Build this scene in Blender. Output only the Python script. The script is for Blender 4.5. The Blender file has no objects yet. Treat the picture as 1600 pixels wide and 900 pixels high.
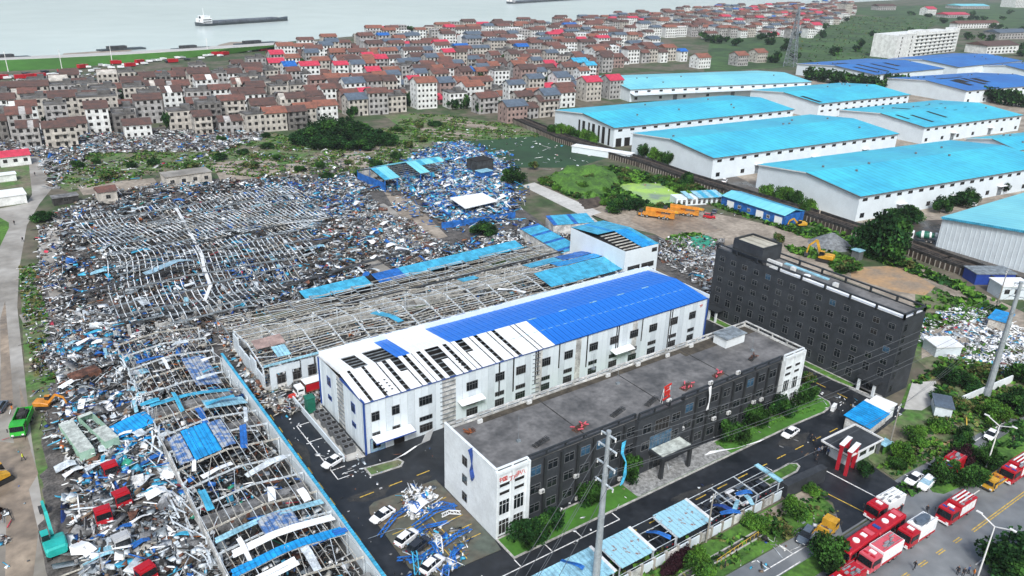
import bpy, math, random
import numpy as np
from math import radians, sin, cos, pi
from mathutils import Matrix, Vector
from mathutils.geometry import tessellate_polygon

S = bpy.context.scene
COL = S.collection
random.seed(7)
rng = np.random.default_rng(7)

# ------------------------------------------------------------ camera
CF, CH = 1210.0, 85.0
def _basis():
    d = np.array([715.4-800, 3294-450, CF]); d /= np.linalg.norm(d)
    v = np.array([2969-800-243, -133-450, CF]); X = v-d*(v@d); X /= np.linalg.norm(X)
    return np.array([X, np.cross(-d, X), -d])
CR = _basis()
def G(px, py, z=0.0):
    """world x, y on the level z that the photograph shows at px, py"""
    d = CR@np.array([px-800., py-450., CF]); t = (z-CH)/d[2]
    return (float(d[0]*t), float(d[1]*t))
cam = bpy.data.cameras.new('camera'); camo = bpy.data.objects.new('camera', cam); COL.objects.link(camo)
cam.sensor_width = 36; cam.lens = CF/1600*36; cam.clip_start = 1; cam.clip_end = 9000
r, d_, f_ = CR[:, 0], CR[:, 1], CR[:, 2]
camo.matrix_world = Matrix(((r[0], -d_[0], -f_[0], 0), (r[1], -d_[1], -f_[1], 0), (r[2], -d_[2], -f_[2], CH), (0, 0, 0, 1)))
S.camera = camo

# ------------------------------------------------------------ light: overcast daylight
SUN_EL, SUN_ROT = radians(47), radians(215)
W = bpy.data.worlds.new('World'); S.world = W; W.use_nodes = True
nt = W.node_tree; bg = nt.nodes['Background']
sky = nt.nodes.new('ShaderNodeTexSky'); sky.sky_type = 'NISHITA'; sky.sun_disc = False
sky.sun_elevation = SUN_EL; sky.sun_rotation = SUN_ROT; sky.dust_density = 4.0; sky.air_density = 1.3
hs = nt.nodes.new('ShaderNodeHueSaturation'); hs.inputs['Saturation'].default_value = 1.0
nt.links.new(sky.outputs[0], hs.inputs['Color']); nt.links.new(hs.outputs[0], bg.inputs['Color'])
bg.inputs['Strength'].default_value = 0.108
sl = bpy.data.lights.new('sun', 'SUN'); sl.energy = 2.1; sl.angle = radians(14); sl.color = (0.97, 0.99, 1.0)
so = bpy.data.objects.new('sun', sl); COL.objects.link(so)
so.rotation_euler = (pi/2-SUN_EL, 0, pi-SUN_ROT)
S.view_settings.view_transform = 'Standard'; S.view_settings.look = 'None'
S.view_settings.exposure = 0.6; S.view_settings.gamma = 1.0

# ------------------------------------------------------------ materials
MATS = {}
def mat(name, col, rough=0.75, metal=0.0, var=0.18, scale=0.6, col2=None, mix=0.5, wave=None, bump=0.0, bscale=3.0,
        spec=0.5, rough2=None, sharp=0.12, detail=4.0):
    if name in MATS: return MATS[name]
    m = bpy.data.materials.new(name); m.use_nodes = True; n = m.node_tree.nodes; l = m.node_tree.links
    b = n['Principled BSDF']; b.inputs['Roughness'].default_value = rough; b.inputs['Metallic'].default_value = metal
    b.inputs['Specular IOR Level'].default_value = spec
    tc = n.new('ShaderNodeTexCoord')
    nz = n.new('ShaderNodeTexNoise'); nz.inputs['Scale'].default_value = scale; nz.inputs['Detail'].default_value = detail
    nz.inputs['Roughness'].default_value = 0.65
    l.new(tc.outputs['Object'], nz.inputs['Vector'])
    cr = n.new('ShaderNodeValToRGB'); e = cr.color_ramp.elements
    c2 = col2 if col2 else tuple(c*(1-var*1.6) for c in col)
    c1 = col if col2 else tuple(min(1, c*(1+var*0.6)) for c in col)
    e[0].position = mix-sharp; e[0].color = (*c2, 1); e[1].position = mix+sharp; e[1].color = (*c1, 1)
    l.new(nz.outputs['Fac'], cr.inputs[0]); out = cr.outputs[0]
    if True:                                                    # finer grain and dirt over the broad patches
        n2 = n.new('ShaderNodeTexNoise'); n2.inputs['Scale'].default_value = scale*7.3; n2.inputs['Detail'].default_value = 3
        l.new(tc.outputs['Object'], n2.inputs['Vector'])
        mr = n.new('ShaderNodeMapRange'); mr.inputs[1].default_value = 0.3; mr.inputs[2].default_value = 0.7
        mr.inputs[3].default_value = 1-var; mr.inputs[4].default_value = 1+var*0.5
        l.new(n2.outputs['Fac'], mr.inputs[0])
        mx = n.new('ShaderNodeMix'); mx.data_type = 'RGBA'; mx.blend_type = 'MULTIPLY'; mx.inputs[0].default_value = 1
        l.new(out, mx.inputs[6]); l.new(mr.outputs[0], mx.inputs[7]); out = mx.outputs[2]
    hgt = None
    if wave:                                                    # seams of sheet metal or rows of a crop
        ax, sc, amt = wave
        mp = n.new('ShaderNodeMapping'); l.new(tc.outputs['Object'], mp.inputs[0])
        wv = n.new('ShaderNodeTexWave'); wv.bands_direction = ax; wv.inputs['Scale'].default_value = sc
        wv.inputs['Distortion'].default_value = 0.0; l.new(mp.outputs[0], wv.inputs[0])
        mr = n.new('ShaderNodeMapRange'); mr.inputs[1].default_value = 0.0; mr.inputs[2].default_value = 0.35
        mr.inputs[3].default_value = 1-amt; mr.inputs[4].default_value = 1.0
        l.new(wv.outputs['Fac'], mr.inputs[0])
        mx = n.new('ShaderNodeMix'); mx.data_type = 'RGBA'; mx.blend_type = 'MULTIPLY'; mx.inputs[0].default_value = 1
        l.new(out, mx.inputs[6]); l.new(mr.outputs[0], mx.inputs[7]); out = mx.outputs[2]
        hgt = mr.outputs[0]
    l.new(out, b.inputs['Base Color'])
    if rough2 is not None:
        mr = n.new('ShaderNodeMapRange'); mr.inputs[1].default_value = mix-0.1; mr.inputs[2].default_value = mix+0.1
        mr.inputs[3].default_value = rough2; mr.inputs[4].default_value = rough
        l.new(nz.outputs['Fac'], mr.inputs[0]); l.new(mr.outputs[0], b.inputs['Roughness'])
    if bump > 0:
        bp = n.new('ShaderNodeBump'); bp.inputs['Strength'].default_value = min(1, bump); bp.inputs['Distance'].default_value = bump*0.25
        n3 = n.new('ShaderNodeTexNoise'); n3.inputs['Scale'].default_value = bscale; n3.inputs['Detail'].default_value = 3
        l.new(tc.outputs['Object'], n3.inputs['Vector']); l.new(n3.outputs['Fac'], bp.inputs['Height'])
        l.new(bp.outputs[0], b.inputs['Normal'])
    MATS[name] = m; return m

mat('ground', (0.13, 0.115, 0.085), col2=(0.04, 0.075, 0.024), scale=0.035, mix=0.5, sharp=0.07, bump=0.5, bscale=0.6, rough=0.95, var=0.35)
mat('mud', (0.32, 0.26, 0.20), col2=(0.19, 0.155, 0.12), scale=0.08, rough=0.85, rough2=0.4, bump=0.3, var=0.3)
mat('sand', (0.40, 0.26, 0.14), col2=(0.25, 0.20, 0.15), scale=0.12, rough=0.9, bump=0.3)
mat('dirt', (0.36, 0.315, 0.26), col2=(0.21, 0.18, 0.145), scale=0.1, rough=0.9, bump=0.3, var=0.3)
mat('concrete', (0.38, 0.37, 0.345), col2=(0.21, 0.19, 0.16), scale=0.05, rough=0.75, rough2=0.45, var=0.16)
mat('concrete_light', (0.52, 0.52, 0.50), col2=(0.42, 0.42, 0.40), scale=0.1, rough=0.8, var=0.15)
mat('asphalt', (0.024, 0.028, 0.034), col2=(0.009, 0.011, 0.014), scale=0.11, rough=0.55, rough2=0.34, var=0.35, mix=0.47)
mat('asphalt_grey', (0.21, 0.225, 0.235), col2=(0.13, 0.143, 0.155), scale=0.05, rough=0.6, rough2=0.32, var=0.2)
mat('parking', (0.085, 0.105, 0.085), col2=(0.12, 0.095, 0.07), scale=0.12, rough=0.7, var=0.3)
mat('grass', (0.085, 0.21, 0.025), col2=(0.04, 0.105, 0.016), scale=0.16, rough=0.95, bump=0.7, bscale=1.5, var=0.4)
mat('grass_bright', (0.06, 0.20, 0.02), col2=(0.045, 0.14, 0.015), scale=0.1, rough=0.95, var=0.25)
mat('grass_levee', (0.045, 0.155, 0.018), col2=(0.035, 0.12, 0.014), scale=0.02, rough=0.95, var=0.15)
mat('scrub', (0.065, 0.165, 0.03), col2=(0.17, 0.15, 0.105), scale=0.09, rough=0.95, bump=0.8, bscale=0.8, var=0.45)
mat('crop', (0.022, 0.075, 0.03), col2=(0.016, 0.05, 0.022), scale=0.03, rough=0.95, wave=('Y', 0.35, 0.5))
mat('far_field', (0.06, 0.135, 0.035), col2=(0.022, 0.055, 0.018), scale=0.02, rough=0.95, var=0.35, wave=('Y', 0.035, 0.4))
mat('algae', (0.36, 0.58, 0.09), col2=(0.20, 0.27, 0.20), scale=0.09, mix=0.46, rough=0.35, var=0.1)
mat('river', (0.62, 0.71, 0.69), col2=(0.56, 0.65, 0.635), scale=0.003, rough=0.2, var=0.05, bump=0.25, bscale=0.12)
mat('paint_white', (0.75, 0.76, 0.75), rough=0.6, var=0.2, scale=1.5)
mat('paint_yellow', (0.62, 0.42, 0.06), rough=0.6, var=0.25, scale=1.5)
mat('kerb', (0.42, 0.42, 0.40), rough=0.8, var=0.25, scale=0.9)
mat('paver', (0.30, 0.31, 0.31), rough=0.8, var=0.3, scale=1.5)
mat('wall_white', (0.68, 0.735, 0.765), rough=0.7, var=0.07, scale=0.35)
mat('clad_white', (0.68, 0.765, 0.82), rough=0.5, var=0.035, scale=0.2)
mat('clad_white2', (0.60, 0.68, 0.735), rough=0.5, var=0.06, scale=0.3)
mat('wall_dirty', (0.55, 0.56, 0.55), rough=0.85, var=0.3, scale=0.4)
mat('dark_clad', (0.040, 0.046, 0.054), rough=0.65, var=0.16, scale=0.4, spec=0.3)
mat('dark_frame', (0.026, 0.03, 0.034), rough=0.5, var=0.1)
mat('roof_slab', (0.17, 0.17, 0.172), col2=(0.075, 0.074, 0.073), scale=0.17, rough=0.85, rough2=0.5, var=0.25)
mat('roof_slab_brown', (0.07, 0.06, 0.045), rough=0.9, var=0.3)
mat('screed', (0.48, 0.47, 0.40), col2=(0.33, 0.31, 0.25), scale=0.2, rough=0.9, wave=('X', 0.12, 0.3))
mat('glass', (0.012, 0.016, 0.02), rough=0.12, var=0.2, scale=0.8)
mat('glass_blue', (0.05, 0.12, 0.20), rough=0.15, var=0.3, scale=0.5)
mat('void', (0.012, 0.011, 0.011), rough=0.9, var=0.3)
mat('frame_white', (0.68, 0.70, 0.71), rough=0.5, var=0.08)
mat('frame_grey', (0.13, 0.14, 0.15), rough=0.5, var=0.1)
mat('trim_blue', (0.02, 0.07, 0.30), rough=0.5, var=0.15)
mat('sheet_royal', (0.012, 0.165, 0.66), rough=0.4, var=0.08, scale=0.15, wave=('X', 0.42, 0.18))
mat('sheet_white', (0.80, 0.83, 0.85), rough=0.4, var=0.05, scale=0.3)
mat('roof_cyan', (0.050, 0.52, 0.68), col2=(0.035, 0.41, 0.61), scale=0.035, rough=0.42, var=0.12, wave=('X', 0.10, 0.17))
mat('roof_cyan_pale', (0.20, 0.62, 0.70), col2=(0.15, 0.53, 0.65), scale=0.04, rough=0.42, var=0.06, wave=('X', 0.10, 0.10))
mat('roof_blue', (0.020, 0.17, 0.52), col2=(0.018, 0.13, 0.44), scale=0.03, rough=0.45, var=0.1, wave=('X', 0.08, 0.22))
mat('roof_bright', (0.012, 0.33, 0.78), rough=0.45, var=0.2, scale=0.5, wave=('X', 0.42, 0.35))
mat('sheet_cyan', (0.06, 0.42, 0.66), rough=0.45, var=0.2, scale=0.5, wave=('Y', 0.5, 0.3))
mat('sheet_pale', (0.30, 0.58, 0.72), rough=0.5, var=0.22, scale=0.6, wave=('X', 0.42, 0.22))
mat('sheet_blue', (0.02, 0.15, 0.52), rough=0.5, var=0.25, scale=0.6, wave=('Y', 0.5, 0.3))
mat('sheet_navy', (0.012, 0.05, 0.24), rough=0.5, var=0.25)
mat('rust_sheet', (0.30, 0.56, 0.68), col2=(0.25, 0.14, 0.11), scale=1.4, mix=0.39, sharp=0.04, rough=0.6, var=0.1, wave=('X', 0.35, 0.2))
mat('peeled_sheet', (0.40, 0.44, 0.48), col2=(0.06, 0.16, 0.40), scale=0.9, mix=0.5, sharp=0.06, rough=0.7, var=0.3, wave=('X', 0.42, 0.45))
mat('steel_white', (0.60, 0.67, 0.72), rough=0.55, var=0.25, scale=0.8)
mat('steel_cream', (0.50, 0.49, 0.44), rough=0.6, var=0.3, scale=0.8)
mat('steel_grey', (0.22, 0.26, 0.29), rough=0.6, var=0.3, scale=0.8)
mat('steel_dark', (0.05, 0.055, 0.06), rough=0.7, var=0.4)
mat('rust', (0.16, 0.07, 0.045), rough=0.85, var=0.4)
mat('orange_rust', (0.42, 0.13, 0.04), rough=0.85, var=0.4)
mat('wood', (0.20, 0.15, 0.11), rough=0.9, var=0.4)
mat('rubble_white', (0.54, 0.56, 0.57), rough=0.9, var=0.35)
mat('rubble_grey', (0.205, 0.21, 0.215), rough=0.9, var=0.35)
mat('rubble_dark', (0.04, 0.04, 0.04), rough=0.9, var=0.5)
mat('rubble_ground', (0.13, 0.122, 0.115), col2=(0.05, 0.049, 0.048), scale=0.35, rough=0.95, bump=1.0, bscale=1.2, var=0.5)
mat('floor_wreck', (0.075, 0.076, 0.074), col2=(0.028, 0.032, 0.032), scale=0.25, rough=0.8, var=0.5)
mat('asphalt_worn', (0.045, 0.045, 0.043), col2=(0.02, 0.022, 0.024), scale=0.8, rough=0.7, var=0.4)
mat('mud_wet', (0.10, 0.085, 0.07), col2=(0.055, 0.048, 0.042), scale=0.07, rough=0.6, rough2=0.25, var=0.3)
mat('net_green', (0.03, 0.30, 0.20), rough=0.8, var=0.3)
mat('tile_red', (0.175, 0.075, 0.06), col2=(0.10, 0.058, 0.05), scale=0.35, rough=0.85, var=0.35)
mat('tile_brown', (0.115, 0.062, 0.052), col2=(0.07, 0.048, 0.045), scale=0.4, rough=0.85, var=0.35)
mat('tile_orange', (0.27, 0.105, 0.07), col2=(0.17, 0.075, 0.055), scale=0.4, rough=0.85, var=0.3)
mat('slate', (0.10, 0.14, 0.19), col2=(0.07, 0.095, 0.13), scale=0.3, rough=0.7, var=0.25)
mat('sheet_pink', (0.52, 0.045, 0.085), rough=0.5, var=0.15)
mat('house_white', (0.70, 0.73, 0.73), rough=0.85, var=0.14, scale=0.3)
mat('house_beige', (0.50, 0.48, 0.44), rough=0.9, var=0.22, scale=0.3)
mat('house_grey', (0.40, 0.40, 0.40), rough=0.9, var=0.25, scale=0.3)
mat('house_dark', (0.19, 0.185, 0.18), rough=0.9, var=0.3, scale=0.3)
mat('house_pink', (0.34, 0.25, 0.23), rough=0.9, var=0.2, scale=0.3)
mat('leaf', (0.05, 0.145, 0.025), rough=0.8, var=0.5, scale=0.7, spec=0.15)
mat('leaf_dark', (0.02, 0.07, 0.02), rough=0.85, var=0.5, scale=0.7, spec=0.1)
mat('leaf_bright', (0.10, 0.24, 0.03), rough=0.8, var=0.4, scale=0.7, spec=0.15)
mat('leaf_purple', (0.035, 0.012, 0.018), rough=0.8, var=0.4, scale=0.7, spec=0.15)
mat('leaf_scrub', (0.16, 0.17, 0.06), rough=0.9, var=0.5, scale=0.7, spec=0.1)
mat('bark', (0.09, 0.065, 0.045), rough=0.95, var=0.3, scale=2)
mat('fire_red', (0.42, 0.010, 0.020), rough=0.3, var=0.08)
mat('fire_pink', (0.60, 0.10, 0.13), rough=0.4, var=0.1)
mat('car_white', (0.78, 0.80, 0.82), rough=0.25, var=0.04)
mat('car_dark', (0.03, 0.035, 0.045), rough=0.22, var=0.1)
mat('car_grey', (0.10, 0.13, 0.17), rough=0.25, var=0.1)
mat('car_silver', (0.45, 0.47, 0.49), rough=0.3, var=0.1)
mat('machine_yellow', (0.62, 0.34, 0.03), rough=0.45, var=0.15)
mat('crane_orange', (0.62, 0.25, 0.03), rough=0.45, var=0.15)
mat('teal', (0.02, 0.42, 0.38), rough=0.4, var=0.1)
mat('truck_green', (0.03, 0.40, 0.04), rough=0.4, var=0.12)
mat('mint', (0.33, 0.52, 0.42), rough=0.6, var=0.12)
mat('container_top', (0.48, 0.53, 0.50), rough=0.7, var=0.25, scale=0.8)
mat('rubber', (0.018, 0.018, 0.018), rough=0.8, var=0.2)
mat('chrome', (0.5, 0.5, 0.5), rough=0.3, metal=0.6, var=0.05)
mat('lamp_white', (0.75, 0.76, 0.76), rough=0.4, var=0.05)
mat('green_box', (0.01, 0.14, 0.09), rough=0.5, var=0.15)
mat('ac_white', (0.62, 0.64, 0.64), rough=0.5, var=0.1)
mat('sign_red', (0.55, 0.03, 0.02), rough=0.5, var=0.1)
mat('gate_red', (0.42, 0.015, 0.03), rough=0.4, var=0.1)
mat('pole_steel', (0.30, 0.34, 0.37), rough=0.45, var=0.12, scale=1)
mat('cable', (0.10, 0.11, 0.12), rough=0.6, var=0.05)
mat('skin', (0.38, 0.22, 0.15), rough=0.6, var=0.05)
mat('cloth_dark', (0.02, 0.022, 0.03), rough=0.9, var=0.2)
mat('cloth_orange', (0.65, 0.20, 0.03), rough=0.85, var=0.1)
mat('cloth_yellow', (0.55, 0.62, 0.05), rough=0.85, var=0.1)
mat('cloth_blue', (0.05, 0.09, 0.2), rough=0.9, var=0.1)
mat('cloth_white', (0.6, 0.6, 0.6), rough=0.9, var=0.1)
mat('hair', (0.015, 0.012, 0.01), rough=0.8, var=0.1)
mat('deck_grey', (0.13, 0.15, 0.18), rough=0.6, var=0.2, scale=0.1)
mat('hull_dark', (0.04, 0.055, 0.065), rough=0.6, var=0.2, scale=0.1)
mat('gravel_grey', (0.20, 0.22, 0.235), rough=0.95, var=0.25, scale=1, bump=0.4)
mat('rail_brown', (0.075, 0.058, 0.046), rough=0.85, var=0.35, scale=0.6)
mat('window_pale', (0.28, 0.44, 0.55), rough=0.2, var=0.2)
mat('sign_blue', (0.02, 0.06, 0.32), rough=0.5, var=0.1)
M = MATS

# ------------------------------------------------------------ mesh helpers
class MB:
    """collects boxes, tubes, prisms; build() links them as one mesh object"""
    def __init__(s): s.v = []; s.f = []; s.m = []
    def add(s, vs, fs, m=0):
        o = len(s.v); s.v.extend(vs)
        for f in fs: s.f.append(tuple(i+o for i in f)); s.m.append(m)
        return s
    def box(s, x0, y0, z0, x1, y1, z1, m=0):
        return s.add([(x0,y0,z0),(x1,y0,z0),(x1,y1,z0),(x0,y1,z0),(x0,y0,z1),(x1,y0,z1),(x1,y1,z1),(x0,y1,z1)],
              [(0,3,2,1),(4,5,6,7),(0,1,5,4),(1,2,6,5),(2,3,7,6),(3,0,4,7)], m)
    def hexa(s, p, m=0):
        return s.add(p, [(0,3,2,1),(4,5,6,7),(0,1,5,4),(1,2,6,5),(2,3,7,6),(3,0,4,7)], m)
    def beam(s, a, b, w, h=None, m=0, up=(0,0,1)):
        a = Vector(a); b = Vector(b); h = h or w; d = (b-a)
        if d.length < 1e-6: return s
        d.normalize(); u = Vector(up)
        sd = d.cross(u)
        if sd.length < 1e-3: sd = d.cross(Vector((1,0,0)))
        sd.normalize(); u = sd.cross(d)
        sd *= w/2; u = u*h/2
        p = [a-sd-u, a+sd-u, b+sd-u, b-sd-u, a-sd+u, a+sd+u, b+sd+u, b-sd+u]
        return s.hexa([tuple(q) for q in p], m)
    def tube(s, a, b, r0, r1=None, n=8, m=0, caps=True):
        a = Vector(a); b = Vector(b); r1 = r0 if r1 is None else r1; d = (b-a).normalized()
        x = d.cross(Vector((0,0,1)))
        if x.length < 1e-3: x = Vector((1,0,0))
        x.normalize(); y = d.cross(x)
        vs = []
        for c, rr in ((a, r0), (b, r1)):
            for i in range(n):
                t = 2*pi*i/n; vs.append(tuple(c+x*(cos(t)*rr)+y*(sin(t)*rr)))
        fs = [(i, (i+1) % n, n+(i+1) % n, n+i) for i in range(n)]
        if caps: fs += [tuple(range(n-1, -1, -1)), tuple(range(n, 2*n))]
        return s.add(vs, fs, m)
    def prism(s, pts, z0, z1, m=0, mtop=None):
        n = len(pts)
        if sum(pts[i][0]*pts[(i+1)%n][1]-pts[(i+1)%n][0]*pts[i][1] for i in range(n)) < 0: pts = pts[::-1]
        vs = [(p[0], p[1], z0) for p in pts]+[(p[0], p[1], z1) for p in pts]
        s.add(vs, [(i, (i+1) % n, n+(i+1) % n, n+i) for i in range(n)], m)
        tr = tessellate_polygon([[Vector((p[0], p[1], 0)) for p in pts]])
        s.add(vs[n:], [t if _ccw(pts, t) else t[::-1] for t in tr], m if mtop is None else mtop); return s
    def sheet(s, pts, z, m=0):
        tr = tessellate_polygon([[Vector((p[0], p[1], 0)) for p in pts]])
        return s.add([(p[0], p[1], z) for p in pts], [t if _ccw(pts, t) else t[::-1] for t in tr], m)
    def mesh(s, name, mats):
        me = bpy.data.meshes.new(name); me.from_pydata(s.v, [], s.f)
        for q in mats: me.materials.append(M[q])
        if len(mats) > 1: me.polygons.foreach_set('material_index', s.m)
        me.update(); return me
    def build(s, name, mats, parent=None, loc=None, rz=0.0, **tags):
        if isinstance(mats, str): mats = [mats]
        return link(name, s.mesh(name, mats), parent, loc, rz, **tags)
def _ccw(p, t):
    a, b, c = p[t[0]], p[t[1]], p[t[2]]
    return (b[0]-a[0])*(c[1]-a[1])-(b[1]-a[1])*(c[0]-a[0]) > 0
def tag(o, label=None, cat=None, group=None, kind=None):
    if label: o['label'] = label
    if cat: o['category'] = cat
    if group: o['group'] = group
    if kind: o['kind'] = kind
    return o
def link(name, me, parent=None, loc=None, rz=0.0, rot=None, scale=None, **tags):
    o = bpy.data.objects.new(name, me); COL.objects.link(o)
    if loc is not None: o.location = loc if len(loc) == 3 else (loc[0], loc[1], 0)
    if rot is not None: o.rotation_euler = rot
    elif rz: o.rotation_euler = (0, 0, rz)
    if scale is not None: o.scale = scale
    if parent is not None: o.parent = parent
    return tag(o, **tags)
def thing(name, label, cat, loc=(0,0,0), rz=0.0, group=None):
    return link(name, None, None, loc, rz, label=label, cat=cat, group=group)
KIDS = {}
def dup(root, loc, rz=0.0, label=None, group=None, scale=None):
    r_ = root.copy(); COL.objects.link(r_); r_.location = loc if len(loc) == 3 else (loc[0], loc[1], 0); r_.rotation_euler = (0, 0, rz)
    if scale: r_.scale = scale
    if label: r_['label'] = label
    if group: r_['group'] = group
    if root.name not in KIDS:
        KIDS[root.name] = [(c, [g for g in c.children]) for c in root.children]
    for c, gs in KIDS[root.name]:
        k = c.copy(); COL.objects.link(k); k.parent = r_
        for g in gs:
            q = g.copy(); COL.objects.link(q); q.parent = k
    return r_
def np_mesh(name, V, F, mi, mats, tri=False):
    me = bpy.data.meshes.new(name); k = F.shape[1]
    me.vertices.add(len(V)); me.vertices.foreach_set('co', np.asarray(V, dtype=np.float32).ravel())
    me.loops.add(F.size); me.loops.foreach_set('vertex_index', F.astype(np.int32).ravel())
    me.polygons.add(len(F)); me.polygons.foreach_set('loop_start', np.arange(0, F.size, k, dtype=np.int32))
    me.polygons.foreach_set('loop_total', np.full(len(F), k, dtype=np.int32))
    for q in mats: me.materials.append(M[q])
    if mi is not None: me.polygons.foreach_set('material_index', np.asarray(mi, dtype=np.int32))
    me.update(calc_edges=True); me.validate(); return me
def inpoly(P, poly):
    x, y = P[:, 0], P[:, 1]; c = np.zeros(len(P), bool); n = len(poly)
    for i in range(n):
        x1, y1 = poly[i]; x2, y2 = poly[(i+1) % n]
        t = ((y1 > y) != (y2 > y))
        with np.errstate(divide='ignore', invalid='ignore'): c ^= t & (x < (x2-x1)*(y-y1)/(y2-y1+1e-12)+x1)
    return c
def scatter(poly, n, avoid=()):
    poly = np.array(poly); lo, hi = poly.min(0), poly.max(0); out = []
    area = abs(sum(poly[i][0]*poly[(i+1)%len(poly)][1]-poly[(i+1)%len(poly)][0]*poly[i][1] for i in range(len(poly))))/2
    k = int(n*np.prod(hi-lo)/max(area, 1))+8
    P = lo+rng.random((k, 2))*(hi-lo); ok = inpoly(P, poly)
    for a in avoid: ok &= ~inpoly(P, np.array(a))
    return P[ok], area
def euler_mats(a, b, c):
    ca, sa, cb, sb, cc, sc = np.cos(a), np.sin(a), np.cos(b), np.sin(b), np.cos(c), np.sin(c)
    R = np.empty((len(a), 3, 3))
    R[:,0,0]=ca*cb; R[:,0,1]=ca*sb*sc-sa*cc; R[:,0,2]=ca*sb*cc+sa*sc
    R[:,1,0]=sa*cb; R[:,1,1]=sa*sb*sc+ca*cc; R[:,1,2]=sa*sb*cc-ca*sc
    R[:,2,0]=-sb;   R[:,2,1]=cb*sc;          R[:,2,2]=cb*cc
    return R
BOXF = np.array([(0,3,2,1),(4,5,6,7),(0,1,5,4),(1,2,6,5),(2,3,7,6),(3,0,4,7)])
BOXV = np.array([(-1,-1,-1),(1,-1,-1),(1,1,-1),(-1,1,-1),(-1,-1,1),(1,-1,1),(1,1,1),(-1,1,1)], float)
def boxes(C, Hs, R, mi, jitter=0.0):
    n = len(C); B = np.repeat(BOXV[None], n, 0)*Hs[:, None, :]
    if jitter: B += rng.normal(0, 1, B.shape)*Hs[:, None, :]*jitter
    V = np.einsum('nij,nkj->nki', R, B)+C[:, None, :]
    F = (np.arange(n)*8)[:, None, None]+BOXF[None]
    return V.reshape(-1, 3), F.reshape(-1, 4), np.repeat(mi, 6)
def hnoise(x, y, s=0.09):
    return 0.5+0.25*(np.sin(x*s*1.7+np.sin(y*s*1.1)*2)+np.sin(y*s*1.9+np.sin(x*s*1.3+1)*2.3))*0.9+0.1*np.sin(x*s*6+y*s*5)
def leaves(C, size, mi, flat=0.0):
    n = len(C); R = euler_mats(rng.random(n)*6.28, rng.normal(0, 0.8*(1-flat), n), rng.normal(0, 0.8*(1-flat), n))
    q = np.array([(-1,-0.6,0),(0.9,-0.75,0.1),(1.05,0.7,0),(-0.8,0.8,0.15)])
    V = np.einsum('nij,kj->nki', R, q)*size[:, None, None]+C[:, None, :]
    return V.reshape(-1, 3), np.arange(n*4).reshape(-1, 4), mi
# ------------------------------------------------------------ ground, roads, water
def struct(name, pts, z, m, px=True):
    pts = [G(*p) for p in pts] if px else pts
    b = MB(); b.sheet(pts, z); return b.build(name, m, kind='structure')
b = MB(); b.sheet([(-1800,-400),(5200,-400),(5200,4200),(-1800,4200)], 0); b.build('ground', 'ground', kind='structure')
# the river beyond the levee
bank = [(-260,128),(-100,108),(0,97),(180,88),(300,80),(440,66),(560,56),(600,51),(760,42),(850,36),(1000,23),(1100,14),(1200,9)]
bw = [G(*p) for p in bank]
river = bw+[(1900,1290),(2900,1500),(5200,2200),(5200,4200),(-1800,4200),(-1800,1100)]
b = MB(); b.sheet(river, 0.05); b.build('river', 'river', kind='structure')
# levee: a grassed bank with a stone foot
lv = [(-260,140,20),(-100,122,20),(0,112,18),(100,107,17),(200,98,13),(300,90,11),(360,84,9),(450,75,6)]
b = MB()
for (x0,y0,h0),(x1,y1,h1) in zip(lv, lv[1:]):
    p0, p1 = G(x0,y0), G(x1,y1); q0, q1 = G(x0,y0-h0,5), G(x1,y1-h1,5); e0, e1 = G(x0,y0-h0-1.5,5), G(x1,y1-h1-1.5,5)
    w0, w1 = G(x0,y0-h0-4.5), G(x1,y1-h1-4.5)
    b.add([(*p0,0.03),(*p1,0.03),(*q1,5),(*q0,5),(*e1,5),(*e0,5),(*w1,.1),(*w0,.1)], [(0,1,2,3)], 0)
    k = len(b.v)-8; b.f += [(k+3,k+2,k+4,k+5),(k+5,k+4,k+6,k+7)]; b.m += [1,1]
b.build('levee_bank', ['grass_levee','concrete_light'], kind='structure')
# landing shore with dark mud spits
for pts in ([(0,96),(48,95),(50,90),(20,89),(0,91)], [(90,92),(130,88),(205,80),(208,76),(185,75),(160,80),(100,84)], [(265,78),(320,75),(318,73),(290,73)],
            [(340,71),(360,66),(440,65),(450,70),(350,74)]):
    struct('shore_spit', pts, 0.30, 'dirt')
# fields and vegetation patches
struct('field', [(80,255),(150,236),(330,232),(430,208),(500,225),(600,200),(690,195),(730,215),(690,240),(600,262),(470,285),(330,270),(250,268),(110,300),(75,290)], 0.004, 'scrub')
struct('field', [(600,180),(640,178),(700,180),(800,195),(875,200),(840,215),(700,222),(640,210)], 0.008, 'scrub')
struct('crop_field', [(710,222),(850,212),(880,222),(960,243),(900,262),(800,262),(760,240)], 0.012, 'crop')
struct('field', [(845,285),(880,270),(960,262),(1080,285),(1110,300),(1060,325),(1000,330),(960,320),(900,312)], 0.006, 'grass')
struct('pond', [(958,290),(985,286),(1030,287),(1065,305),(1075,312),(1045,322),(1018,322),(1005,312),(975,300)], 0.012, 'algae')
struct('dirt_yard', [(820,290),(905,330),(985,310),(1040,345),(1100,330),(1220,355),(1280,372),(1330,420),(1430,440),(1560,500),(1600,520),(1600,560),(1480,500),(1300,430),(1120,400),(1040,370),(960,350),(840,300)], 0.008, 'dirt')
struct('dirt_yard', [(985,345),(1010,320),(1050,330),(1100,345),(1130,360),(1040,375)], 0.012, 'mud')
struct('track', [(815,290),(835,285),(940,332),(915,340)], 0.016, 'concrete_light')
struct('sand_yard', [(1330,418),(1400,415),(1470,440),(1445,462),(1400,455),(1330,435)], 0.016, 'sand')
struct('track', [(1395,408),(1420,405),(1600,488),(1600,522),(1500,470)], 0.020, 'dirt')
struct('grass_patch', [(1040,372),(1085,362),(1120,378),(1075,395),(1040,385)], 0.016, 'grass')
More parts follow.
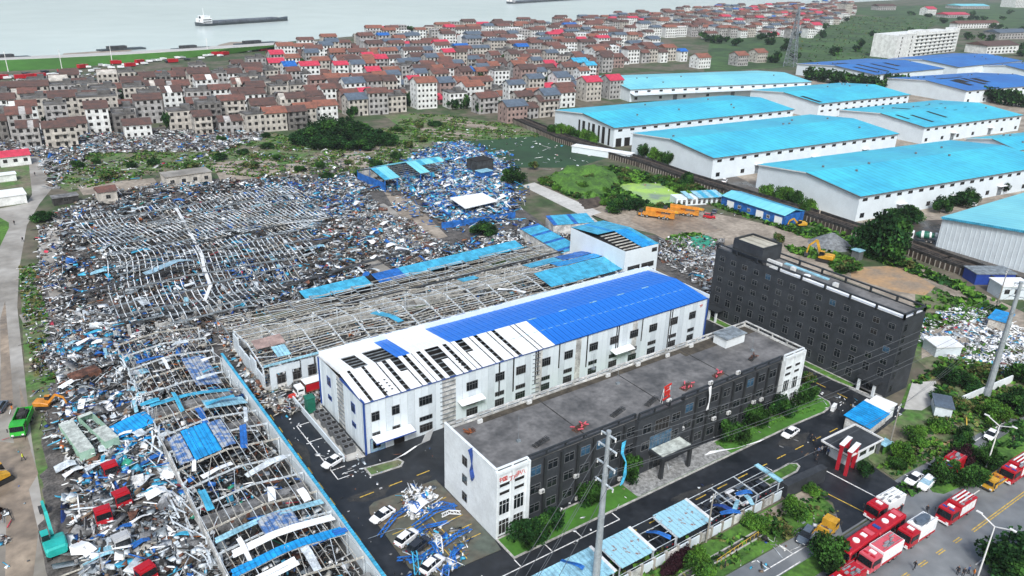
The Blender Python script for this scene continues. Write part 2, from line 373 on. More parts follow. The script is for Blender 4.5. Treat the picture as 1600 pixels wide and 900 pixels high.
struct('grass_patch', [(1225,385),(1270,390),(1330,400),(1350,420),(1310,430),(1290,410),(1235,395)], 0.020, 'grass')
struct('grass_patch', [(1430,460),(1470,455),(1560,485),(1600,520),(1600,600),(1520,640),(1430,560)], 0.012, 'scrub')
struct('dirt_yard', [(1440,520),(1500,505),(1600,490),(1600,530),(1500,545),(1440,560)], 0.024, 'dirt')
struct('grass_patch', [(1420,600),(1500,560),(1620,560),(1620,640),(1500,720),(1400,740),(1380,700)], 0.016, 'grass')
struct('concrete_pad', [(1412,640),(1425,598),(1462,596),(1468,625),(1440,642)], 0.125, 'concrete_light')
struct('factory_yard', [(985,232),(1100,290),(1345,352),(1460,400),(1620,470),(1700,420),(1560,300),(1340,290),(1180,262),(1000,215)], 0.006, 'mud_wet')
struct('factory_yard', [(1180,140),(1270,125),(1700,150),(1800,330),(1300,350),(1100,250)], 0.010, 'dirt')
struct('far_field', [(1100,112),(1110,60),(1245,50),(1290,40),(1330,25),(1480,30),(1420,60),(1400,92),(1260,104)], 0.008, 'far_field')
struct('far_field', [(1330,12),(1620,2),(1620,45),(1480,42),(1420,30),(1330,22)], 0.004, 'far_field')
# left side
struct('road', [(-60,905),(78,905),(68,800),(50,690),(40,600),(27,480),(30,420),(42,352),(62,318),(80,296),(72,270),(62,245),(44,245),(48,285),(50,305),(40,318),(0,326),(-60,330)], 0.016, 'concrete')
struct('grass_patch', [(-60,345),(0,340),(14,348),(14,356),(0,385),(-60,400)], 0.026, 'grass')
struct('grass_patch', [(-60,262),(0,262),(45,258),(50,300),(38,316),(-60,324)], 0.022, 'scrub')
struct('mud_patch', [(0,690),(45,695),(60,740),(30,790),(-30,820),(-30,700)], 0.022, 'mud')
struct('verge', [(30,420),(52,410),(70,480),(92,600),(110,700),(130,905),(80,905),(68,800),(50,690),(40,600)], 0.012, 'scrub')
struct('lane', [(30,492),(88,478),(92,490),(36,505)], 0.022, 'concrete')
struct('concrete_pad', [(60,360),(110,350),(120,440),(80,470),(62,420)], 0.020, 'concrete')
struct('concrete_pad', [(490,330),(600,318),(680,370),(640,400),(560,350)], 0.016, 'concrete')
struct('track', [(600,300),(640,310),(700,370),(650,380)], 0.020, 'dirt')
struct('concrete_pad', [(470,380),(520,360),(640,440),(600,452)], 0.020, 'concrete')
struct('rubble_ground', [(60,420),(90,330),(250,290),(480,262),(700,255),(780,300),(850,350),(980,365),(1100,372),(1135,400),(1110,470),(1030,420),(840,392),(560,470),(350,500),(365,600),(440,650),(640,960),(80,960),(75,640)], 0.010, 'rubble_ground')
struct('rubble_ground', [(0,235),(60,240),(140,236),(330,232),(420,205),(380,190),(160,205),(0,195)], 0.012, 'rubble_ground')
# the compound: black asphalt with kerbed islands
struct('asphalt_road', [(35.6,20),(35.6,143),(148,143),(150.4,120),(150.2,84),(150,66),(128,62.3),(60,61.5),(45,20)], 0.022, 'asphalt', px=False)
struct('asphalt_road', [(109,66),(109.5,56),(104,50.5),(128,50.5),(124.5,53),(126.5,66)], 0.026, 'asphalt', px=False)
b = MB(); b.prism([(44.0,78.2),(55,77.8),(55.4,80.4),(55.2,98.6),(43.4,98.9),(42.2,98.2),(41.6,96.6),(41.2,82)], 0.02, 0.13); b.build('parking_lot', 'parking', kind='structure')
b = MB(); b.prism([(37.5,-10),(200,0),(400,8),(700,20),(700,62),(400,53),(240,50.5),(160,50.0),(104,49.9),(60,50.6),(20,52),(20,-10)], 0.0, 0.012); b.build('main_road', 'asphalt_grey', kind='structure')
struct('service_lane', [(60,49.9),(100,49.9),(104,50.2),(124,50.2),(130,49.9),(240,50.4),(240,56),(124,53.6),(112,53.9),(94,54.3),(60,55)], 0.018, 'asphalt_grey', px=False)
def island(pts, h=0.14, top='grass_bright', px=False, name='verge_island', kw=0.35):
    """raised bed: turf inside a kerb of its own"""
    pts = [G(*p) for p in pts] if px else pts
    c = (sum(p[0] for p in pts)/len(pts), sum(p[1] for p in pts)/len(pts))
    n = len(pts); A = sum(pts[i][0]*pts[(i+1)%n][1]-pts[(i+1)%n][0]*pts[i][1] for i in range(n))
    if A < 0: pts = pts[::-1]
    inn = []
    for i in range(n):
        a, p, q = Vector(pts[i-1]), Vector(pts[i]), Vector(pts[(i+1) % n])
        d1 = (p-a).normalized(); d2 = (q-p).normalized(); nn = Vector((-d1.y-d2.y, d1.x+d2.x))
        nn = nn.normalized() if nn.length > 1e-6 else Vector((-d1.y, d1.x)); k = kw/max(0.35, nn.dot(Vector((-d1.y, d1.x))))
        inn.append(tuple(p+nn*k))
    b = MB(); n = len(pts)
    vs = [(*p, 0.0) for p in pts]+[(*p, h) for p in pts]+[(*p, h) for p in inn]
    b.add(vs, [(i, (i+1)%n, n+(i+1)%n, n+i) for i in range(n)]+[(n+i, n+(i+1)%n, 2*n+(i+1)%n, 2*n+i) for i in range(n)])
    b.build('kerb', 'kerb', kind='structure')
    b = MB(); b.sheet(inn, h-0.02); b.build(name, top, kind='structure')
island([(55.5,75.0),(90,75.1),(125,75.0),(134,74.6),(137.5,75.2),(138.8,76.6),(139.4,84),(139.6,97.5),(133.4,97.5),(133.4,80.0),(55.5,80.2)])
b = MB(); b.sheet([(82,75.5),(106,75.5),(106,80.3),(82,80.3)], 0.146); b.build('forecourt_paving', 'paver', kind='structure')
island([(149.0,71.5),(150.2,71.5),(150.4,120),(147.6,120),(147.6,82),(148.3,76)], top='grass', kw=0.4)
island([(44.3,112),(47.8,111.6),(47.8,137),(43.9,137),(43.6,128)], top='concrete_light')
island([(46,105.6),(52.0,105.3),(53,106.3),(52.6,107.7),(46,108.6)], top='scrub')
island([(66,106.0),(120,106.2),(120,111.8),(66,111.6)], top='grass_bright')
island([(104,64.9),(111.8,64.9),(113.6,65.6),(114,66.6),(112.6,67.5),(104,67.3)], top='grass')
# strip between the fence and the service lane, median of the main road, bed on the far side
b = MB(); b.prism([(40,55.0),(60,55.2),(94,54.5),(104,54.1),(108.6,55.5),(109.2,58),(109,61.2),(40,61.3)], 0.0, 0.12); b.build('verge', 'grass', kind='structure')
struct('foot_path', [(108.9,60.9),(109,58.4),(94,58.7),(92,60.9)], 0.126, 'dirt', px=False)
b = MB()
for q in ((55,57.1),(55,58.35)): b.beam((q[0], q[1], .18), (93, q[1]+0.15, .18), 0.22, 0.16)
b.build('drain_channel', 'kerb', kind='structure')
struct('drain_floor', [(55,57.2),(93,57.4),(93,58.4),(55,58.3)], 0.128, 'floor_wreck', px=False)
b = MB(); b.prism([(127.3,48.0),(128.6,49.9),(240,49.0),(400,53),(400,47),(240,44),(160,44.2),(140,45.2),(128.5,46.6)], 0.0, 0.14); b.build('median', 'grass', kind='structure')
b = MB(); b.prism([(60,47.4),(97,47.0),(100.5,47.8),(100.2,49.4),(96,49.9),(60,50)], 0.0, 0.14); b.build('median', 'grass', kind='structure')
b = MB(); b.prism([(118,28.5),(120.5,31.0),(128,31.5),(240,31),(240,-10),(100,-10)], 0.0, 0.14); b.build('verge', 'grass', kind='structure')
b = MB(); b.prism([(125,53.8),(134,53.4),(180,52.4),(240,52.0),(240,66),(165,70),(148,65.4),(135,64),(126.5,60)], 0.0, 0.11); b.build('verge', 'scrub', kind='structure')
for x, y, a, c_ in ((38,118,1.6,5),(44,101,3.5,1.8),(52,100,2.5,1.4),(90,71,5,1.0),(120,71.5,4,1.4),(141,79,1.6,4),(70,104,4,1.2)):
    struct('mud_film', [(x+a*cos(t)*(1+.35*sin(3*t+x)), y+c_*sin(t)*(1+.3*cos(2*t+y))) for t in [i*.42 for i in range(15)]], .0265, 'asphalt_worn', px=False)
for pts in ([(8,905),(52,900),(60,830),(44,760),(48,700),(30,640),(20,660),(24,740),(10,800)], [(2,640),(22,640),(14,540),(8,470),(0,500)], [(30,600),(42,640),(40,690),(34,640)]):
    struct('mud_patch', pts, 0.0225, 'mud')
for pts in ([(330,254),(430,247),(440,274),(345,284)], [(443,257),(478,254),(490,284),(458,288)], [(508,252),(560,242),(600,252),(560,268)], [(498,241),(650,224),(655,229),(503,247)], [(640,196),(700,205),(760,212),(690,214)], [(700,182),(780,200),(770,204),(690,190)], [(120,290),(240,278),(250,292),(130,305)]):
    struct('bare_soil', pts, 0.018, 'dirt')
# markings
def dashes(name, a, b_, ln, gap, w, m, z, start=0.0, dbl=0.0):
    a = Vector((*a, z)); b_ = Vector((*b_, z)); L = (b_-a).length; d = (b_-a)/L; s = Vector((-d.y, d.x, 0)); t = start; q = MB()
    while t < L:
        e = min(t+ln, L)
        for o in ((-dbl, dbl) if dbl else (0,)):
            p0 = a+d*t+s*o; p1 = a+d*e+s*o
            q.add([tuple(p0-s*w/2), tuple(p1-s*w/2), tuple(p1+s*w/2), tuple(p0+s*w/2)], [(0,1,2,3)])
        t = e+gap
    q.build(name, m, kind='structure')
dashes('lane_marking', (37.4,60), (38.0,142), 2.2, 2.9, .22, 'paint_yellow', .030, 1)
dashes('lane_marking', (41,101.4), (58,101.6), 2.6, 2.9, .22, 'paint_yellow', .030, 1.0)
dashes('lane_marking', (58.6,101.6), (146,101.8), 2.6, 2.9, .22, 'paint_yellow', .030, 1.0)
dashes('lane_marking', (46,69.6), (139,69.6), 2.6, 2.9, .22, 'paint_yellow', .030)
dashes('lane_marking', (140.5,70.8), (141.6,73.5), 1.2, 1.1, .22, 'paint_yellow', .030)
dashes('lane_marking', (143.4,75.5), (143.8,112), 2.4, 2.9, .22, 'paint_yellow', .030)
dashes('lane_marking', (110,64.5), (112,50.5), 20, 1, .22, 'paint_yellow', .032)
dashes('lane_marking', (116.5,63), (117.6,50.9), 20, 1, .25, 'paint_white', .032)
b = MB()
def ln(b, *pts, w=.18, z=.031):
    for p, q in zip(pts, pts[1:]):
        b.beam((*p, z-.004), (*q, z-.004), w, .008)
ln(b, (49.5,73.0),(75.5,73.0),(75.5,74.9)); [ln(b, (x,73.0),(x,74.9)) for x in (49.5,55.5,61.5,67.5)]
ln(b, (40.9,128),(40.9,108),(43.5,108)); [ln(b, (40.9,y),(43.5,y)) for y in (128,121.5,115,111)]
ln(b, (62.5,105.7),(62.5,103.4),(72,103.4)); b.build('bay_marking', 'paint_white', kind='structure')
b = MB(); ln(b, (86,52.0),(101,51.8), z=.024); ln(b, (126.5,51.8),(230,52.6), z=.024)
for x in list(range(87,100,6))+list(range(128,200,7)): ln(b, (x,52.0),(x,54.1), z=.024)
ln(b, (74,50.3),(92.5,50.2), z=.024); b.build('bay_marking', 'paint_white', kind='structure')
dashes('lane_marking', (95,43.8), (240,43.2), 4.2, 4.4, .2, 'paint_white', .018, 1.5)
dashes('lane_marking', (95,34.6), (240,34.4), 4.2, 4.4, .2, 'paint_white', .018, 3)
dashes('lane_marking', (122.8,38.8), (240,38.6), 120, 1, .16, 'paint_yellow', .018, dbl=.2)
dashes('lane_marking', (97,39.6), (121,39.0), 2.0, 3.0, .16, 'paint_yellow', .018, .4, dbl=.2)
q = MB()
for p in ((-30,0),): pass
for k, y in enumerate((82.5,85.2,87.9,90.6,93.3)):
    ln(q, (49.6,y),(54.3,y+.1), w=.14, z=.139)
ln(q, (49.5,79),(49.7,97), w=.14, z=.139); ln(q, (47.6,80),(47.6,97), w=.14, z=.139); [ln(q, (42.4,y),(47.6,y), w=.14, z=.139) for y in (84,87,90,93)]
q.build('bay_marking', 'paint_yellow', kind='structure')

# ------------------------------------------------------------ vegetation
def crown_mesh(name, n, mats_, h=1.0, seed=0, lobes=11, leaf=.09, spread=.55, drop=0.3):
    r_ = np.random.default_rng(seed); L = []; mi = []
    for k in range(lobes):
        a = r_.random()*6.28; rr = r_.random()**.6*spread; c = np.array([cos(a)*rr, sin(a)*rr, h*(.38+.42*r_.random()-(rr*drop))]); s = .2+.18*r_.random()
        m = int(n/lobes); u = r_.normal(size=(m, 3)); u /= np.linalg.norm(u, axis=1)[:, None]; u *= (s*(.4+.75*r_.random(m)**.8))[:, None]; u[:, 2] *= .8
        L.append(c+u); mi.append(np.where(r_.random(m) < .75, k % len(mats_), r_.integers(0, len(mats_), m)))
    C = np.concatenate(L); mi = np.concatenate(mi)
    V, F, mi = leaves(C, leaf*(.6+.8*r_.random(len(C))), mi); return np_mesh(name, V, F, mi, mats_)
def trunk_mesh(name, seed=0, h=.5):
    r_ = random.Random(seed); b = MB(); b.tube((0,0,-.02), (0.01,0.01,h*.6), .035, .026, 7)
    for k in range(5):
        a = k*1.26+r_.random(); b.tube((0.01,0.01,h*(.45+.05*k)), (cos(a)*.3, sin(a)*.3, h*(.9+.3*r_.random())), .018, .007, 5)
    return b.mesh(name, ['bark'])
TREES = {}
for k, (nm, n, ms, lf) in enumerate((('a', 4600, ['leaf','leaf_dark','leaf'], .033), ('b', 4600, ['leaf_dark','leaf_dark','leaf'], .033), ('c', 3800, ['leaf_bright','leaf','leaf_bright'], .033),
        ('p', 1100, ['leaf_purple'], .055), ('f', 420, ['leaf_dark','leaf','leaf_dark'], .085), ('g', 360, ['leaf_bright','leaf'], .085), ('s', 900, ['leaf','leaf_scrub'], .06))):
    TREES[nm] = [(crown_mesh('crown_'+nm, n, ms, seed=10*k+j, leaf=lf), trunk_mesh('trunk_'+nm, 10*k+j)) for j in range(3)]
TC = {}
def tree(px, kind, w, h, label, cat='tree', group=None, name='tree', z=0.12, world=None):
    p = world or G(*px); j = random.randrange(3); cm, tm = TREES[kind][j]
    t = thing(name, label, cat, (p[0], p[1], z), random.random()*6.28, group); t.scale = (w/1.35, w/1.35, h)
    link('trunk', tm, t); link('crown', cm, t); return t
def tufts(name, poly, dens, size, mats_, px=True, z=.05, avoid=(), hh=.5, cut=.38):
    poly = [G(*p) for p in poly] if px else poly
    P, A = scatter(poly, 0); P, A = scatter(poly, min(60000, dens*A), [[G(*p) for p in a] for a in avoid])
    C = np.column_stack([P, z+rng.random(len(P))*size*hh]); cl = hnoise(P[:,0]+9, P[:,1], .5); C = C[cl*.5+hnoise(P[:,0], P[:,1]+30, .12)*.5 > cut]
    V, F, mi = leaves(C, size*(.5+rng.random(len(C))), rng.integers(0, len(mats_), len(C)), .2)
    link(name, np_mesh(name, V, F, mi, mats_), kind='stuff')
# ------------------------------------------------------------ debris
DM = ['steel_white','sheet_white','rubble_white','rubble_grey','sheet_cyan','sheet_blue','rust','rubble_dark','wood','steel_grey','sheet_navy','steel_cream','orange_rust','sheet_pink','net_green']
DP = {'factory': [.14,.08,.07,.17,.07,.065,.035,.20,.05,.13,.02,.02,.006,.003,.002],
      'brick':   [.05,.08,.22,.26,.02,.02,.08,.10,.08,.06,.01,.01,.005,.003,.002],
      'blue':    [.13,.09,.07,.10,.14,.22,.02,.08,.02,.07,.06,.0,.0,.0,.0],
      'dark':    [.02,.02,.03,.14,.01,.015,.07,.52,.05,.08,.01,.02,.012,.003,.005],
      'litter':  [.10,.45,.20,.08,.04,.03,.02,.03,.02,.02,.0,.0,.0,.01,.0],
      'red':     [.04,.05,.05,.12,.01,.01,.30,.15,.05,.05,.01,.02,.03,.08,.0],
      'peach':   [.05,.10,.25,.15,.01,.03,.05,.05,.12,.03,.0,.15,.14,.0,.0],
      'cream':   [.03,.04,.18,.18,.01,.01,.05,.10,.10,.05,.0,.23,.02,.0,.0]}
def debris(name, poly, dens, pal='factory', size=1.0, hmax=1.4, px=True, z0=0.02, avoid=(), clump=.25, maxn=26000):
    poly = [G(*p) for p in poly] if px else poly
    P, A = scatter(poly, 0); P, A = scatter(poly, min(maxn, dens*A), [[G(*p) for p in a] if px else a for a in avoid])
    hn = hnoise(P[:,0], P[:,1], .16)*.6+hnoise(P[:,0]+50, P[:,1]-20, .5)*.4; keep = rng.random(len(P)) < np.clip((hn-clump)*3+.25, .12, 1); P = P[keep]; hn = hn[keep]; n = len(P)
    H = np.clip(hn, 0, 1)*hmax; t = rng.random(n); hs = np.empty((n, 3)); u = rng.random((n, 3))
    bm_ = t < .34; sh = (t >= .34) & (t < .62); ck = t >= .62
    hs[bm_] = np.column_stack([.5+1.9*u[bm_,0]**2.2, .04+.06*u[bm_,1], .03+.06*u[bm_,2]])
    hs[sh] = np.column_stack([.35+1.2*u[sh,0]**2, .2+.45*u[sh,1], .012+.02*u[sh,2]])
    hs[ck] = np.column_stack([.12+.4*u[ck,0]**2, .1+.3*u[ck,1]**2, .07+.2*u[ck,2]])
    hs *= size
    yaw = rng.random(n)*pi; al = rng.random(n) < .35; yaw[al] = np.where(rng.random(al.sum()) < .5, 0, pi/2)+rng.normal(0, .18, al.sum())
    R = euler_mats(yaw, rng.normal(0, .22, n), rng.normal(0, .35, n)*np.where(sh, 1.3, 1))
    C = np.column_stack([P, z0+.1+H*rng.random(n)**.7])
    p = np.array(DP[pal]); mi = rng.choice(len(DM), n, p=p/p.sum())
    if pal == 'factory':                                    # blue and cyan pieces lie together in drifts
        dr = hnoise(P[:,0]+17, P[:,1]+40, .11) < .52; sw = dr & np.isin(mi, (4, 5, 10)); mi[sw] = rng.choice((3, 7, 9, 2), sw.sum())
        up = (~dr) & (mi == 3) & (rng.random(n) < .5); mi[up] = rng.choice((4, 5), up.sum())
    V, F, m = boxes(C, hs, R, mi, .12)
    return link(name, np_mesh(name, V, F, m, DM), kind='stuff')
def mound(name, poly, h, m='rubble_ground', step=1.6, px=True, z0=.02, kind='stuff'):
    poly = [G(*p) for p in poly] if px else poly
    lo = np.array(poly).min(0)-step; hi = np.array(poly).max(0)+step; nx = int((hi[0]-lo[0])/step)+1; ny = int((hi[1]-lo[1])/step)+1
    xs, ys = np.meshgrid(lo[0]+np.arange(nx)*step, lo[1]+np.arange(ny)*step); P = np.column_stack([xs.ravel(), ys.ravel()]); ins = inpoly(P, poly).reshape(ny, nx).astype(float)
    for _ in range(3):
        q = np.pad(ins, 1); ins = np.minimum(ins, (q[:-2,1:-1]+q[2:,1:-1]+q[1:-1,:-2]+q[1:-1,2:]+ins*2)/6)
    hn = hnoise(P[:,0], P[:,1], .16)*.6+hnoise(P[:,0]+50, P[:,1]-20, .5)*.4
    Z = ins.ravel()*h*(np.clip(hn, .05, 1)*.8+.15*rng.random(len(P)))-.12*(ins.ravel() < .01); idx = np.arange(nx*ny).reshape(ny, nx)
    F = np.stack([idx[:-1,:-1], idx[:-1,1:], idx[1:,1:], idx[1:,:-1]], -1).reshape(-1, 4); keep = ins.ravel()[F].max(1) > .01
    used = np.unique(F[keep]); mp_ = np.zeros(nx*ny, int); mp_[used] = np.arange(len(used))
    return link(name, np_mesh(name, np.column_stack([P, Z+z0])[used], mp_[F[keep]], None, [m]), kind=kind)
def bent_sheet(L, w, seed, seg=6, curl=.5):
    r_ = random.Random(seed); b = MB(); vs = []; z = 0; a = 0; x = 0
    for i in range(seg+1):
        t = i/seg; tw = .25*sin(t*3+seed)
        for s in (-1, 1): vs.append((x, s*w/2, z+s*tw*.5))
        a = curl*sin(t*pi*1.3+r_.random()*2); x += cos(a)*L/seg; z += sin(a)*L/seg*.6
    zmin = min(v[2] for v in vs); vs = [(v[0]-L/2, v[1], v[2]-zmin+.05) for v in vs]; n = len(vs)
    vs2 = [(v[0], v[1], v[2]+.05) for v in vs]; fs = []
    for i in range(seg):
        k = 2*i; fs += [(k, k+1, k+3, k+2), (n+k, n+k+2, n+k+3, n+k+1), (k, k+2, n+k+2, n+k), (k+1, n+k+1, n+k+3, k+3)]
    fs += [(0, n, n+1, 1), (n-2, n-1, 2*n-1, 2*n-2)]
    b.add(vs+vs2, fs); return b
SHEETS = {}
def loose_sheet(px, m, L, w, ang, label, z=.6, seed=None, group='loose roofing sheets in the wreckage', world=None, curl=.5, name='roofing_sheet'):
    seed = random.randrange(8) if seed is None else seed; k = (m, round(L*2), round(w*2), seed, curl)
    if k not in SHEETS: SHEETS[k] = bent_sheet(L, w, seed, curl=curl).mesh('roofing_sheet', [m])
    p = world or G(px[0], px[1], z); return link(name, SHEETS[k], None, (p[0], p[1], z), ang, label=label, cat='roofing sheet', group=group)

FACT = [(78,900),(70,640),(60,460),(95,345),(250,292),(480,270),(560,330),(590,440),(360,500),(365,600),(440,660),(640,960),(78,960)]
# heaps first, then what lies on them
mound('rubble_heap', [(70,905),(72,690),(90,560),(110,500),(180,500),(250,640),(340,905)], 1.3)
mound('rubble_heap', [(95,345),(250,300),(470,290),(560,420),(380,480),(180,520),(120,500)], .8)
mound('rubble_heap', [(640,270),(700,262),(760,290),(700,330),(650,310)], 1.2)
debris('debris', [(150,905),(118,860),(108,760),(92,690),(100,560),(110,490),(190,500),(250,620),(370,905)], 3.6, 'factory', 1.25, 2.4)
debris('debris', [(60,560),(120,470),(190,500),(330,510),(330,550),(190,560),(100,600)], 5.0, 'factory', 1.0, 1.6)
debris('debris', [(95,350),(180,300),(250,292),(480,275),(560,330),(585,440),(380,500),(180,520),(110,500),(90,420)], 1.3, 'dark', 1.1, .8)
debris('debris', [(95,350),(180,300),(250,292),(480,275),(560,330),(585,440),(380,500),(180,520),(110,500),(90,420)], 1.0, 'factory', 1.2, 3.0, clump=.4)
debris('debris', [(475,285),(620,262),(700,250),(720,300),(600,310),(640,345),(700,385),(830,352),(900,372),(790,395),(560,455),(540,400),(480,360)], 1.7, 'factory', 1.15, 1.5,
       avoid=[[(570,300),(640,300),(702,370),(655,390),(600,330)], [(485,372),(530,362),(650,445),(590,460)], [(490,338),(560,322),(570,338),(510,350)]])
debris('debris', [(560,320),(640,345),(700,385),(640,420),(540,340)], 1.6, 'brick', 1.1, 1.2)
debris('debris', [(640,250),(700,222),(770,245),(800,270),(790,345),(700,350),(640,300),(610,295)], 2.3, 'blue', 1.5, 2.2)
debris('debris', [(690,235),(720,220),(760,240),(700,250)], 2.0, 'blue', 1.2, 1.0)
debris('debris', [(0,205),(60,200),(160,205),(300,205),(400,195),(420,215),(340,238),(140,240),(80,300),(60,245),(0,240)], .9, 'brick', 1.5, 1.4)
debris('debris', [(30,120),(300,110),(420,140),(420,190),(200,200),(0,200),(0,140)], 0.10, 'brick', 2.0, 1.2)
debris('debris', [(60,340),(90,330),(160,300),(250,290),(110,340),(95,420),(100,500),(60,470)], .8, 'brick', 1.1, .9)
debris('debris', [(90,255),(330,240),(450,220),(690,235),(560,275),(440,275),(300,268),(110,300)], 0.13, 'brick', 1.2, .5)
debris('debris', [(690,195),(850,205),(950,250),(860,275),(760,245),(640,225)], 0.012, 'litter', 1.2, .3)
debris('debris', [(1030,372),(1130,375),(1120,470),(1070,430),(1020,400)], 2.2, 'brick', 1.1, 1.0)
debris('debris', [(1440,500),(1500,478),(1560,490),(1600,520),(1600,545),(1510,530),(1440,540)], 2.3, 'litter', 1.0, .5)
debris('debris', [(1480,545),(1560,520),(1620,545),(1620,590),(1540,580),(1480,560)], 2.6, 'litter', 1.0, .6)
debris('debris', [(1250,600),(1340,625),(1420,650),(1360,665),(1290,640),(1250,615)], 0.25, 'litter', .55, .1, z0=-.04)
debris('debris', [(440,640),(600,900),(640,900),(560,790),(690,745),(700,720),(1100,600),(700,700),(520,690)], 0.10, 'brick', .5, .05, z0=-.06)
debris('debris', [(820,870),(1240,690),(1290,640),(1320,690),(1230,745),(850,895)], 0.07, 'brick', .5, .05, z0=-.06)
debris('debris', [(440,640),(520,700),(620,740),(600,780),(520,730),(440,670)], 0.4, 'litter', .5, .1, z0=-.04)
debris('debris', [(700,680),(780,740),(1200,620),(1230,660),(820,870)], 0.06, 'litter', .6, .1, z0=.02)
debris('debris', [(1150,880),(1230,810),(1310,800),(1290,830),(1180,900)], 0.8, 'brick', .6, .3)
debris('debris', [(390,560),(440,560),(520,610),(500,640),(430,650),(400,610)], 4.0, 'cream', .9, 1.0)
debris('debris', [(740,190),(860,250),(1000,300),(1180,360),(1160,330),(1000,270)], 0.02, 'litter', .9, .2)
debris('debris', [(0,640),(60,640),(80,905),(0,905)], 0.02, 'brick', .6, .1, z0=-.02)
debris('debris', [(30,420),(90,410),(110,600),(110,700),(70,700),(50,600)], 0.9, 'brick', .8, .3)
debris('debris', [(410,285),(560,300),(570,335),(500,345),(430,320)], 1.6, 'blue', 1.3, 3.0, clump=.4); debris('debris', [(350,410),(480,440),(470,470),(340,450)], 1.3, 'blue', 1.3, 3.4, clump=.5)
struct('rubble_ground', [(320,500),(405,495),(398,560),(415,610),(460,640),(440,668),(395,632)], .019, 'rubble_ground')
debris('debris', [(325,505),(400,500),(396,560),(412,610),(440,640),(405,640),(360,560)], 2.6, 'peach', .9, 1.3)
debris('debris', [(235,770),(270,760),(300,850),(290,880),(250,860)], 3, 'red', .8, 1.2)
debris('debris', [(0,800),(20,805),(15,850),(0,860)], 3, 'red', .8, 1.0)
debris('debris', [(560,335),(620,345),(640,375),(600,385)], 2, 'peach', 1.0, 1.0); debris('debris', [(505,395),(545,400),(560,440),(540,450)], 2, 'peach', .9, .8)
debris('debris', [(112,900),(100,640),(110,500),(190,500),(250,640),(350,905)], .45, 'factory', 2.1, 2.2, clump=.2)
debris('debris', [(640,250),(700,222),(770,245),(800,270),(790,345),(700,350),(640,300),(610,295)], .2, 'blue', 2.3, 2.0)
debris('debris', [(590,290),(640,240),(700,215),(800,240),(830,290),(810,360),(700,365),(620,330)], .5, 'blue', 1.3, .8, clump=.45)
# pieces that can be told apart
AN = [('sheet_cyan','pale cyan'), ('sheet_blue','blue'), ('sheet_white','white'), ('steel_white','off-white'), ('sheet_pale','faded light blue'), ('rust','rusty brown')]
ZN = [([(90,690),(110,530),(180,520),(250,640),(330,900),(110,900)], 'in the heap west of the roofless shed', 90, (2,5), (0,1,2,2,3,3,4,5)),
      ([(110,350),(250,310),(470,295),(550,420),(380,490),(180,500)], 'on the collapsed hall frame', 60, (3,7), (0,1,2,3,3,4)),
      ([(500,290),(600,285),(560,330),(700,385),(640,420),(560,440)], 'in the rubble between the wrecked halls', 50, (2,5), (0,1,2,2,3,5)),
      ([(630,270),(700,245),(770,260),(790,330),(700,345),(640,300)], 'in the blue heap beside the torn cyan shed', 70, (3,6), (0,1,1,4,2))]
LMK = [((136,675),'the mint containers'),((172,732),'the upper red cab'),((190,776),'the middle red cab'),((161,803),'the lower red cab'),((87,855),'the teal excavator'),((66,630),'the yellow excavator'),((105,549),'the square cyan sheet'),((135,597),'the rusty box'),((228,893),'the lowest red cab'),
       ((262,296),'the beige flat-roofed building'),((157,320),'the broken red-tiled hut'),((320,425),'the pale curved strip'),((265,418),'the long pale green sheet'),((470,300),'the far corner'),((500,420),'the lane'),((727,340),'the white-roofed shelter'),((602,300),'the torn cyan shed'),((745,275),'the black box hut'),((519,368),'the silver cars'),((640,350),'the open yard')]
LMW = [(Vector(G(*p)), s) for p, s in LMK]
for poly, where, n, (l0, l1), ch in ZN:
    P, _ = scatter([G(*p) for p in poly], n)
    for p in P:
        k = AN[random.choice(ch)]; a = random.choice((0, pi/2, random.random()*pi))+random.gauss(0, .3)
        LL = random.uniform(l0, l1)//1+.5; ww = random.choice((.7, 1.2, 1.9)); near_ = min(LMW, key=lambda q: (q[0]-Vector(p)).length)[1]
        loose_sheet(None, k[0], LL, ww, a, f'{"long" if LL > 4 else "short"} {"narrow" if ww < 1 else "wide" if ww > 1.5 else "bent"} {k[1]} sheet {where.split(" ")[0]} the wreckage nearest {near_}', z=random.uniform(.3, 1.6), world=tuple(p))
# ------------------------------------------------------------ windows and panels shared by the buildings
WM = {}
def win_mesh(w, h, frame='frame_white', glass='glass', bars=1, rail=True, ft=.07, sill=False):
    k = (round(w,2), round(h,2), frame, glass, bars, rail, sill)
    if k in WM: return WM[k]
    b = MB(); b.box(-w/2, -.01, 0, w/2, .03, h, 1)
    for x in (-w/2, w/2-ft): b.box(x, -.02, 0, x+ft, .075, h, 0)
    for z in (0, h-ft): b.box(-w/2+ft, -.02, z, w/2-ft, .075, z+ft, 0)
    for i in range(bars): x = -w/2+w*(i+1)/(bars+1); b.box(x-.025, .0, ft, x+.025, .07, h-ft, 0)
    if rail: b.box(-w/2+ft, .0, h*.68, w/2-ft, .065, h*.68+.05, 0)
    if sill: b.box(-w/2-.1, -.02, -.1, w/2+.1, .16, -.0, 0)
    WM[k] = b.mesh('window', [frame, glass]); return WM[k]
def place(me, name, parent, x, y, z, n, **kw):
    """put a mesh modelled facing +y on a wall whose outward normal is n = 's','n','w','e' or an angle"""
    a = {'s': pi, 'n': 0, 'w': pi/2, 'e': -pi/2}[n] if isinstance(n, str) else n-pi/2
    return link(name, me, parent, (x, y, z), a, **kw)
ACM = None
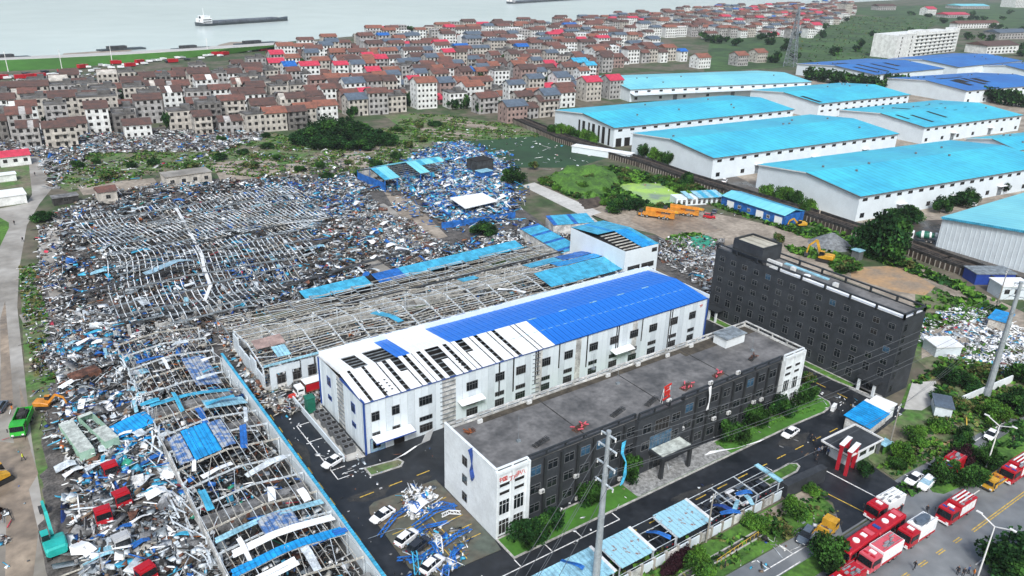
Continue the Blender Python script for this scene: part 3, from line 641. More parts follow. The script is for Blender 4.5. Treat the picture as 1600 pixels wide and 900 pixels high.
def ac_unit(loc, rz, label, parent=None):
    global ACM
    if ACM is None:
        b = MB(); b.box(-.45,-.18,0,.45,.18,.62,0); b.tube((-.08,.19,.31),(-.08,.2,.31),.24,n=10,m=1); b.box(-.38,-.14,-.08,-.3,.2,0,1); b.box(.3,-.14,-.08,.38,.2,0,1)
        ACM = b.mesh('air_conditioner', ['ac_white','frame_grey'])
    return link('air_conditioner', ACM, parent, loc, rz, scale=(1.05,1.05,1.05), label=label, cat='air conditioner')
# ------------------------------------------------------------ the office block
OX0, OX1, OY0, OY1, OH = 55.5, 132.0, 80.5, 96.0, 11.8
off = thing('office_building', 'three-storey office block, white ends and black clad front, grey roof littered with fallen sign frames', 'building', (OX0, OY0, 0))
def O(b, name, mats, **k): return b.build(name, mats, off, (-OX0, -OY0, 0), **k)
for q in ((OX0, OX0+6.2), (OX1-6.4, OX1)): O(MB().box(q[0], OY0, 0, q[1], OY1, OH), 'end_block', 'wall_white')
b = MB(); b.box(OX0+6.2, OY0+.55, 0, OX1-6.4, OY1-.05, OH-.02); O(b, 'wall', 'dark_clad')
b = MB(); b.box(OX0+.36, OY0+.36, OH, OX1-.36, OY1-.36, OH+.05); O(b, 'roof_slab', 'roof_slab')
b = MB(); b.box(110, 92.6, OH+.052, 131.5, 95.5, OH+.07); b.box(62,94.2,OH+.054,110,95.55,OH+.068); O(b, 'roof_stain', 'roof_slab_brown')
# parapets: solid white at the ends with slots, rail on posts over the black front
def parapet(x0, y0, x1, y1, z, h, m, slot=True, step=3.2, name='parapet'):
    b = MB(); dx, dy = x1-x0, y1-y0; L = math.hypot(dx, dy); t = .3
    b.beam((x0,y0,z+h*.16), (x1,y1,z+h*.16), t, h*.32); b.beam((x0,y0,z+h-.09), (x1,y1,z+h-.09), t+.06, .18)
    n = max(1, int(L/step))
    for i in range(n+1):
        p = (x0+dx*i/n, y0+dy*i/n); b.beam((*p, z), (*p, z+h-.18), t-.04, t-.04, up=(dx, dy, 0))
    return O(b, name, m)
b = MB(); b.box(OX0, OY0, OH, OX0+.32, OY1, OH+1.3); b.box(OX0-.06, OY0-.06, OH+1.3, OX0+.40, OY1, OH+1.42); O(b, 'parapet', 'wall_white')
parapet(OX0+.35, OY0+.15, OX0+6.2, OY0+.15, OH, 1.4, 'wall_white', step=2.9)
parapet(OX1-6.4, OY0+.15, OX1-.16, OY0+.15, OH, 1.4, 'wall_white', step=3)
parapet(OX1-.16, OY0+.5, OX1-.16, OY1-.2, OH, 1.3, 'wall_dirty', step=3.2)
parapet(OX0+.5, OY1-.2, OX1-.4, OY1-.2, OH, 1.1, 'wall_dirty', step=3.0)
for a, c in ((OX0+6.4, 85.2), (96.8, OX1-6.6)): parapet(a, OY0+.6, c, OY0+.6, OH-.1, 1.2, 'dark_frame', step=3.6)
parapet(85.4, OY0-.1, 96.6, OY0-.1, OH-.1, 1.5, 'dark_frame', step=3.6)
b = MB(); b.box(85.2, OY0-.35, 0, 96.8, OY0+.549, OH-.05); O(b, 'entrance_bay', 'dark_clad')
# windows of the front: bays between black fins
wf = win_mesh(2.1, 1.8, 'frame_grey', 'glass', 1); wb = win_mesh(2.1, 1.8, 'frame_grey', 'glass_blue', 1)
fin = MB().box(-.22, 0, 0, .22, .42, OH-.4).mesh('fin', ['dark_frame'])
xs = [OX0+6.2+2.0+i*3.45 for i in range(7)]+[97.0+2.0+i*3.45 for i in range(8)]
for i, x in enumerate(xs):
    for k, z in enumerate((1.2, 5.0, 8.6)):
        place(wb if random.random() < .16 else wf, 'window', off, x-OX0, .55, z, 's')
    place(fin, 'fin', off, x+1.73-OX0, .552, 0, 's')
for x in (87.4, 94.6):
    for z in (5.0, 8.6): place(wf, 'window', off, x-OX0, -.35, z, 's')
place(win_mesh(3.6, 2.6, 'frame_grey', 'void', 3), 'window', off, 91.1-OX0, -.35, 7.9, 's')
place(win_mesh(5.6, 3.0, 'frame_grey', 'glass_blue', 5), 'window', off, 91.1-OX0, -.352, 4.5, 's')
place(win_mesh(4.6, 3.2, 'frame_grey', 'glass', 3), 'door', off, 91.1-OX0, -.35, .05, 's')
# windows of the white ends: four slots over tall bays
for x0 in (OX0, OX1-6.3):
    for j, dx in enumerate((1.75, 4.55)):
        for z, h, g in ((9.4,.85,'void'), (7.9,.85,'void'), (4.1,2.9,'glass'), (.3,2.9,'void')):
            place(win_mesh(2.1, h, 'wall_white', g, 0 if h < 1 else 2, h > 1, ft=.12), 'window', off, x0+dx-OX0, 0, z, 's')
b = MB()
for x0 in (OX0, OX1-6.4):
    for x in (x0, x0+2.95, x0+6.0): O(MB().box(x, OY0-.45, 0, x+.4, OY0-.002, OH+1.0), 'pilaster', 'wall_white')
    for x in (x0+.4, x0+3.35): O(MB().box(x, OY0-.45, OH+.45, x+2.55, OY0-.004, OH+.98), 'top_beam', 'wall_white')
for z, g in ((8.6, 'void'), (5.0, 'glass'), (1.5, 'glass')): place(win_mesh(1.5, 1.7, 'frame_grey', g, 1), 'window', off, 0, OY1-OY0-6.6, z, 'w')
for i in range(20):
    for z in (1.2, 5.0, 8.6): place(wf, 'window', off, 4+i*3.7, OY1-OY0-.05, z, 'n')
# wall lettering over the slots, worn red characters
def text(s, size, m, parent, loc, rot, name='lettering', ext=.03, **k):
    cu = bpy.data.curves.new('lettering', 'FONT'); cu.body = s; cu.size = size; cu.extrude = ext; cu.align_x = 'CENTER'; 
    tmp = bpy.data.objects.new(name, cu); COL.objects.link(tmp); me = bpy.data.meshes.new_from_object(tmp.evaluated_get(bpy.context.evaluated_depsgraph_get())); bpy.data.objects.remove(tmp)
    me.materials.clear(); me.materials.append(M[m]); o = bpy.data.objects.new(name, me); COL.objects.link(o); o.location = loc; o.rotation_euler = rot
    if parent is not None: o.parent = parent
    return tag(o, **k)
for i, ch in enumerate('中国丁户中八'): text(ch, .95, 'sign_red', off, (.95+i*.86, -.04 if i not in (2,3) else -.47, 10.55+(.0 if i%2 else .05)), (pi/2, 0, 0))
text('德东福', .62, 'frame_grey', None, (121.8, 61.05, 1.3), (pi/2, 0, 0), label='small dark characters on the black boundary wall by the gate', cat='sign')
# canopy of the entrance
cp = MB(); cp.box(88.4, 76.6, 4.2, 96.6, OY0-.36, 4.75, 0); cp.box(88.9, 77.1, 4.752, 96.1, 80.0, 4.83, 1)
can = O(cp, 'entrance_canopy', ['dark_frame', 'container_top'])
b = MB(); b.box(88.7, 76.8, .1, 89.3, 77.4, 4.2); b.box(95.7, 76.8, .1, 96.3, 77.4, 4.2); O(b, 'canopy_post', 'dark_frame')
# roof: joints, stair head, fallen frames of the red sign, masts
for x in (74.5, 93.0, 111.0):
    b = MB(); b.box(x, OY0+.4, OH+.052, x+.22, OY1-.4, OH+.075); O(b, 'roof_joint', 'rubble_dark')
b = MB(); b.box(119.6, 90.6, OH+.05, 125.4, 94.0, OH+2.1, 0); b.box(119.3, 90.3, OH+2.1, 125.7, 94.3, OH+2.25, 1); O(b, 'stair_head', ['wall_white', 'steel_grey'])
def wire_frame(px, w, d, ang, m1, m2, label, tilt=0.0, z=OH+.1, panels=True):
    p = G(px[0], px[1], z); t = thing('fallen_sign_frame', label, 'sign frame', (*p, z), ang, 'fallen sign frames on the office roof'); b = MB()
    for i in range(5):
        x = -w/2+w*i/4; b.beam((x,-d/2,.05), (x,d/2,.05+tilt*d), .07); b.beam((x,-d/2,.35), (x,d/2,.35+tilt*d), .06)
    for j in range(4):
        y = -d/2+d*j/3; b.beam((-w/2,y,.05+tilt*(y+d/2)), (w/2,y,.05+tilt*(y+d/2)), .07); b.beam((-w/2,y,.1), (w/2,y,.4+tilt*(y+d/2)), .05)
    b.build('frame', m1, t)
    if panels:
        b = MB(); r_ = random.Random(px[0])
        for i in range(7):
            x, y = r_.uniform(-w/2, w/2), r_.uniform(-d/2, d/2); b.beam((x,y,.42), (x+r_.uniform(-.9,.9), y+r_.uniform(-.7,.7), .5), .22, .1)
        b.build('letter_strip', m2, t, kind='stuff')
wire_frame((905,669), 2.8, 1.1, .25, 'rust', 'fire_pink', 'flattened red sign frame near the west end of the office roof')
wire_frame((1073,605), 3.0, 1.3, .2, 'rust', 'fire_pink', 'flattened red sign frame at the roof edge beside the torn blue banner')
wire_frame((1122,586), 2.6, 1.0, .15, 'rust', 'fire_pink', 'flattened red sign frame farthest along the office roof edge')
wire_frame((735,675), 1.6, .8, .1, 'rust', 'orange_rust', 'small heap of red and orange scrap by the back corner of the office roof')
wire_frame((965,645), 3.6, .9, .25, 'steel_dark', 'rubble_dark', 'dark toppled frame left of the small bent red frame', panels=False)
wire_frame((1018,628), 3.6, .9, .3, 'steel_dark', 'rubble_dark', 'dark toppled frame in front of the upright red character', panels=False)
wire_frame((845,692), 3.4, .9, .2, 'steel_dark', 'rubble_dark', 'dark toppled frame on the office roof behind the tall steel pole', panels=False)
wire_frame((1176,560), 2.6, .8, .25, 'steel_dark', 'rust', 'dark frame lying near the stair head on the office roof')
g = G(1040, 617, OH+1.6); t = thing('standing_sign_character', 'upright red sign character leaning on a white frame at the office roof edge', 'sign', (*G(1040,628,OH+.05), OH+.05), .18)
b = MB()
for x in (-1.0, 1.0): b.beam((x,.5,0), (x,0,3.4), .07); b.beam((x,0,0), (x,0,3.4), .07)
b.beam((-1,0,1), (1,0,1), .06); b.beam((-1,0,2.4), (1,0,2.4), .06); b.build('frame', 'frame_white', t)
b = MB()
for p, q in (((-1.1,.9),(1.1,.9)), ((-1.1,3.4),(1.1,3.4)), ((-.6,3.3),(-.75,2.2)), ((-.75,2.2),(.7,2.2)), ((.7,2.2),(.55,1.0)), ((-.7,1.7),(.6,1.7)), ((-.8,2.8),(.5,2.8))):
    b.beam((p[0],-.08,p[1]), (q[0],-.08,q[1]), .16, .34, up=(0,0,1))
b.build('character', 'sign_red', t)
for px, hgt_, lab in (((965,600), 4.2, 'thin mast on the office roof above the red frames'), ((1175,548), 3.6, 'thin mast on the office roof before the stair head'), ((810,690), 5.0, 'thin mast on the office roof near its white west end'), ((927,577), 3.4, 'thin mast at the back edge of the office roof')):
    p = G(px[0], px[1], OH+.05); b = MB(); b.tube((0,0,0), (0,.1,hgt_), .04, .025, 5); b.box(-.35,-.25,0,.35,.25,.35)
    b.build('mast', 'steel_grey', None, (*p, OH+.05), label=lab, cat='mast')
acs = [((848,769),5.2,'beside the blue window next to the white west end'), ((902,745),5.2,'above the second bay of the black front'), ((903,781),1.6,'low on the black front by the purple litter'),
       ((1004,711),7.0,'left of the entrance canopy'), ((969,762),2.6,'low on the black front left of the entrance'), ((1047,627),OH+.3,'on the roof edge near the upright red character'), ((1067,671),6.6,'just right of the broken entrance window'),
       ((1117,655),6.0,'over the first bay right of the entrance'), ((1140,646),6.0,'over the second bay right of the entrance'), ((1179,629),6.0,'near the white east end'), ((1191,625),6.0,'next to the white east end'), ((1112,599),OH+.3,'on the parapet near the fallen red frame'), ((1155,583),OH+.3,'on the parapet toward the east end')]
for px, z, w in acs:
    # find the point of the front wall plane seen there
    d = CR@np.array([px[0]-800., px[1]-450., CF]); tt = (80.35-0)/d[1]; x = d[0]*tt; zz = CH+d[2]*tt
    ac_unit((x, 80.6, max(.3, zz-.3)), pi, 'white air conditioner '+w)
for px, w in (((827,625),'westmost'), ((950,583),'second'), ((997,566),'third'), ((1043,552),'fourth'), ((1080,537),'eastmost'), ((750,655),'corner')):
    p = G(px[0], px[1]+4, OH+.3); ac_unit((p[0], min(p[1], 95.3), OH+.1), 0, f'white air conditioner behind the rear parapet of the office roof, {w} of the row')
# blue cloths torn over the walls
def cloth(name, path, w, m, label, cat='cloth'):
    b = MB(); n = len(path); vs = []
    for i, p in enumerate(path):
        q = Vector(path[min(i+1, n-1)])-Vector(path[max(i-1, 0)]); s = Vector((1, .15*math.sin(i*2), .2*math.cos(i*1.7))).normalized()*w*(.6+.4*math.sin(i*1.9+1))
        p = Vector(p); vs += [tuple(p-s/2), tuple(p+s/2), tuple(p+s/2+Vector((0,-.06,0))), tuple(p-s/2+Vector((0,-.06,0)))]
    fs = []
    for i in range(n-1):
        for a, c in ((0,1),(1,2),(2,3),(3,0)): fs.append((4*i+a, 4*i+c, 4*i+4+c, 4*i+4+a))
    fs += [(3,2,1,0), (4*n-4, 4*n-3, 4*n-2, 4*n-1)]
    b.add(vs, fs); return b.build(name, m, None, label=label, cat=cat)
cloth('cloth', [(55.1,87.2,13.3),(55.2,87.0,12.2),(55.05,86.6,10.8),(55.15,86.9,9.4),(55.05,86.3,8.2),(55.2,86.7,7.4)], .9, 'sheet_navy', 'dark blue cloth hanging over the white west wall of the office')
cloth('cloth', [(102.8,80.0,13.3),(103.0,79.9,11.6),(103.0,79.9,9.9),(102.7,79.85,8.4)], .8, 'sheet_white', 'torn white banner hanging from the office parapet near a blue scrap')
# ------------------------------------------------------------ the dark building
DX0, DX1, DY0, DY1, DH = 150.6, 158.9, 71.1, 121.5, 18.4
dk = thing('dark_building', 'six-storey charcoal building with small punched windows and a railed roof terrace', 'building', (DX0, DY0, 0))
def D(b, name, mats): return b.build(name, mats, dk, (-DX0, -DY0, 0))
b = MB(); b.box(DX0, DY0, 0, DX1, DY1, DH); D(b, 'wall', 'dark_clad')
b = MB(); b.box(DX0+.3, DY0+.3, DH, DX1-.3, DY1-.3, DH+.05); D(b, 'roof_slab', 'roof_slab')
b = MB(); b.box(DX0+.35, DY0+.6, DH+.05, DX0+1.5, DY1-16, DH+.35); b.box(DX0+1.5, DY0+.6, DH+.051, DX0+2.6, DY1-22, DH+.09); b.box(DX0+1.0, DY0+.35, DH+.052, DX1-.6, DY0+1.3, DH+.3); D(b, 'roof_walkway', 'sheet_white')
b = MB(); b.box(DX0+5.6, DY0+22, DH+.052, DX0+6.6, DY0+34, DH+.3); D(b, 'skylight', 'sheet_pale')
for (a, c) in (((DX0+.2,DY0+.2),(DX0+.2,DY1-.2)), ((DX0+.2,DY0+.2),(DX1-.2,DY0+.2)), ((DX1-.2,DY0+.2),(DX1-.2,DY1-.2))):
    b = MB(); L = math.hypot(c[0]-a[0], c[1]-a[1]); n = max(2, round(L/6.2)); b.beam((*a, DH+1.35), (*c, DH+1.35), .42, .3); b.beam((*a, DH+.12), (*c, DH+.12), .4, .25)
    for i in range(n+1): q = (a[0]+(c[0]-a[0])*i/n, a[1]+(c[1]-a[1])*i/n); b.box(q[0]-.2, q[1]-.2, DH, q[0]+.2, q[1]+.2, DH+1.3)
    D(b, 'parapet_rail', 'dark_frame')
b = MB(); b.box(DX0+.6, DY1-13.5, DH+.05, DX1-.4, DY1-4.5, DH+3.6, 0); D(b, 'lift_house', 'dark_clad')
b = MB(); b.box(DX0+1.0, DY1-13.1, DH+3.6, DX1-.8, DY1-4.9, DH+3.66); D(b, 'lift_house_roof', 'screed')
b = MB()
for a, c in (((DX0+.75,DY1-13.35),(DX1-.55,DY1-13.35)), ((DX0+.75,DY1-4.65),(DX1-.55,DY1-4.65)), ((DX0+.75,DY1-13.2),(DX0+.75,DY1-4.8)), ((DX1-.55,DY1-13.2),(DX1-.55,DY1-4.8))): b.beam((*a,DH+3.85),(*c,DH+3.85),.3,.5)
D(b, 'lift_house_parapet', 'dark_frame')
b = MB(); b.box(DX0+1.2, DY1-18.5, DH+.05, DX0+1.9, DY1-14.6, DH+1.7, 0); b.box(DX0+3, DY1-21, DH+.05, DX0+4, DY1-20, DH+1.1, 0); b.box(DX0+3, DY0+18, DH+.05, DX0+4, DY0+19, DH+1.1, 0); D(b, 'roof_plant', 'ac_white')
for x, y in ((2.2,33),(2.0,25),(3.4,40)):
    b = MB()
    for k in range(5): a = k*1.26; b.tube((x+.5*cos(a), y+.5*sin(a), DH+.05), (x+.5*cos(a), y+.5*sin(a), DH+.9), .12, n=6)
    b.tube((x,y,DH+.9),(x,y,DH+1.05),.8,n=12); b.build('roof_vent', 'lamp_white', dk)
for k, z in enumerate((1.1, 4.2, 7.2, 10.1, 12.9, 15.6)):
    for i in range(14):
        y = DY1-2.4-i*3.52; h = 2.0 if k < 2 else 1.35
        if k == 0 and i >= 12: continue
        place(win_mesh(1.55, h, 'frame_grey', random.choice(('glass','glass','glass','void','glass_blue')) if random.random() < .35 else 'glass', 1), 'window', dk, 0, y-DY0, z, 'w')
    place(win_mesh(1.0, 1.7, 'dark_frame', 'glass', 1), 'window', dk, 1.3, 0, z, 's')
b = MB(); b.box(DX0-2.4, DY0+1.2, 3.0, DX0-.002, DY0+6.0, 3.25, 0); b.build('entrance_roof', 'dark_frame', dk, (-DX0,-DY0,0))
for y in (1.6, 5.1): MB().box(-2.2, y, .1, -1.7, y+.5, 3.0).build('entrance_column', 'wall_white', dk)
place(win_mesh(2.6, 2.7, 'frame_grey', 'glass', 2), 'door', dk, 0, 3.5, .12, 'w')
MB().box(-3.2, .6, .0, -.002, 6.8, .12).build('entrance_step', 'paver', dk)
b = MB(); b.box(-3.0, 45, 3.0, -.002, 50.2, 3.2, 0); b.build('entrance_roof', 'dark_frame', dk)
for y in (45.4, 47.6, 49.6): MB().box(-2.7, y, 0, -2.2, y+.45, 3.0).build('entrance_column', 'wall_white', dk)
b = MB(); b.box(144.5, 122.5, 0, 149.8, 128.0, 4.4, 0); b.box(145, 123, 4.4, 149.3, 127.5, 4.6, 1); b.build('annex', ['dark_clad','sheet_white'], None, label='small charcoal annex with a pale flat roof at the far end of the dark building', cat='building')
# ------------------------------------------------------------ the white workshop with the blue roof
WX0, WX1, WY0, WY1, WH = 48.0, 138.4, 111.9, 132.6, 10.9
ws = thing('white_workshop', 'long white panelled workshop under a half blue, half white roof with strips torn off', 'building', (WX0, WY0, 0))
def Wk(b, name, mats): return b.build(name, mats, ws, (-WX0, -WY0, 0))
b = MB(); b.box(WX0+.3, WY0+.3, 0, WX1-.3, WY1-.3, WH-.15); Wk(b, 'core', 'wall_dirty')
RZ = 1.3; YM = (WY0+WY1)/2
pan = MB().box(-.72, 0, 0, .72, .08, WH).mesh('wall_panel', ['clad_white']); pan2 = MB().box(-.72, 0, 0, .72, .08, WH).mesh('wall_panel', ['clad_white2'])
opn = {11, 12, 26, 33, 44}
for i in range(60):
    x = .75+i*1.5
    if i in opn: continue
    place(pan if (i*7) % 3 else pan2, 'wall_panel', ws, x, .3, 0, 's')
    place(pan if (i*5) % 3 else pan2, 'wall_panel', ws, x, WY1-WY0-.3, 0, 'n')
for i in range(13):
    y = .8+i*1.58
    if i not in (6, 7): place(pan if i % 3 else pan2, 'wall_panel', ws, .3, y, 0, 'w')
    place(pan if i % 3 else pan2, 'wall_panel', ws, WX1-WX0-.3, y, 0, 'e')
girt = MB()
for z in range(1, 11): girt.box(16, .12, z, 19.4, .26, z+.12)
for z in range(1, 11): girt.box(38, .12, z, 39.9, .26, z+.12)
for z in range(1, 11): girt.box(.12, 9.4, z, .26, 12.4, z+.12)
girt.build('girt', 'steel_grey', ws)
for x, w in ((2.4,1.6),(6.5,1.6),(12.8,2.8),(23.2,2.6),(29.8,2.2),(35.0,2.4),(41.5,2.2),(47.5,2.3),(54.5,2.4),(60.5,2.4),(66.5,2.5),(72.5,2.5),(79.3,2.4),(85.5,2.2)):
    for z, h in ((6.6, 1.9), (3.2, .95), (.7, 1.7)):
        if z == .7 and x < 10 and x > 4: continue
        place(win_mesh(w, h, 'frame_grey', random.choice(('glass','glass','void')), 3 if w > 2 else 1, h > 1.2), 'window', ws, x, .2, z, 's')
for y in (5, 16.4):
    for z, h in ((6.6, 2.0), (3.4, 1.0)): place(win_mesh(1.7, h, 'trim_blue', 'glass', 1), 'window', ws, .2, y, z, 'w')
for x, y0, z0, z1 in ((.16,.1,0,WH), (WX1-WX0-.2,-.1,0,WH), (.0,WY1-WY0+.1,0,WH+.2)): MB().box(x-.16, y0-.12, z0, x+.16, y0+.12, z1).build('corner_trim', 'trim_blue', ws)
MB().box(.2, -.02, WH-.06, WX1-WX0-.2, .2, WH+.1).build('gutter', 'trim_blue', ws)
# torn vertical gaps: near-black strips over the panels paint the shade inside
for x in (29.5,33.0,38.6,39.2,44.8,52.5,61,61.6,68.8,77.7,78.4): MB().box(x, .19, random.choice((0,3,5)), x+.32, .2151, WH-.2).build('gap_shade', 'void', ws)
# roof: one panel per strip and slope; white at the west, royal blue east; some strips missing
def rz_(y): return WH+.12+RZ*(1-abs(y-(WY1-WY0)/2)/((WY1-WY0)/2))
half = (WY1-WY0)/2; sl_ = math.atan2(RZ, half); LEN = math.hypot(half, RZ)
def strip_mesh(m, l, w=1.46): return MB().box(-w/2, 0, 0, w/2, l, .07).box(-w/2, 0, .07, -w/2+.1, l, .13).mesh('roof_panel', [m])
SM = {}
def roof_strip(x, side, m, y0=0.0, y1=1.0, lift=0, nar=0):
    k = (m, round(y1-y0, 2), nar);
    if k not in SM: SM[k] = strip_mesh(m, LEN*(y1-y0), .95 if nar else 1.46)
    ys = y0*half if side == 's' else 2*half-y0*half
    o = link('roof_panel', SM[k], ws, (x, ys, rz_(ys)+lift), rot=(sl_, 0, 0) if side == 's' else (sl_, 0, pi)); return o
miss_s = {1,3,6,7,9,11,12,13,15,17,20,23}; miss_n = {2,3,5,6,7}
for i in range(60):
    x = .75+i*1.5
    if i < 29:
        if i in (3,5,8,10,14,16,19,22,26) and i not in miss_s: roof_strip(x, 's', 'sheet_white', 0, 1, nar=1)
        elif i not in miss_s: roof_strip(x, 's', 'sheet_white')
        elif i in (1,3,6,9,11,15,20,23): roof_strip(x+.35, 's', 'sheet_white', 0, 1, nar=1)
        elif i % 2: roof_strip(x, 's', 'sheet_white', 0, .55)
    else: roof_strip(x, 's', 'sheet_royal')
    if i < 16:
        if i in (8,9): roof_strip(x, 'n', 'sheet_royal')
        elif i not in miss_n: roof_strip(x, 'n', 'sheet_white')
        else: roof_strip(x, 'n', 'sheet_white', .0, .35)
    else: roof_strip(x, 'n', 'sheet_royal')
pb = MB()
for j in range(14):
    y = .5+j*(WY1-WY0-1)/13; pb.box(.4, y-.06, rz_(y)-.22, 43, y+.06, rz_(y)-.05)
pb.build('purlin', 'steel_grey', ws)
MB().box(.4,.4,WH-.14,WX1-WX0-.4,WY1-WY0-.4,WH-.12).build('interior_shade', 'void', ws)  # near-black sheet on the solid core, painted interior shade under missing strips
b = MB()
for x0, x1 in ((5,6.6),(22,23)):
    for k in range(4): y = 1+k*1.05; b.box(x0, y, rz_(y)+.10, x0+.45, y+.5, rz_(y)+.17); b.box(x1-.2, y+.4, rz_(y)+.1, x1+.2, y+.8, rz_(y)+.17)
b.build('torn_edge', 'void', ws, kind='stuff')
b = MB(); b.box(0,-.05,WH+.1,.3,half,WH+.4); b.build('verge_trim', 'trim_blue', ws)
b = MB(); 
for a, c in (((0,half),(0,2*half)),): b.beam((.1,half,WH+1.5),(.1,2*half,WH+.5),.3,.3)
b.build('verge_trim', 'frame_white', ws)
b = MB(); b.box(.2, 2*half+.02, WH-1, WX1-WX0, 2*half+.3, WH+1.3, 0); b.build('rear_parapet', 'clad_white', ws)
b = MB(); b.box(WX1-WX0, 0, WH, WX1-WX0+.25, 2*half+.3, WH+.9, 0); b.build('gable_parapet', 'clad_white', ws)
b = MB()
for x in (44, 52.5, 61.5, 70, 78): b.box(x, half-.15, rz_(half)+.1, x+2.2, half+.15, rz_(half)+.16)
for i in range(26): b.box(36+i*2.0, 5.6, rz_(5.6)+.12, 37.2+i*2.0, 5.72, rz_(5.6)+.16)
b.build('ridge_flashing', 'sheet_pale', ws)
# canopies
def awning(x0, x1, z, d, m, nm='awning'):
    MB().hexa([(x0,-d,z-.3),(x1,-d,z-.3),(x1,.1,z),(x0,.1,z),(x0,-d,z-.18),(x1,-d,z-.18),(x1,.1,z+.14),(x0,.1,z+.14)]).build(nm, m, ws)
awning(1.4, 9.4, 3.4, 2.0, 'sheet_white'); awning(19.8, 25.4, 5.0, 1.6, 'sheet_white'); awning(59.5, 65.4, 5.2, 1.8, 'sheet_white')
MB().box(1.3,-2.1,2.95,9.5,-1.98,3.15).build('awning_trim', 'trim_blue', ws)
place(win_mesh(3.0, 3.0, 'trim_blue', 'window_pale', 1), 'door', ws, 2.6, .2, 0, 's'); place(win_mesh(2.2, 3.1, 'steel_dark', 'void', 0), 'door', ws, 7.0, .2, 0, 's')
# chillers, green tank, low wall beside the west gable
for i in range(9):
    x, y = (45.9, 128.5-i*1.75) if i % 2 == 0 else (46.2, 128.5-i*1.75)
    t = thing('cooling_unit', 'grey fan cooling unit beside the workshop gable, '+['first','second','third','fourth','fifth','sixth','seventh','eighth','ninth'][i]+' from the green tank', 'cooling unit', (x, y, .14), 0, 'cooling units beside the gable')
    MB().box(-1.0,-.7,0,1.0,.7,1.3).build('casing', 'frame_grey', t)
    for dx in (-.5, .5): b = MB(); b.tube((dx,0,1.3),(dx,0,1.42),.42,n=12); b.build('fan', 'void', t)
t = thing('green_tank', 'dark green steel cabinet tower at the back of the cooling units', 'cabinet', (45.0, 131.2, .14))
MB().box(-.8,-.9,.3,.8,.9,3.4).build('casing','green_box',t); MB().box(-.9,-1,3.4,.9,1,3.6).build('cap','green_box',t)
for dx in (-.7,.7):
    for dy in (-.8,.8): MB().box(dx-.08,dy-.08,0,dx+.08,dy+.08,.3).build('leg','steel_dark',t)
b = MB(); b.beam((43.6,137,.7),(43.9,112.2,.7),.25,1.3); b.build('low_wall', 'clad_white2', None, label='low pale wall along the cooling units', cat='wall')
# ------------------------------------------------------------ wrecked steel halls
ORD0 = ['first','second','third','fourth','fifth','sixth','seventh','eighth','ninth','tenth','eleventh','twelfth']+[str(i)+{1:'st',2:'nd',3:'rd'}.get(i%10 if i>20 else 0,'th') for i in range(13,40)]
COUNTP = {}
def bar_obj(name, a, b_, w, h, m, parent):
    """a straight bar as its own part; equal bars share one mesh"""
    a, b_ = Vector(a), Vector(b_); L = (b_-a).length; k = (round(L, 1), w, h, m)
    if k not in COUNTP: COUNTP[k] = MB().box(-k[0]/2, -w/2, -h/2, k[0]/2, w/2, h/2).mesh(name, [m])
    q = (b_-a).to_track_quat('X', 'Z'); o = link(name, COUNTP[k], parent, tuple((a+b_)/2)); o.rotation_euler = q.to_euler(); return o
# hall A: roofless shed along the west of the compound road, purlins along y, rafters along x
AX0, AX1, AY0, AY1, AH = 17.4, 34.9, 48.0, 174.0, 4.0
ha = thing('roofless_shed', 'long roofless steel shed with bare white roof bars, left of the compound road', 'shed', (AX0, AY0, 0))
MB().box(0,0,.0,AX1-AX0,AY1-AY0,.03).build('floor', 'floor_wreck', ha)
nb = 21; bay = (AY1-AY0)/nb; np_ = 15
def az(u, y):                                   # height of the sagging roof plane
    s = .8*math.exp(-((y-108)/12)**2)+1.6*math.exp(-((y-96)/10)**2)*u
    return AH+1.1*(1-abs(u-.5)*2)-s
for i in range(nb+1):
    y = i*bay; pts = [(AX1-AX0)*k/4 for k in range(5)]
    for k in range(4):
        u0, u1 = k/4, (k+1)/4; jit = random.uniform(-.25, .25) if random.random() < .3 else 0
        bar_obj('rafter', (pts[k], y+jit, az(u0, y)-.1), (pts[k+1], y, az(u1, y)-.1), .16, .3, 'steel_white' if i % 3 else 'steel_cream', ha)
    for x in (.15, AX1-AX0-.15): MB().box(x-.13, y-.13, 0, x+.13, y+.13, AH-.2).build('column', 'steel_white', ha)
cnt = 0; stuff = MB()
for i in range(nb):
    for k in range(np_+1):
        u = k/np_; x = u*(AX1-AX0); y0, y1 = i*bay, (i+1)*bay; ym = (y0+y1)/2
        if random.random() < .07: continue
        dx = random.gauss(0, .06) if random.random() < .8 else random.gauss(0, .5); sag = random.uniform(0, .8) if random.random() < .12 else 0
        a, c = (x+dx, y0, az(u, y0)+.1), (x-dx, y1, az(u, y1)+.1-sag)
        if cnt < 285: bar_obj('purlin', a, c, .085, .13, 'steel_cream' if k % 3 else 'steel_white', ha); cnt += 1
        else: stuff.beam(a, c, .085, .13)
if stuff.v: stuff.build('purlin', 'steel_cream', ha, kind='stuff')
for y, h in ((32, 2.9), (57, 3.0), (82, 2.6), (94, 2.9)):
    b = MB(); b.box(.3, y, 0, AX1-AX0-.3, y+.25, h, 0); b.box(.3, y+.25, h-.02, AX1-AX0-.3, y+1.9, h, 0)
    for k in range(6): b.box(1.5+k*2.6, y-.03, h*.45, 2.1+k*2.6, y-.002, h*.8, 1)
    b.build('partition_wall', ['rubble_grey', 'rust'], ha)
b = MB(); b.beam((AX1-AX0+.25,0,2.6),(AX1-AX0+.25,AY1-AY0-18,2.6),.22,4.6,0); b.build('east_wall', 'clad_white', ha)
b = MB(); b.beam((AX1-AX0+.25,0,5.0),(AX1-AX0+.25,AY1-AY0-18,5.0),.5,.18,0); b.build('wall_capping', 'sheet_cyan', ha)
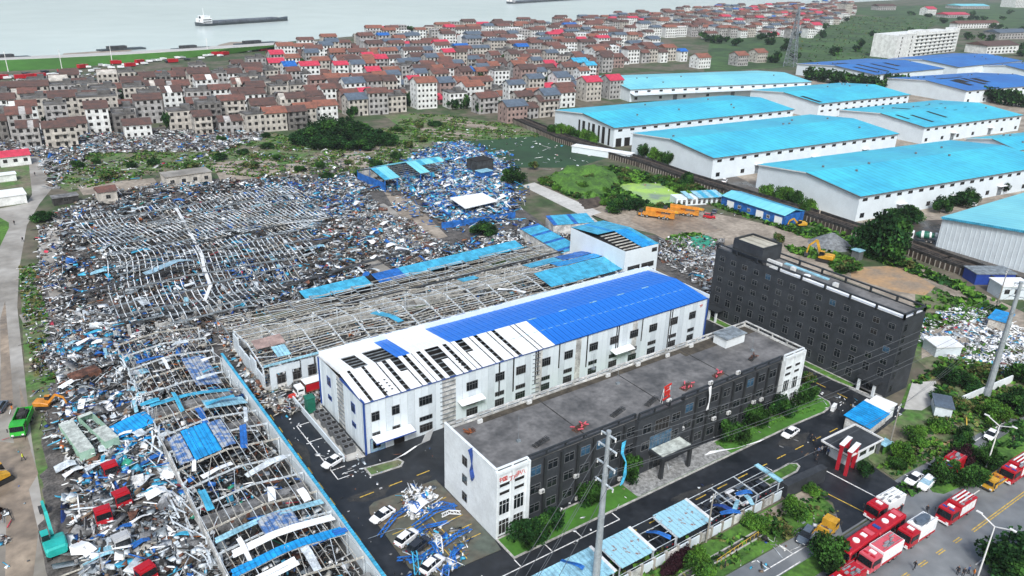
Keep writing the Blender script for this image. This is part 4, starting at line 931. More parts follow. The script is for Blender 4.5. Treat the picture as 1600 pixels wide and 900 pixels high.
b = MB(); b.beam((0,0,1.6),(0,AY1-AY0-40,1.6),.2,3.2,0); b.build('west_wall', 'wall_dirty', ha)
# sheets still lying on the bars
def roof_patch(x0, x1, y0, y1, m, n=4, slope=None, nm='roof_sheet', root=None, zf=None, ox=AX0, oy=AY0, axis='y'):
    """ribbed sheets side by side, each its own part, following the roof plane"""
    for k in range(n):
        b = MB(); seg = 5; vs = []
        for j in range(seg+1):
            if axis == 'y': xa, xb = x0+(x1-x0)*k/n+.03, x0+(x1-x0)*(k+1)/n-.03; y = y0+(y1-y0)*j/seg+random.uniform(-.1,.1); P4 = ((xa, y), (xb, y))
            else: ya, yb = y0+(y1-y0)*k/n+.03, y0+(y1-y0)*(k+1)/n-.03; x = x0+(x1-x0)*j/seg+random.uniform(-.1,.1); P4 = ((x, yb), (x, ya))
            for p in P4: vs.append((p[0]-ox, p[1]-oy, zf(p[0], p[1])+random.uniform(0, .10)))
        N = len(vs); fs = []
        vs += [(v[0], v[1], v[2]-.05) for v in vs]
        for j in range(seg): a = 2*j; fs += [(a, a+1, a+3, a+2), (N+a, N+a+2, N+a+3, N+a+1), (a, a+2, N+a+2, N+a), (a+1, N+a+1, N+a+3, a+3)]
        fs += [(0, N, N+1, 1), (N-2, N-1, 2*N-1, 2*N-2)]
        b.add(vs, fs); b.build(nm, m, root)
zA = lambda x, y: az((x-AX0)/(AX1-AX0), y-AY0)+.25
def pxbox(x0, y0, x1, y1, z): a, c = G(x0, y0, z), G(x1, y1, z); return a, c
roof_patch(27.5, 32.5, 147, 159.5, 'peeled_sheet', 5, root=ha, zf=zA)
roof_patch(20.5, 25.0, 120.0, 130.5, 'roof_bright', 4, root=ha, zf=zA)
roof_patch(25.1, 27.6, 120.5, 130.0, 'peeled_sheet', 2, root=ha, zf=zA); roof_patch(18.0, 20.4, 120.5, 130.0, 'peeled_sheet', 2, root=ha, zf=zA)
roof_patch(26.5, 34.2, 135.5, 139.5, 'sheet_pale', 5, root=ha, zf=zA)
roof_patch(18.0, 34.5, 143.0, 144.4, 'sheet_cyan', 3, root=ha, zf=zA, axis='x')
roof_patch(17.8, 34.5, 98.0, 99.3, 'sheet_pale', 2, root=ha, zf=zA, axis='x'); roof_patch(19.0, 34.5, 93.4, 95.0, 'sheet_white', 2, root=ha, zf=zA, axis='x')
roof_patch(17.8, 34.5, 89.6, 91.4, 'roof_bright', 2, root=ha, zf=zA, axis='x'); roof_patch(24.0, 29.5, 95.0, 99.0, 'peeled_sheet', 4, root=ha, zf=zA)
roof_patch(18.0, 30.5, 79.5, 81.5, 'sheet_cyan', 2, root=ha, zf=zA, axis='x')
roof_patch(17.6, 26.0, 86.0, 88.0, 'sheet_white', 2, root=ha, zf=zA, axis='x')
AP = [(AX0+.5,AY0),(AX1-.5,AY0),(AX1-.5,AY1-1),(AX0+.5,AY1-1)]
debris('debris', AP, 2.4, 'dark', .8, 1.0, px=False)
debris('debris', AP, 0.4, 'cream', .8, 1.6, px=False); debris('debris', AP, 0.9, 'factory', 1.0, 4.4, px=False, clump=.4)
for k in range(26):
    loose_sheet(None, random.choice(('sheet_white','sheet_cyan','sheet_blue','sheet_white','steel_white')), random.choice((3.5,5.5,7.5)), random.choice((.7,1.2)), random.choice((0,.2,pi/2,1.3)), 'torn roofing sheet draped over roofless shed bars, '+ORD0[k]+' of them counted from the bottom edge', z=random.uniform(4.0,4.8), world=(random.uniform(18,33), 76+k*3.6), curl=.25)
b = MB()
for k in range(150):                                    # debris thread along the west side, falling outward
    y = random.uniform(60, 170); x = 17.4+random.uniform(-2.5,.8); L = random.uniform(1.5,5); a = pi/2+random.gauss(0,.3); z = random.uniform(.6,4.2)
    b.beam((x,y,z),(x+cos(a)*L,y+sin(a)*L,z+random.gauss(0,.5)),random.uniform(.1,.3),.06)
b.build('fallen_gutter', 'steel_white', None, kind='stuff')
# hall B: the big collapsed hall; four naves, rafters along y, purlins leaning
BX = [G(95,350,3), G(470,285,3), G(585,445,3), G(170,505,3)]
hb = thing('collapsed_hall', 'large collapsed factory hall, a mat of leaning white roof bars over rubble', 'building', (58, 230, 0))
poly = [(19.5,188),(23,285),(98,281),(96,240),(79,212),(66,192),(50,177),(25,181)]
big = MB(); parts = 0
def zB(x, y): return 1.9+1.5*hnoise(np.float64(x), np.float64(y), .05)+1.1*abs(math.sin(y*.13))
ppts = np.array(poly)
def inB(x, y): return bool(inpoly(np.array([[x, y]]), poly)[0])
for j, y in enumerate(np.arange(178, 286, 5.6)):
    for x in np.arange(20, 98, 5.0):
        yy = y+2.5*sin(x*.05+j)
        if not (inB(x, yy) and inB(x+5, yy)): continue
        bar_obj('rafter', (x, yy, zB(x,yy)-.1), (x+5.0, yy+random.gauss(0,.3), zB(x+5,yy)-.1), .26, .34, 'steel_dark' if j % 4 == 2 else 'steel_grey', hb)
lst = []
for i, x in enumerate(np.arange(19, 99, 1.5)):
    for j, y in enumerate(np.arange(178, 284, 5.6)):
        yy = y+2.5*sin(x*.05+j); XX = lambda t: x+5*sin(t*.033+x*.012)+1.2*sin(t*.11+x*.03); x0_ = x; x1_, x2 = XX(yy), XX(yy+5.6)
        if random.random() < .09+.25*(hnoise(np.float64(x+40), np.float64(y), .09) > .8) or not (inB(x1_,yy) and inB(x2,yy+5.6)): continue
        g1 = random.gauss(0,.05); zm = (zB(x1_,yy)+zB(x2,yy+5.6))/2+.1-random.uniform(0,.35)*(random.random()<.4); m_ = ((x1_+x2)/2, yy+2.8)
        lst.append(((x1_+g1, yy, zB(x1_,yy)+.22), (*m_, zm))); lst.append(((*m_, zm), (x2+g1, yy+5.7, zB(x2,yy+5.7)+.22)))
lst.sort(key=lambda t: t[0][1])
mats3 = ('steel_white','steel_white','steel_grey','steel_cream','sheet_white')
for k, (a, c) in enumerate(lst):
    if k < 290: bar_obj('purlin', a, c, .18, .18, mats3[(k//6)%5], hb)
    else: big.beam(a, c, .20, .18, m=(k//6)%5)
big.build('purlin', list(mats3), hb, (0,0,0), kind='stuff')
for c in hb.children: c.location = (c.location[0]-58, c.location[1]-230, c.location[2])
for (a, c, w, m, lab) in (((205,505),(640,392),1.2,'steel_dark','long dark fallen gutter across the south of the collapsed hall'), ((105,465),(415,378),1.0,'steel_dark','long dark fallen gutter through the middle of the collapsed hall')):
    p, q = G(*a, 2.5), G(*c, 2.5); 
    b = MB(); n = 10
    for i in range(n): 
        t0, t1 = i/n, (i+1)/n; f = lambda t: (p[0]+(q[0]-p[0])*t, p[1]+(q[1]-p[1])*t, 2.3+.4*sin(t*9))
        b.beam(f(t0), f(t1), w, .25)
    b.build('fallen_gutter', m, None, label=lab, cat='gutter')
t = [G(*p, 2.8) for p in ((275,325),(300,370),(315,400),(320,425),(330,450),(320,470))]
b = MB(); [b.beam((*p, 2.9+.2*i), (*q, 2.9), .9, .12) for i, (p, q) in enumerate(zip(t, t[1:]))]; b.build('fallen_gutter', 'frame_white', None, label='long pale curved strip lying over the middle of the collapsed hall', cat='gutter')
loose_sheet((265,418), 'window_pale', 14.5, 2.2, .28, 'long pale green-white sheet lying on the collapsed hall', z=2.8, seed=1)
for c in lst[:0]: pass
wl = thing('broken_wall', 'grey masonry wall of broken bays along the south of the collapsed hall', 'wall', (*G(180,520), 0), 0)
A_, B_ = Vector(G(180,535)), Vector(G(395,478)); L = (B_-A_).length; ang = math.atan2(B_.y-A_.y, B_.x-A_.x); wl.location = (*A_, 0); wl.rotation_euler = (0,0,ang)
MB().box(0,-.2,0,L,.2,.6).build('plinth', 'rubble_grey', wl)
for i in range(int(L/3.1)):
    h = random.uniform(1.6, 3.4); MB().box(i*3.1,-.2,.6,i*3.1+.7,.2,h+.6).build('pier', 'wall_dirty', wl)
    if random.random() < .6: MB().box(i*3.1+.7,-.15,.6,i*3.1+3.1,.15,random.uniform(1.0,2.6)).build('wall_panel', random.choice(('clad_white2','rubble_grey','wall_dirty')), wl)
# hall C: annex behind the white workshop, cream bars along x, cross rafters
CX0, CX1, CY0, CY1 = 40.2, 146.0, 143.9, 164.6
hc = thing('stripped_hall', 'long low hall stripped to cream roof bars, behind the white workshop', 'building', (CX0, CY0, 0))
MB().box(0,0,0,CX1-CX0,CY1-CY0,.04).build('floor', 'floor_wreck', hc)
def zC(x, y): u = (y-CY0)/(CY1-CY0); return 5.6+1.5*(1-abs(u-.5)*2)-.25*hnoise(np.float64(x),np.float64(y),.2)
nC = 17; bx = (CX1-CX0)/nC
for i in range(nC+1):
    x = CX0+i*bx; hs_ = [CY0+(CY1-CY0)*k/4 for k in range(5)]
    for k in range(4): bar_obj('rafter', (x-CX0, hs_[k]-CY0, zC(x,hs_[k])-.12), (x-CX0, hs_[k+1]-CY0, zC(x,hs_[k+1])-.12), .2, .34, 'steel_white', hc)
    for y in (.2, CY1-CY0-.2): bar_obj('column', (i*bx, y, 0), (i*bx, y, 5.2), .28, .28, 'steel_white', hc)
n = 0; sb = MB()
for k in range(22):
    y = CY0+.3+(CY1-CY0-.6)*k/21
    for i in range(nC):
        x = CX0+i*bx; 
        if random.random() < .1 or x > 128: continue
        j = random.gauss(0,.05) if random.random() < .75 else random.gauss(0,.45)
        a, c = (x-CX0, y-CY0+j, zC(x,y)+.08), (x+bx-CX0, y-CY0-j, zC(x+bx,y)+.08-(random.uniform(0,1.2) if random.random()<.1 else 0))
        if n < 290: bar_obj('purlin', a, c, .11, .16, 'steel_cream' if (i+k)%4 else 'steel_white', hc); n += 1
        else: sb.beam(a, c, .11, .16)
sb.build('purlin', 'steel_cream', hc, kind='stuff')
sb = MB()
for i in range(7): x = 2+i*3.1; MB().box(x,-.15,3.6,x+2.6,.15,5.1).build('wall_panel', 'clad_white2', hc)
b = MB()
for i in range(30): x = 22+i*2.8; b.box(x,-.18,0,x+2.72,.12,5.6)
b.box(22,-.3,5.6,CX1-CX0,.25,6.2); b.build('front_wall', 'clad_white2', hc)
for i in range(6): x = 1.2+i*3.4; MB().box(x,-.2,0,x+1.3,.15,5.2).build('wall_pier','clad_white2',hc); place(win_mesh(1.7,2.0,'frame_grey','void',1),'window',hc,x+2.3,-.05,1.0,'s')
MB().box(0,-.1,.01,21.5,.1,1.0).build('sill_wall','wall_dirty',hc)
for i in range(5): y = 1+i*4.1; MB().box(-.15,y,0,.15,y+3.6,random.choice((4.8,3.4,5.2))).build('gable_panel','clad_white2',hc)
b = MB(); b.box(0,-.6,5.9,CX1-CX0-10,-.31,6.3); b.build('gutter','sheet_pale',hc)
for i in range(22): 
    x = 24+i*3.7; MB().box(x,-.45,6.21,x+random.uniform(1.5,3.4),-.35,6.5).build('parapet_trim', random.choice(('sheet_pale','frame_white','trim_blue')), hc)
zc = lambda x, y: zC(x, y)+.3
roof_patch(117, 143.5, 146, 154, 'sheet_cyan', 9, root=hc, zf=zc, ox=CX0, oy=CY0, axis='y'); roof_patch(126, 144, 154.5, 158.5, 'roof_bright', 6, root=hc, zf=zc, ox=CX0, oy=CY0)
roof_patch(120, 131, 158.8, 163.5, 'sheet_cyan', 4, root=hc, zf=zc, ox=CX0, oy=CY0); roof_patch(131.5, 142, 159.2, 163.6, 'sheet_blue', 3, root=hc, zf=zc, ox=CX0, oy=CY0)
roof_patch(99, 104, 160.6, 164, 'sheet_cyan', 2, root=hc, zf=zc, ox=CX0, oy=CY0); roof_patch(44, 47, 146, 150, 'sheet_pale', 2, root=hc, zf=zc, ox=CX0, oy=CY0)
roof_patch(41, 47.5, 150.5, 154, 'house_pink', 2, root=hc, zf=zc, ox=CX0, oy=CY0)
loose_sheet((605,497), 'sheet_cyan', 9.5, 1.9, -1.25, 'long cyan sheet lying across the bars of the stripped hall', z=6.4, seed=2, curl=.25)
loose_sheet((800,455), 'sheet_white', 7.5, 1.2, -.9, 'long white strip lying on the cyan end of the stripped hall', z=6.9, seed=3, curl=.25)
CP = [(CX0+1,CY0+1),(CX1-1,CY0+1),(CX1-1,CY1-1),(CX0+1,CY1-1)]
debris('debris', CP, 1.6, 'cream', .9, 1.2, px=False); debris('debris', [(CX0,CY0),(CX1,CY0),(CX1,CY1),(CX0,CY1)], .45, 'cream', .9, 6.0, px=False, clump=.45)
# lean-to with a long blue roof behind the stripped hall, then a narrow passage
lt = thing('blue_lean_to', 'long narrow lean-to with a sky blue sheet roof behind the stripped hall', 'shed', (*G(480,468,3.4), 0), math.atan2(G(820,385,3.4)[1]-G(480,468,3.4)[1], G(820,385,3.4)[0]-G(480,468,3.4)[0]))
k = 0; LW = 5.0
for i in range(34):
    if i in (9,): continue
    x = i*2.1; m = 'sheet_cyan' if i < 8 else ('sheet_blue' if 8 < i < 14 else 'sheet_cyan')
    MB().hexa([(x,0,3.0),(x+2.04,0,3.0),(x+2.04,LW,3.9),(x,LW,3.9),(x,0,3.08),(x+2.04,0,3.08),(x+2.04,LW,3.98),(x,LW,3.98)]).build('roof_sheet', m, lt)
for i in range(12):
    for y in (.2, LW-.2): MB().box(i*6.2,y-.1,0,i*6.2+.2,y+.1,2.95).build('post', 'steel_grey', lt)
MB().box(0,LW-.12,0,72,LW,3.7).build('back_wall', 'rubble_dark', lt)
hw = thing('stripped_wing', 'narrow roofless wing of grey bars between the stripped hall and the blue lean-to', 'building', (39.5, 165.4, 0), .035)
MB().box(0,0,0,100,9.5,.04).build('floor', 'floor_wreck', hw); MB().beam((0,.2,4.6),(100,.2,4.6),.7,.25).build('dark_gutter', 'steel_dark', hw)
for i in range(18):
    bar_obj('rafter', (i*5.8,.2,4.3), (i*5.8,9.3,4.9), .18, .3, 'steel_grey', hw)
    for y in (.3, 9.2): bar_obj('column', (i*5.8,y,0), (i*5.8,y,4.2), .22, .22, 'steel_grey', hw)
for k in range(11):
    for i in range(17):
        if random.random() < .12: continue
        j = random.gauss(0,.12); y = .3+k*.88; bar_obj('purlin', (i*5.8,y+j,4.42+.05*k), (i*5.8+5.8,y-j,4.42+.05*k-(random.random()<.15)*.8), .11, .15, 'steel_cream' if (i+k)%3 else 'steel_white', hw)
debris('debris', [(40,166),(140,168),(140,178),(62,176),(40,174)], 1.6, 'cream', .9, 1.6, px=False)
b = MB(); b.box(40,165.3,0,128,165.8,2.2); b.build('passage_wall', 'wall_dirty', None, label='grey passage wall behind the stripped hall', cat='wall')
debris('debris', [(41,165.9),(128,165.9),(128,169.5),(60,168.5),(41,172)], 1.2, 'factory', .9, 1.0, px=False)
# tall white hut with the torn blue roof
tx0, tx1, ty0, ty1, tz = 142.0, 154.7, 145.3, 169.2, 11.5
th = thing('tall_white_hall', 'tall white hall with a torn sky blue roof and a strip window on its front', 'building', (tx0, ty0, 0)); tw, td = tx1-tx0, ty1-ty0
MB().box(0,0,0,tw,td,tz).build('wall', 'clad_white', th)
place(win_mesh(4.6,1.5,'frame_grey','void',1),'window',th,3.6,0,5.2,'s'); place(win_mesh(4.8,1.5,'frame_grey','void',1),'window',th,9.0,0,5.2,'s'); place(win_mesh(2,1.2,'frame_grey','void',0),'window',th,11.2,0,9.5,'s')
for i, ch in enumerate('宇丰金属'): text(ch, 1.0, 'rust', th, (1.6+i*1.05, -.06, 3.4), (pi/2,0,0))
for i, ch in enumerate('公司'): text(ch, .9, 'rust', th, (9.8+i*1.5, -.06, 3.5), (pi/2,0,0))
text('YF', 1.0, 'sign_red', ws, (WX1-WX0-2.2, .12, WH-1.9), (pi/2,0,0))
def zt(y): return tz+.1+1.3*(1-abs(y-td/2)/(td/2))
for i in range(8):
    x0 = i*tw/8
    for side in (0, 1):
        if side == 0 and i < 4: continue
        ya, yb = (0, td/2) if side == 0 else (td/2, td)
        m = 'roof_blue' if (side == 0) else ('sheet_cyan' if i != 3 else 'roof_bright')
        MB().hexa([(x0,ya,zt(ya)),(x0+tw/8-.05,ya,zt(ya)),(x0+tw/8-.05,yb,zt(yb)),(x0,yb,zt(yb))]+[(p[0],p[1],p[2]+.08) for p in [(x0,ya,zt(ya)),(x0+tw/8-.05,ya,zt(ya)),(x0+tw/8-.05,yb,zt(yb)),(x0,yb,zt(yb))]]).build('roof_sheet', m if side else 'sheet_cyan' if i>6 else 'roof_bright', th)
for k in range(7): MB().box(.2, .8+k*1.6, zt(.8+k*1.6)-.1, tw/2, 1.35+k*1.6, zt(.8+k*1.6)+.02).build('purlin', 'steel_cream', th)
MB().box(.1,.1,tz,tw-.1,td-.1,tz+.02).build('interior_shade','void',th)  # near-black sheet painting the shade below the missing roof sheets
# low cyan roofs west of the tall hall
for px0, px1, w, m, lab in (((812,355),(880,395),7,'sheet_cyan','low cyan roof of a small shed beside the tall white hall'), ((865,350),(935,345),8,'sheet_cyan','low shed with a pale cyan roof behind the tall white hall')):
    a = G(*px0, 4); c = G(*px1, 4); t = thing('low_shed', lab, 'shed', (*a, 0), math.atan2(c[1]-a[1], c[0]-a[0])); L = math.dist(a, c)
    MB().box(0,.2,0,L,w-.2,3.6).build('wall','wall_dirty',t)
    for i in range(int(L/1.5)): x = i*1.5; MB().hexa([(x,0,3.5),(x+1.45,0,3.5),(x+1.45,w,4.3),(x,w,4.3),(x,0,3.58),(x+1.45,0,3.58),(x+1.45,w,4.38),(x,w,4.38)]).build('roof_sheet', m if i%5 else 'sheet_blue', t)
# torn cyan shed and blue quarter in the middle distance
a = G(602,290,4); ts = thing('torn_cyan_shed', 'torn cyan-roofed shed with bare rafters standing in the blue rubble', 'shed', (*G(602,300), 0), .12)
L, w = 34, 20
for x in np.arange(0, L+1, 5.6):
    for y in (0, w): MB().box(x-.15,y-.15,0,x+.15,y+.15,4.5).build('column','sheet_blue',ts)
    bar_obj('rafter',(x,0,4.5),(x,w/2,7.0),.2,.3,'steel_dark',ts); bar_obj('rafter',(x,w/2,7.0),(x,w,4.5),.2,.3,'steel_dark',ts)
for k in range(7):
    for s in (0,1): y = w/2*k/7; yy = y if s == 0 else w-y; bar_obj('purlin',(0,yy,4.6+2.5*k/7),(L,yy,4.6+2.5*k/7),.14,.16,'steel_grey',ts)
for i in range(14):
    x = i*2.4
    if i in (3,4,5,6): ys = [(w/2, w)]
    elif i > 8: ys = [(w*.3, w/2), (w/2, w)]
    else: ys = [(0, w/2)] if i < 3 else [(0,w/2),(w/2,w)]
    for y0, y1 in ys:
        z0, z1 = [4.75+2.5*(1-abs(y-w/2)/(w/2)) for y in (y0, y1)]
        MB().hexa([(x,y0,z0),(x+2.3,y0,z0),(x+2.3,y1,z1),(x,y1,z1),(x,y0,z0+.08),(x+2.3,y0,z0+.08),(x+2.3,y1,z1+.08),(x,y1,z1+.08)]).build('roof_sheet','roof_cyan_pale' if i%3 else 'sheet_cyan',ts)
MB().box(-.1,0,0,.1,w,3.6).build('gable_wall','sheet_blue',ts); MB().box(0,w-.1,0,L,w+.1,3.8).build('back_wall','wall_dirty',ts)
t = thing('white_roofed_shelter', 'flat white-roofed shelter on posts at the edge of the blue rubble', 'shelter', (*G(727,340), 0), .1)
MB().hexa([(0,0,3.2),(15,0,3.4),(16.5,11,3.6),(2,12,3.9),(0,0,3.4),(15,0,3.6),(16.5,11,3.8),(2,12,4.1)]).build('roof','sheet_white',t)
for x,y in ((.8,.8),(7,.8),(14,.8),(15,10),(3,11)): MB().box(x-.12,y-.12,0,x+.12,y+.12,3.3).build('post','steel_grey',t)
b = MB()
for i, (p, q) in enumerate((((690,357),(745,350)), ((745,350),(805,340)))):
    a, c = G(*p), G(*q); b.beam((*a,1.1), (*c,1.1), .12, 2.2)
b.build('blue_fence', 'sheet_blue', None, label='royal blue sheet fence along the lane in the middle distance', cat='fence')
t = thing('dark_box_house', 'small black box hut beside the blue rubble', 'hut', (*G(745,275), 0), .1); MB().box(0,0,0,9,7,6).build('wall','steel_dark',t); MB().box(-.1,-.1,6,9.1,7.1,6.2).build('roof','void',t)
t = thing('blue_box_hut', 'small bright blue hut with a pale roof next to the black box hut', 'hut', (*G(752,281), 0), .1); MB().box(0,0,0,6,4,3).build('wall','sheet_blue',t); MB().box(-.2,-.2,3,6.2,4.2,3.2).build('roof','sheet_pale',t)
# surviving small buildings at the edge of the collapsed hall
def small_house(px, w, d, h, wall, roof, label, rz=.05, wins=4, flat=True, cat='building', name='small_building', door=True):
    p = G(*px); t = thing(name, label, cat, (*p, 0), rz); MB().box(0,0,0,w,d,h).build('wall', wall, t)
    if flat: MB().box(-.3,-.3,h,w+.3,d+.3,h+.25).build('roof', roof, t)
    else:
        z = h; MB().add([(-.4,-.4,z),(w+.4,-.4,z),(w+.4,d+.4,z),(-.4,d+.4,z),(-.4,d/2,z+d*.25),(w+.4,d/2,z+d*.25)], [(0,1,5,4),(2,3,4,5),(0,4,3),(1,2,5),(3,2,1,0)]).build('roof', roof, t)
    for i in range(wins): place(win_mesh(1.5,1.4,'frame_grey','void',1),'window',t,w*(i+.5)/wins,0,h*.42,'s')
    return t
small_house((262,296), 17, 8, 4.6, 'house_beige', 'concrete', 'single-storey beige building with a flat grey roof and broken windows above the collapsed hall')
small_house((157,320), 6, 6, 4.4, 'house_beige', 'tile_red', 'small beige hut with a broken red tiled roof left of the collapsed hall', wins=1, flat=False)
small_house((85,322), 8, 4, 2.6, 'rubble_dark', 'rubble_grey', 'crushed low hut with a pale slab beside the lane', wins=1)
small_house((2,262), 11, 8, 4, 'house_white', 'sheet_pink', 'white house with a bright pink roof at the left edge of the photo', wins=3, flat=False)
small_house((-8,324), 10, 9, 3.2, 'house_white', 'sheet_white', 'low white-roofed building at the left edge beside the road junction', wins=0)
small_house((-6,286), 7, 4, 2.6, 'house_white', 'sheet_white', 'long narrow white roof at the left edge above the junction', wins=0)
t = small_house((893,238), 30, 5, 3.0, 'clad_white', 'sheet_white', 'long white-roofed shed beside the railway line', rz=-1.15, wins=0); 
# blue shed with roller doors and the torn white row beside the yard
bs = thing('blue_shed', 'long blue-walled shed with a pale blue gabled roof and white roller doors', 'shed', (*G(1128,331), 0), 0)
pA, pB = Vector(G(1128,305,4.4)), Vector(G(1228,337,4.4)); ang = math.atan2(pB.y-pA.y, pB.x-pA.x); L = (pB-pA).length; w = 10.5
bs.location = (*pA, 0); bs.rotation_euler = (0,0,ang)
MB().box(0,.1,0,L,w,4.3).build('wall','sheet_blue',bs)
for i in range(20):
    x = i*L/20
    for y0,y1,z0,z1 in ((-.5,w/2,4.3,5.6),(w/2,w+.5,5.6,4.3)): MB().hexa([(x,y0,z0),(x+L/20-.03,y0,z0),(x+L/20-.03,y1,z1),(x,y1,z1),(x,y0,z0+.1),(x+L/20-.03,y0,z0+.1),(x+L/20-.03,y1,z1+.1),(x,y1,z1+.1)]).build('roof_sheet','roof_cyan_pale' if y0<0 else 'sheet_cyan',bs)
for x in (4.5, L*.62, L*.9): place(win_mesh(3.2,3.2,'sheet_white','sheet_white',0,False),'roller_door',bs,x,.1,.05,'s')
for x in (L*.3, L*.45, L*.75): place(win_mesh(1.4,1.2,'frame_white','glass',1),'window',bs,x,.1,1.5,'s')
tr = thing('torn_white_row', 'row of small white rooms with a half torn pale blue roof beside the pond', 'building', (*G(1045,322), 0), 0)
pA, pB = Vector(G(1056,322)), Vector(G(1128,318)); ang = math.atan2(pB.y-pA.y, pB.x-pA.x); L = (pB-pA).length; tr.location = (*pA, 0); tr.rotation_euler = (0,0,ang)
MB().box(0,0,0,L,5.5,3).build('wall','clad_white',tr)
for i in range(9):
    place(win_mesh(1.2,1.9,'frame_white','void',1),'window',tr,1.2+i*L/9.2,0,.4,'s')
    if i not in (0,1,3): MB().hexa([(i*L/9,-1.2,3.0),(i*L/9+L/9,-1.2,3.0),(i*L/9+L/9,6,3.8),(i*L/9,6,3.8),(i*L/9,-1.2,3.1),(i*L/9+L/9,-1.2,3.1),(i*L/9+L/9,6,3.9),(i*L/9,6,3.9)]).build('roof_sheet','sheet_cyan' if i%2 else 'sheet_pale',tr)
small_house((1522,445), 12, 6, 3.4, 'sign_blue', 'steel_grey', 'grey hut with bright blue doors below the railway embankment', rz=-1.0+.45, wins=0)
small_house((1562,468), 9, 6, 4.0, 'clad_white2', 'sheet_white', 'white-roofed hut at the right edge beside the track', rz=-.55, wins=3)
small_house((1568,520), 7, 4, 2.8, 'house_beige', 'roof_bright', 'small hut under a bright blue tarpaulin roof at the right edge', rz=.2, wins=1)
small_house((1460,558), 6.5, 5, 2.6, 'clad_white2', 'sheet_white', 'small white cabin with a white roof behind the dark building', rz=-.5, wins=0)
small_house((1485,655), 5, 3.2, 2.4, 'clad_white2', 'slate', 'small hut with a brown and blue-grey roof among the bushes', rz=.6, wins=0)
small_house((1340,408), 2.5, 2.5, 3, 'frame_grey', 'sheet_pale', 'tiny kiosk with a pale blue lid beside the big round tree', rz=0, wins=0)
# railway embankment with a ribbed retaining wall
# ------------------------------------------------------------ railway line, warehouses, town
rp = [G(*p) for p in ((800,192),(870,222),(940,244),(1000,262),(1060,284),(1130,306),(1200,328),(1260,346),(1330,370),(1400,392),(1460,416),(1530,440),(1600,466),(1700,505))]
b = MB(); tk = MB(); rb = MB()
for p, q in zip(rp, rp[1:]):
    p, q = Vector(p), Vector(q); d = (q-p).normalized(); s = Vector((-d.y, d.x)); s = s if s.x > 0 else -s
    cs = [(p, q, o) for o in (0,)]
    P4 = [p, q, q+s*7.5, p+s*7.5]; b.hexa([(*v, 0) for v in P4]+[(*v, 2.1) for v in P4])
    n = int((q-p).length/1.6)
    for i in range(n): c = p+d*(i*1.6); rb.box(c.x-.14-.1, c.y-.14, 0, c.x+.14-.1, c.y+.14, 2.1)
    for o in (0.1, 3.2, 4.6, 7.3):
        tk.beam((*(p+s*o), 2.35 if o in (3.2,4.6) else 2.6), (*(q+s*o), 2.35 if o in (3.2,4.6) else 2.6), .12 if o in (3.2,4.6) else .3, .12 if o in (3.2,4.6) else .9)
    for i in range(int((q-p).length/1.3)): c = p+d*(i*1.3)+s*3.9; tk.beam((*(c-s*1.3), 2.15), (*(c+s*1.3), 2.15), .3, .12)
b.build('railway_embankment', 'rail_brown', kind='structure'); rb.build('retaining_rib', 'concrete', kind='structure'); tk.build('railway_track', 'rubble_dark', kind='structure')
def fit(F, Lp, R, z, size=None):
    F, Lp, R = (Vector(G(*q, z)) for q in (F, Lp, R)); u = R-F; v = Lp-F; L = u.length; ang = math.atan2(u.y, u.x); w = abs(v.dot(Vector((-sin(ang), cos(ang))))); return F, ang, L, w
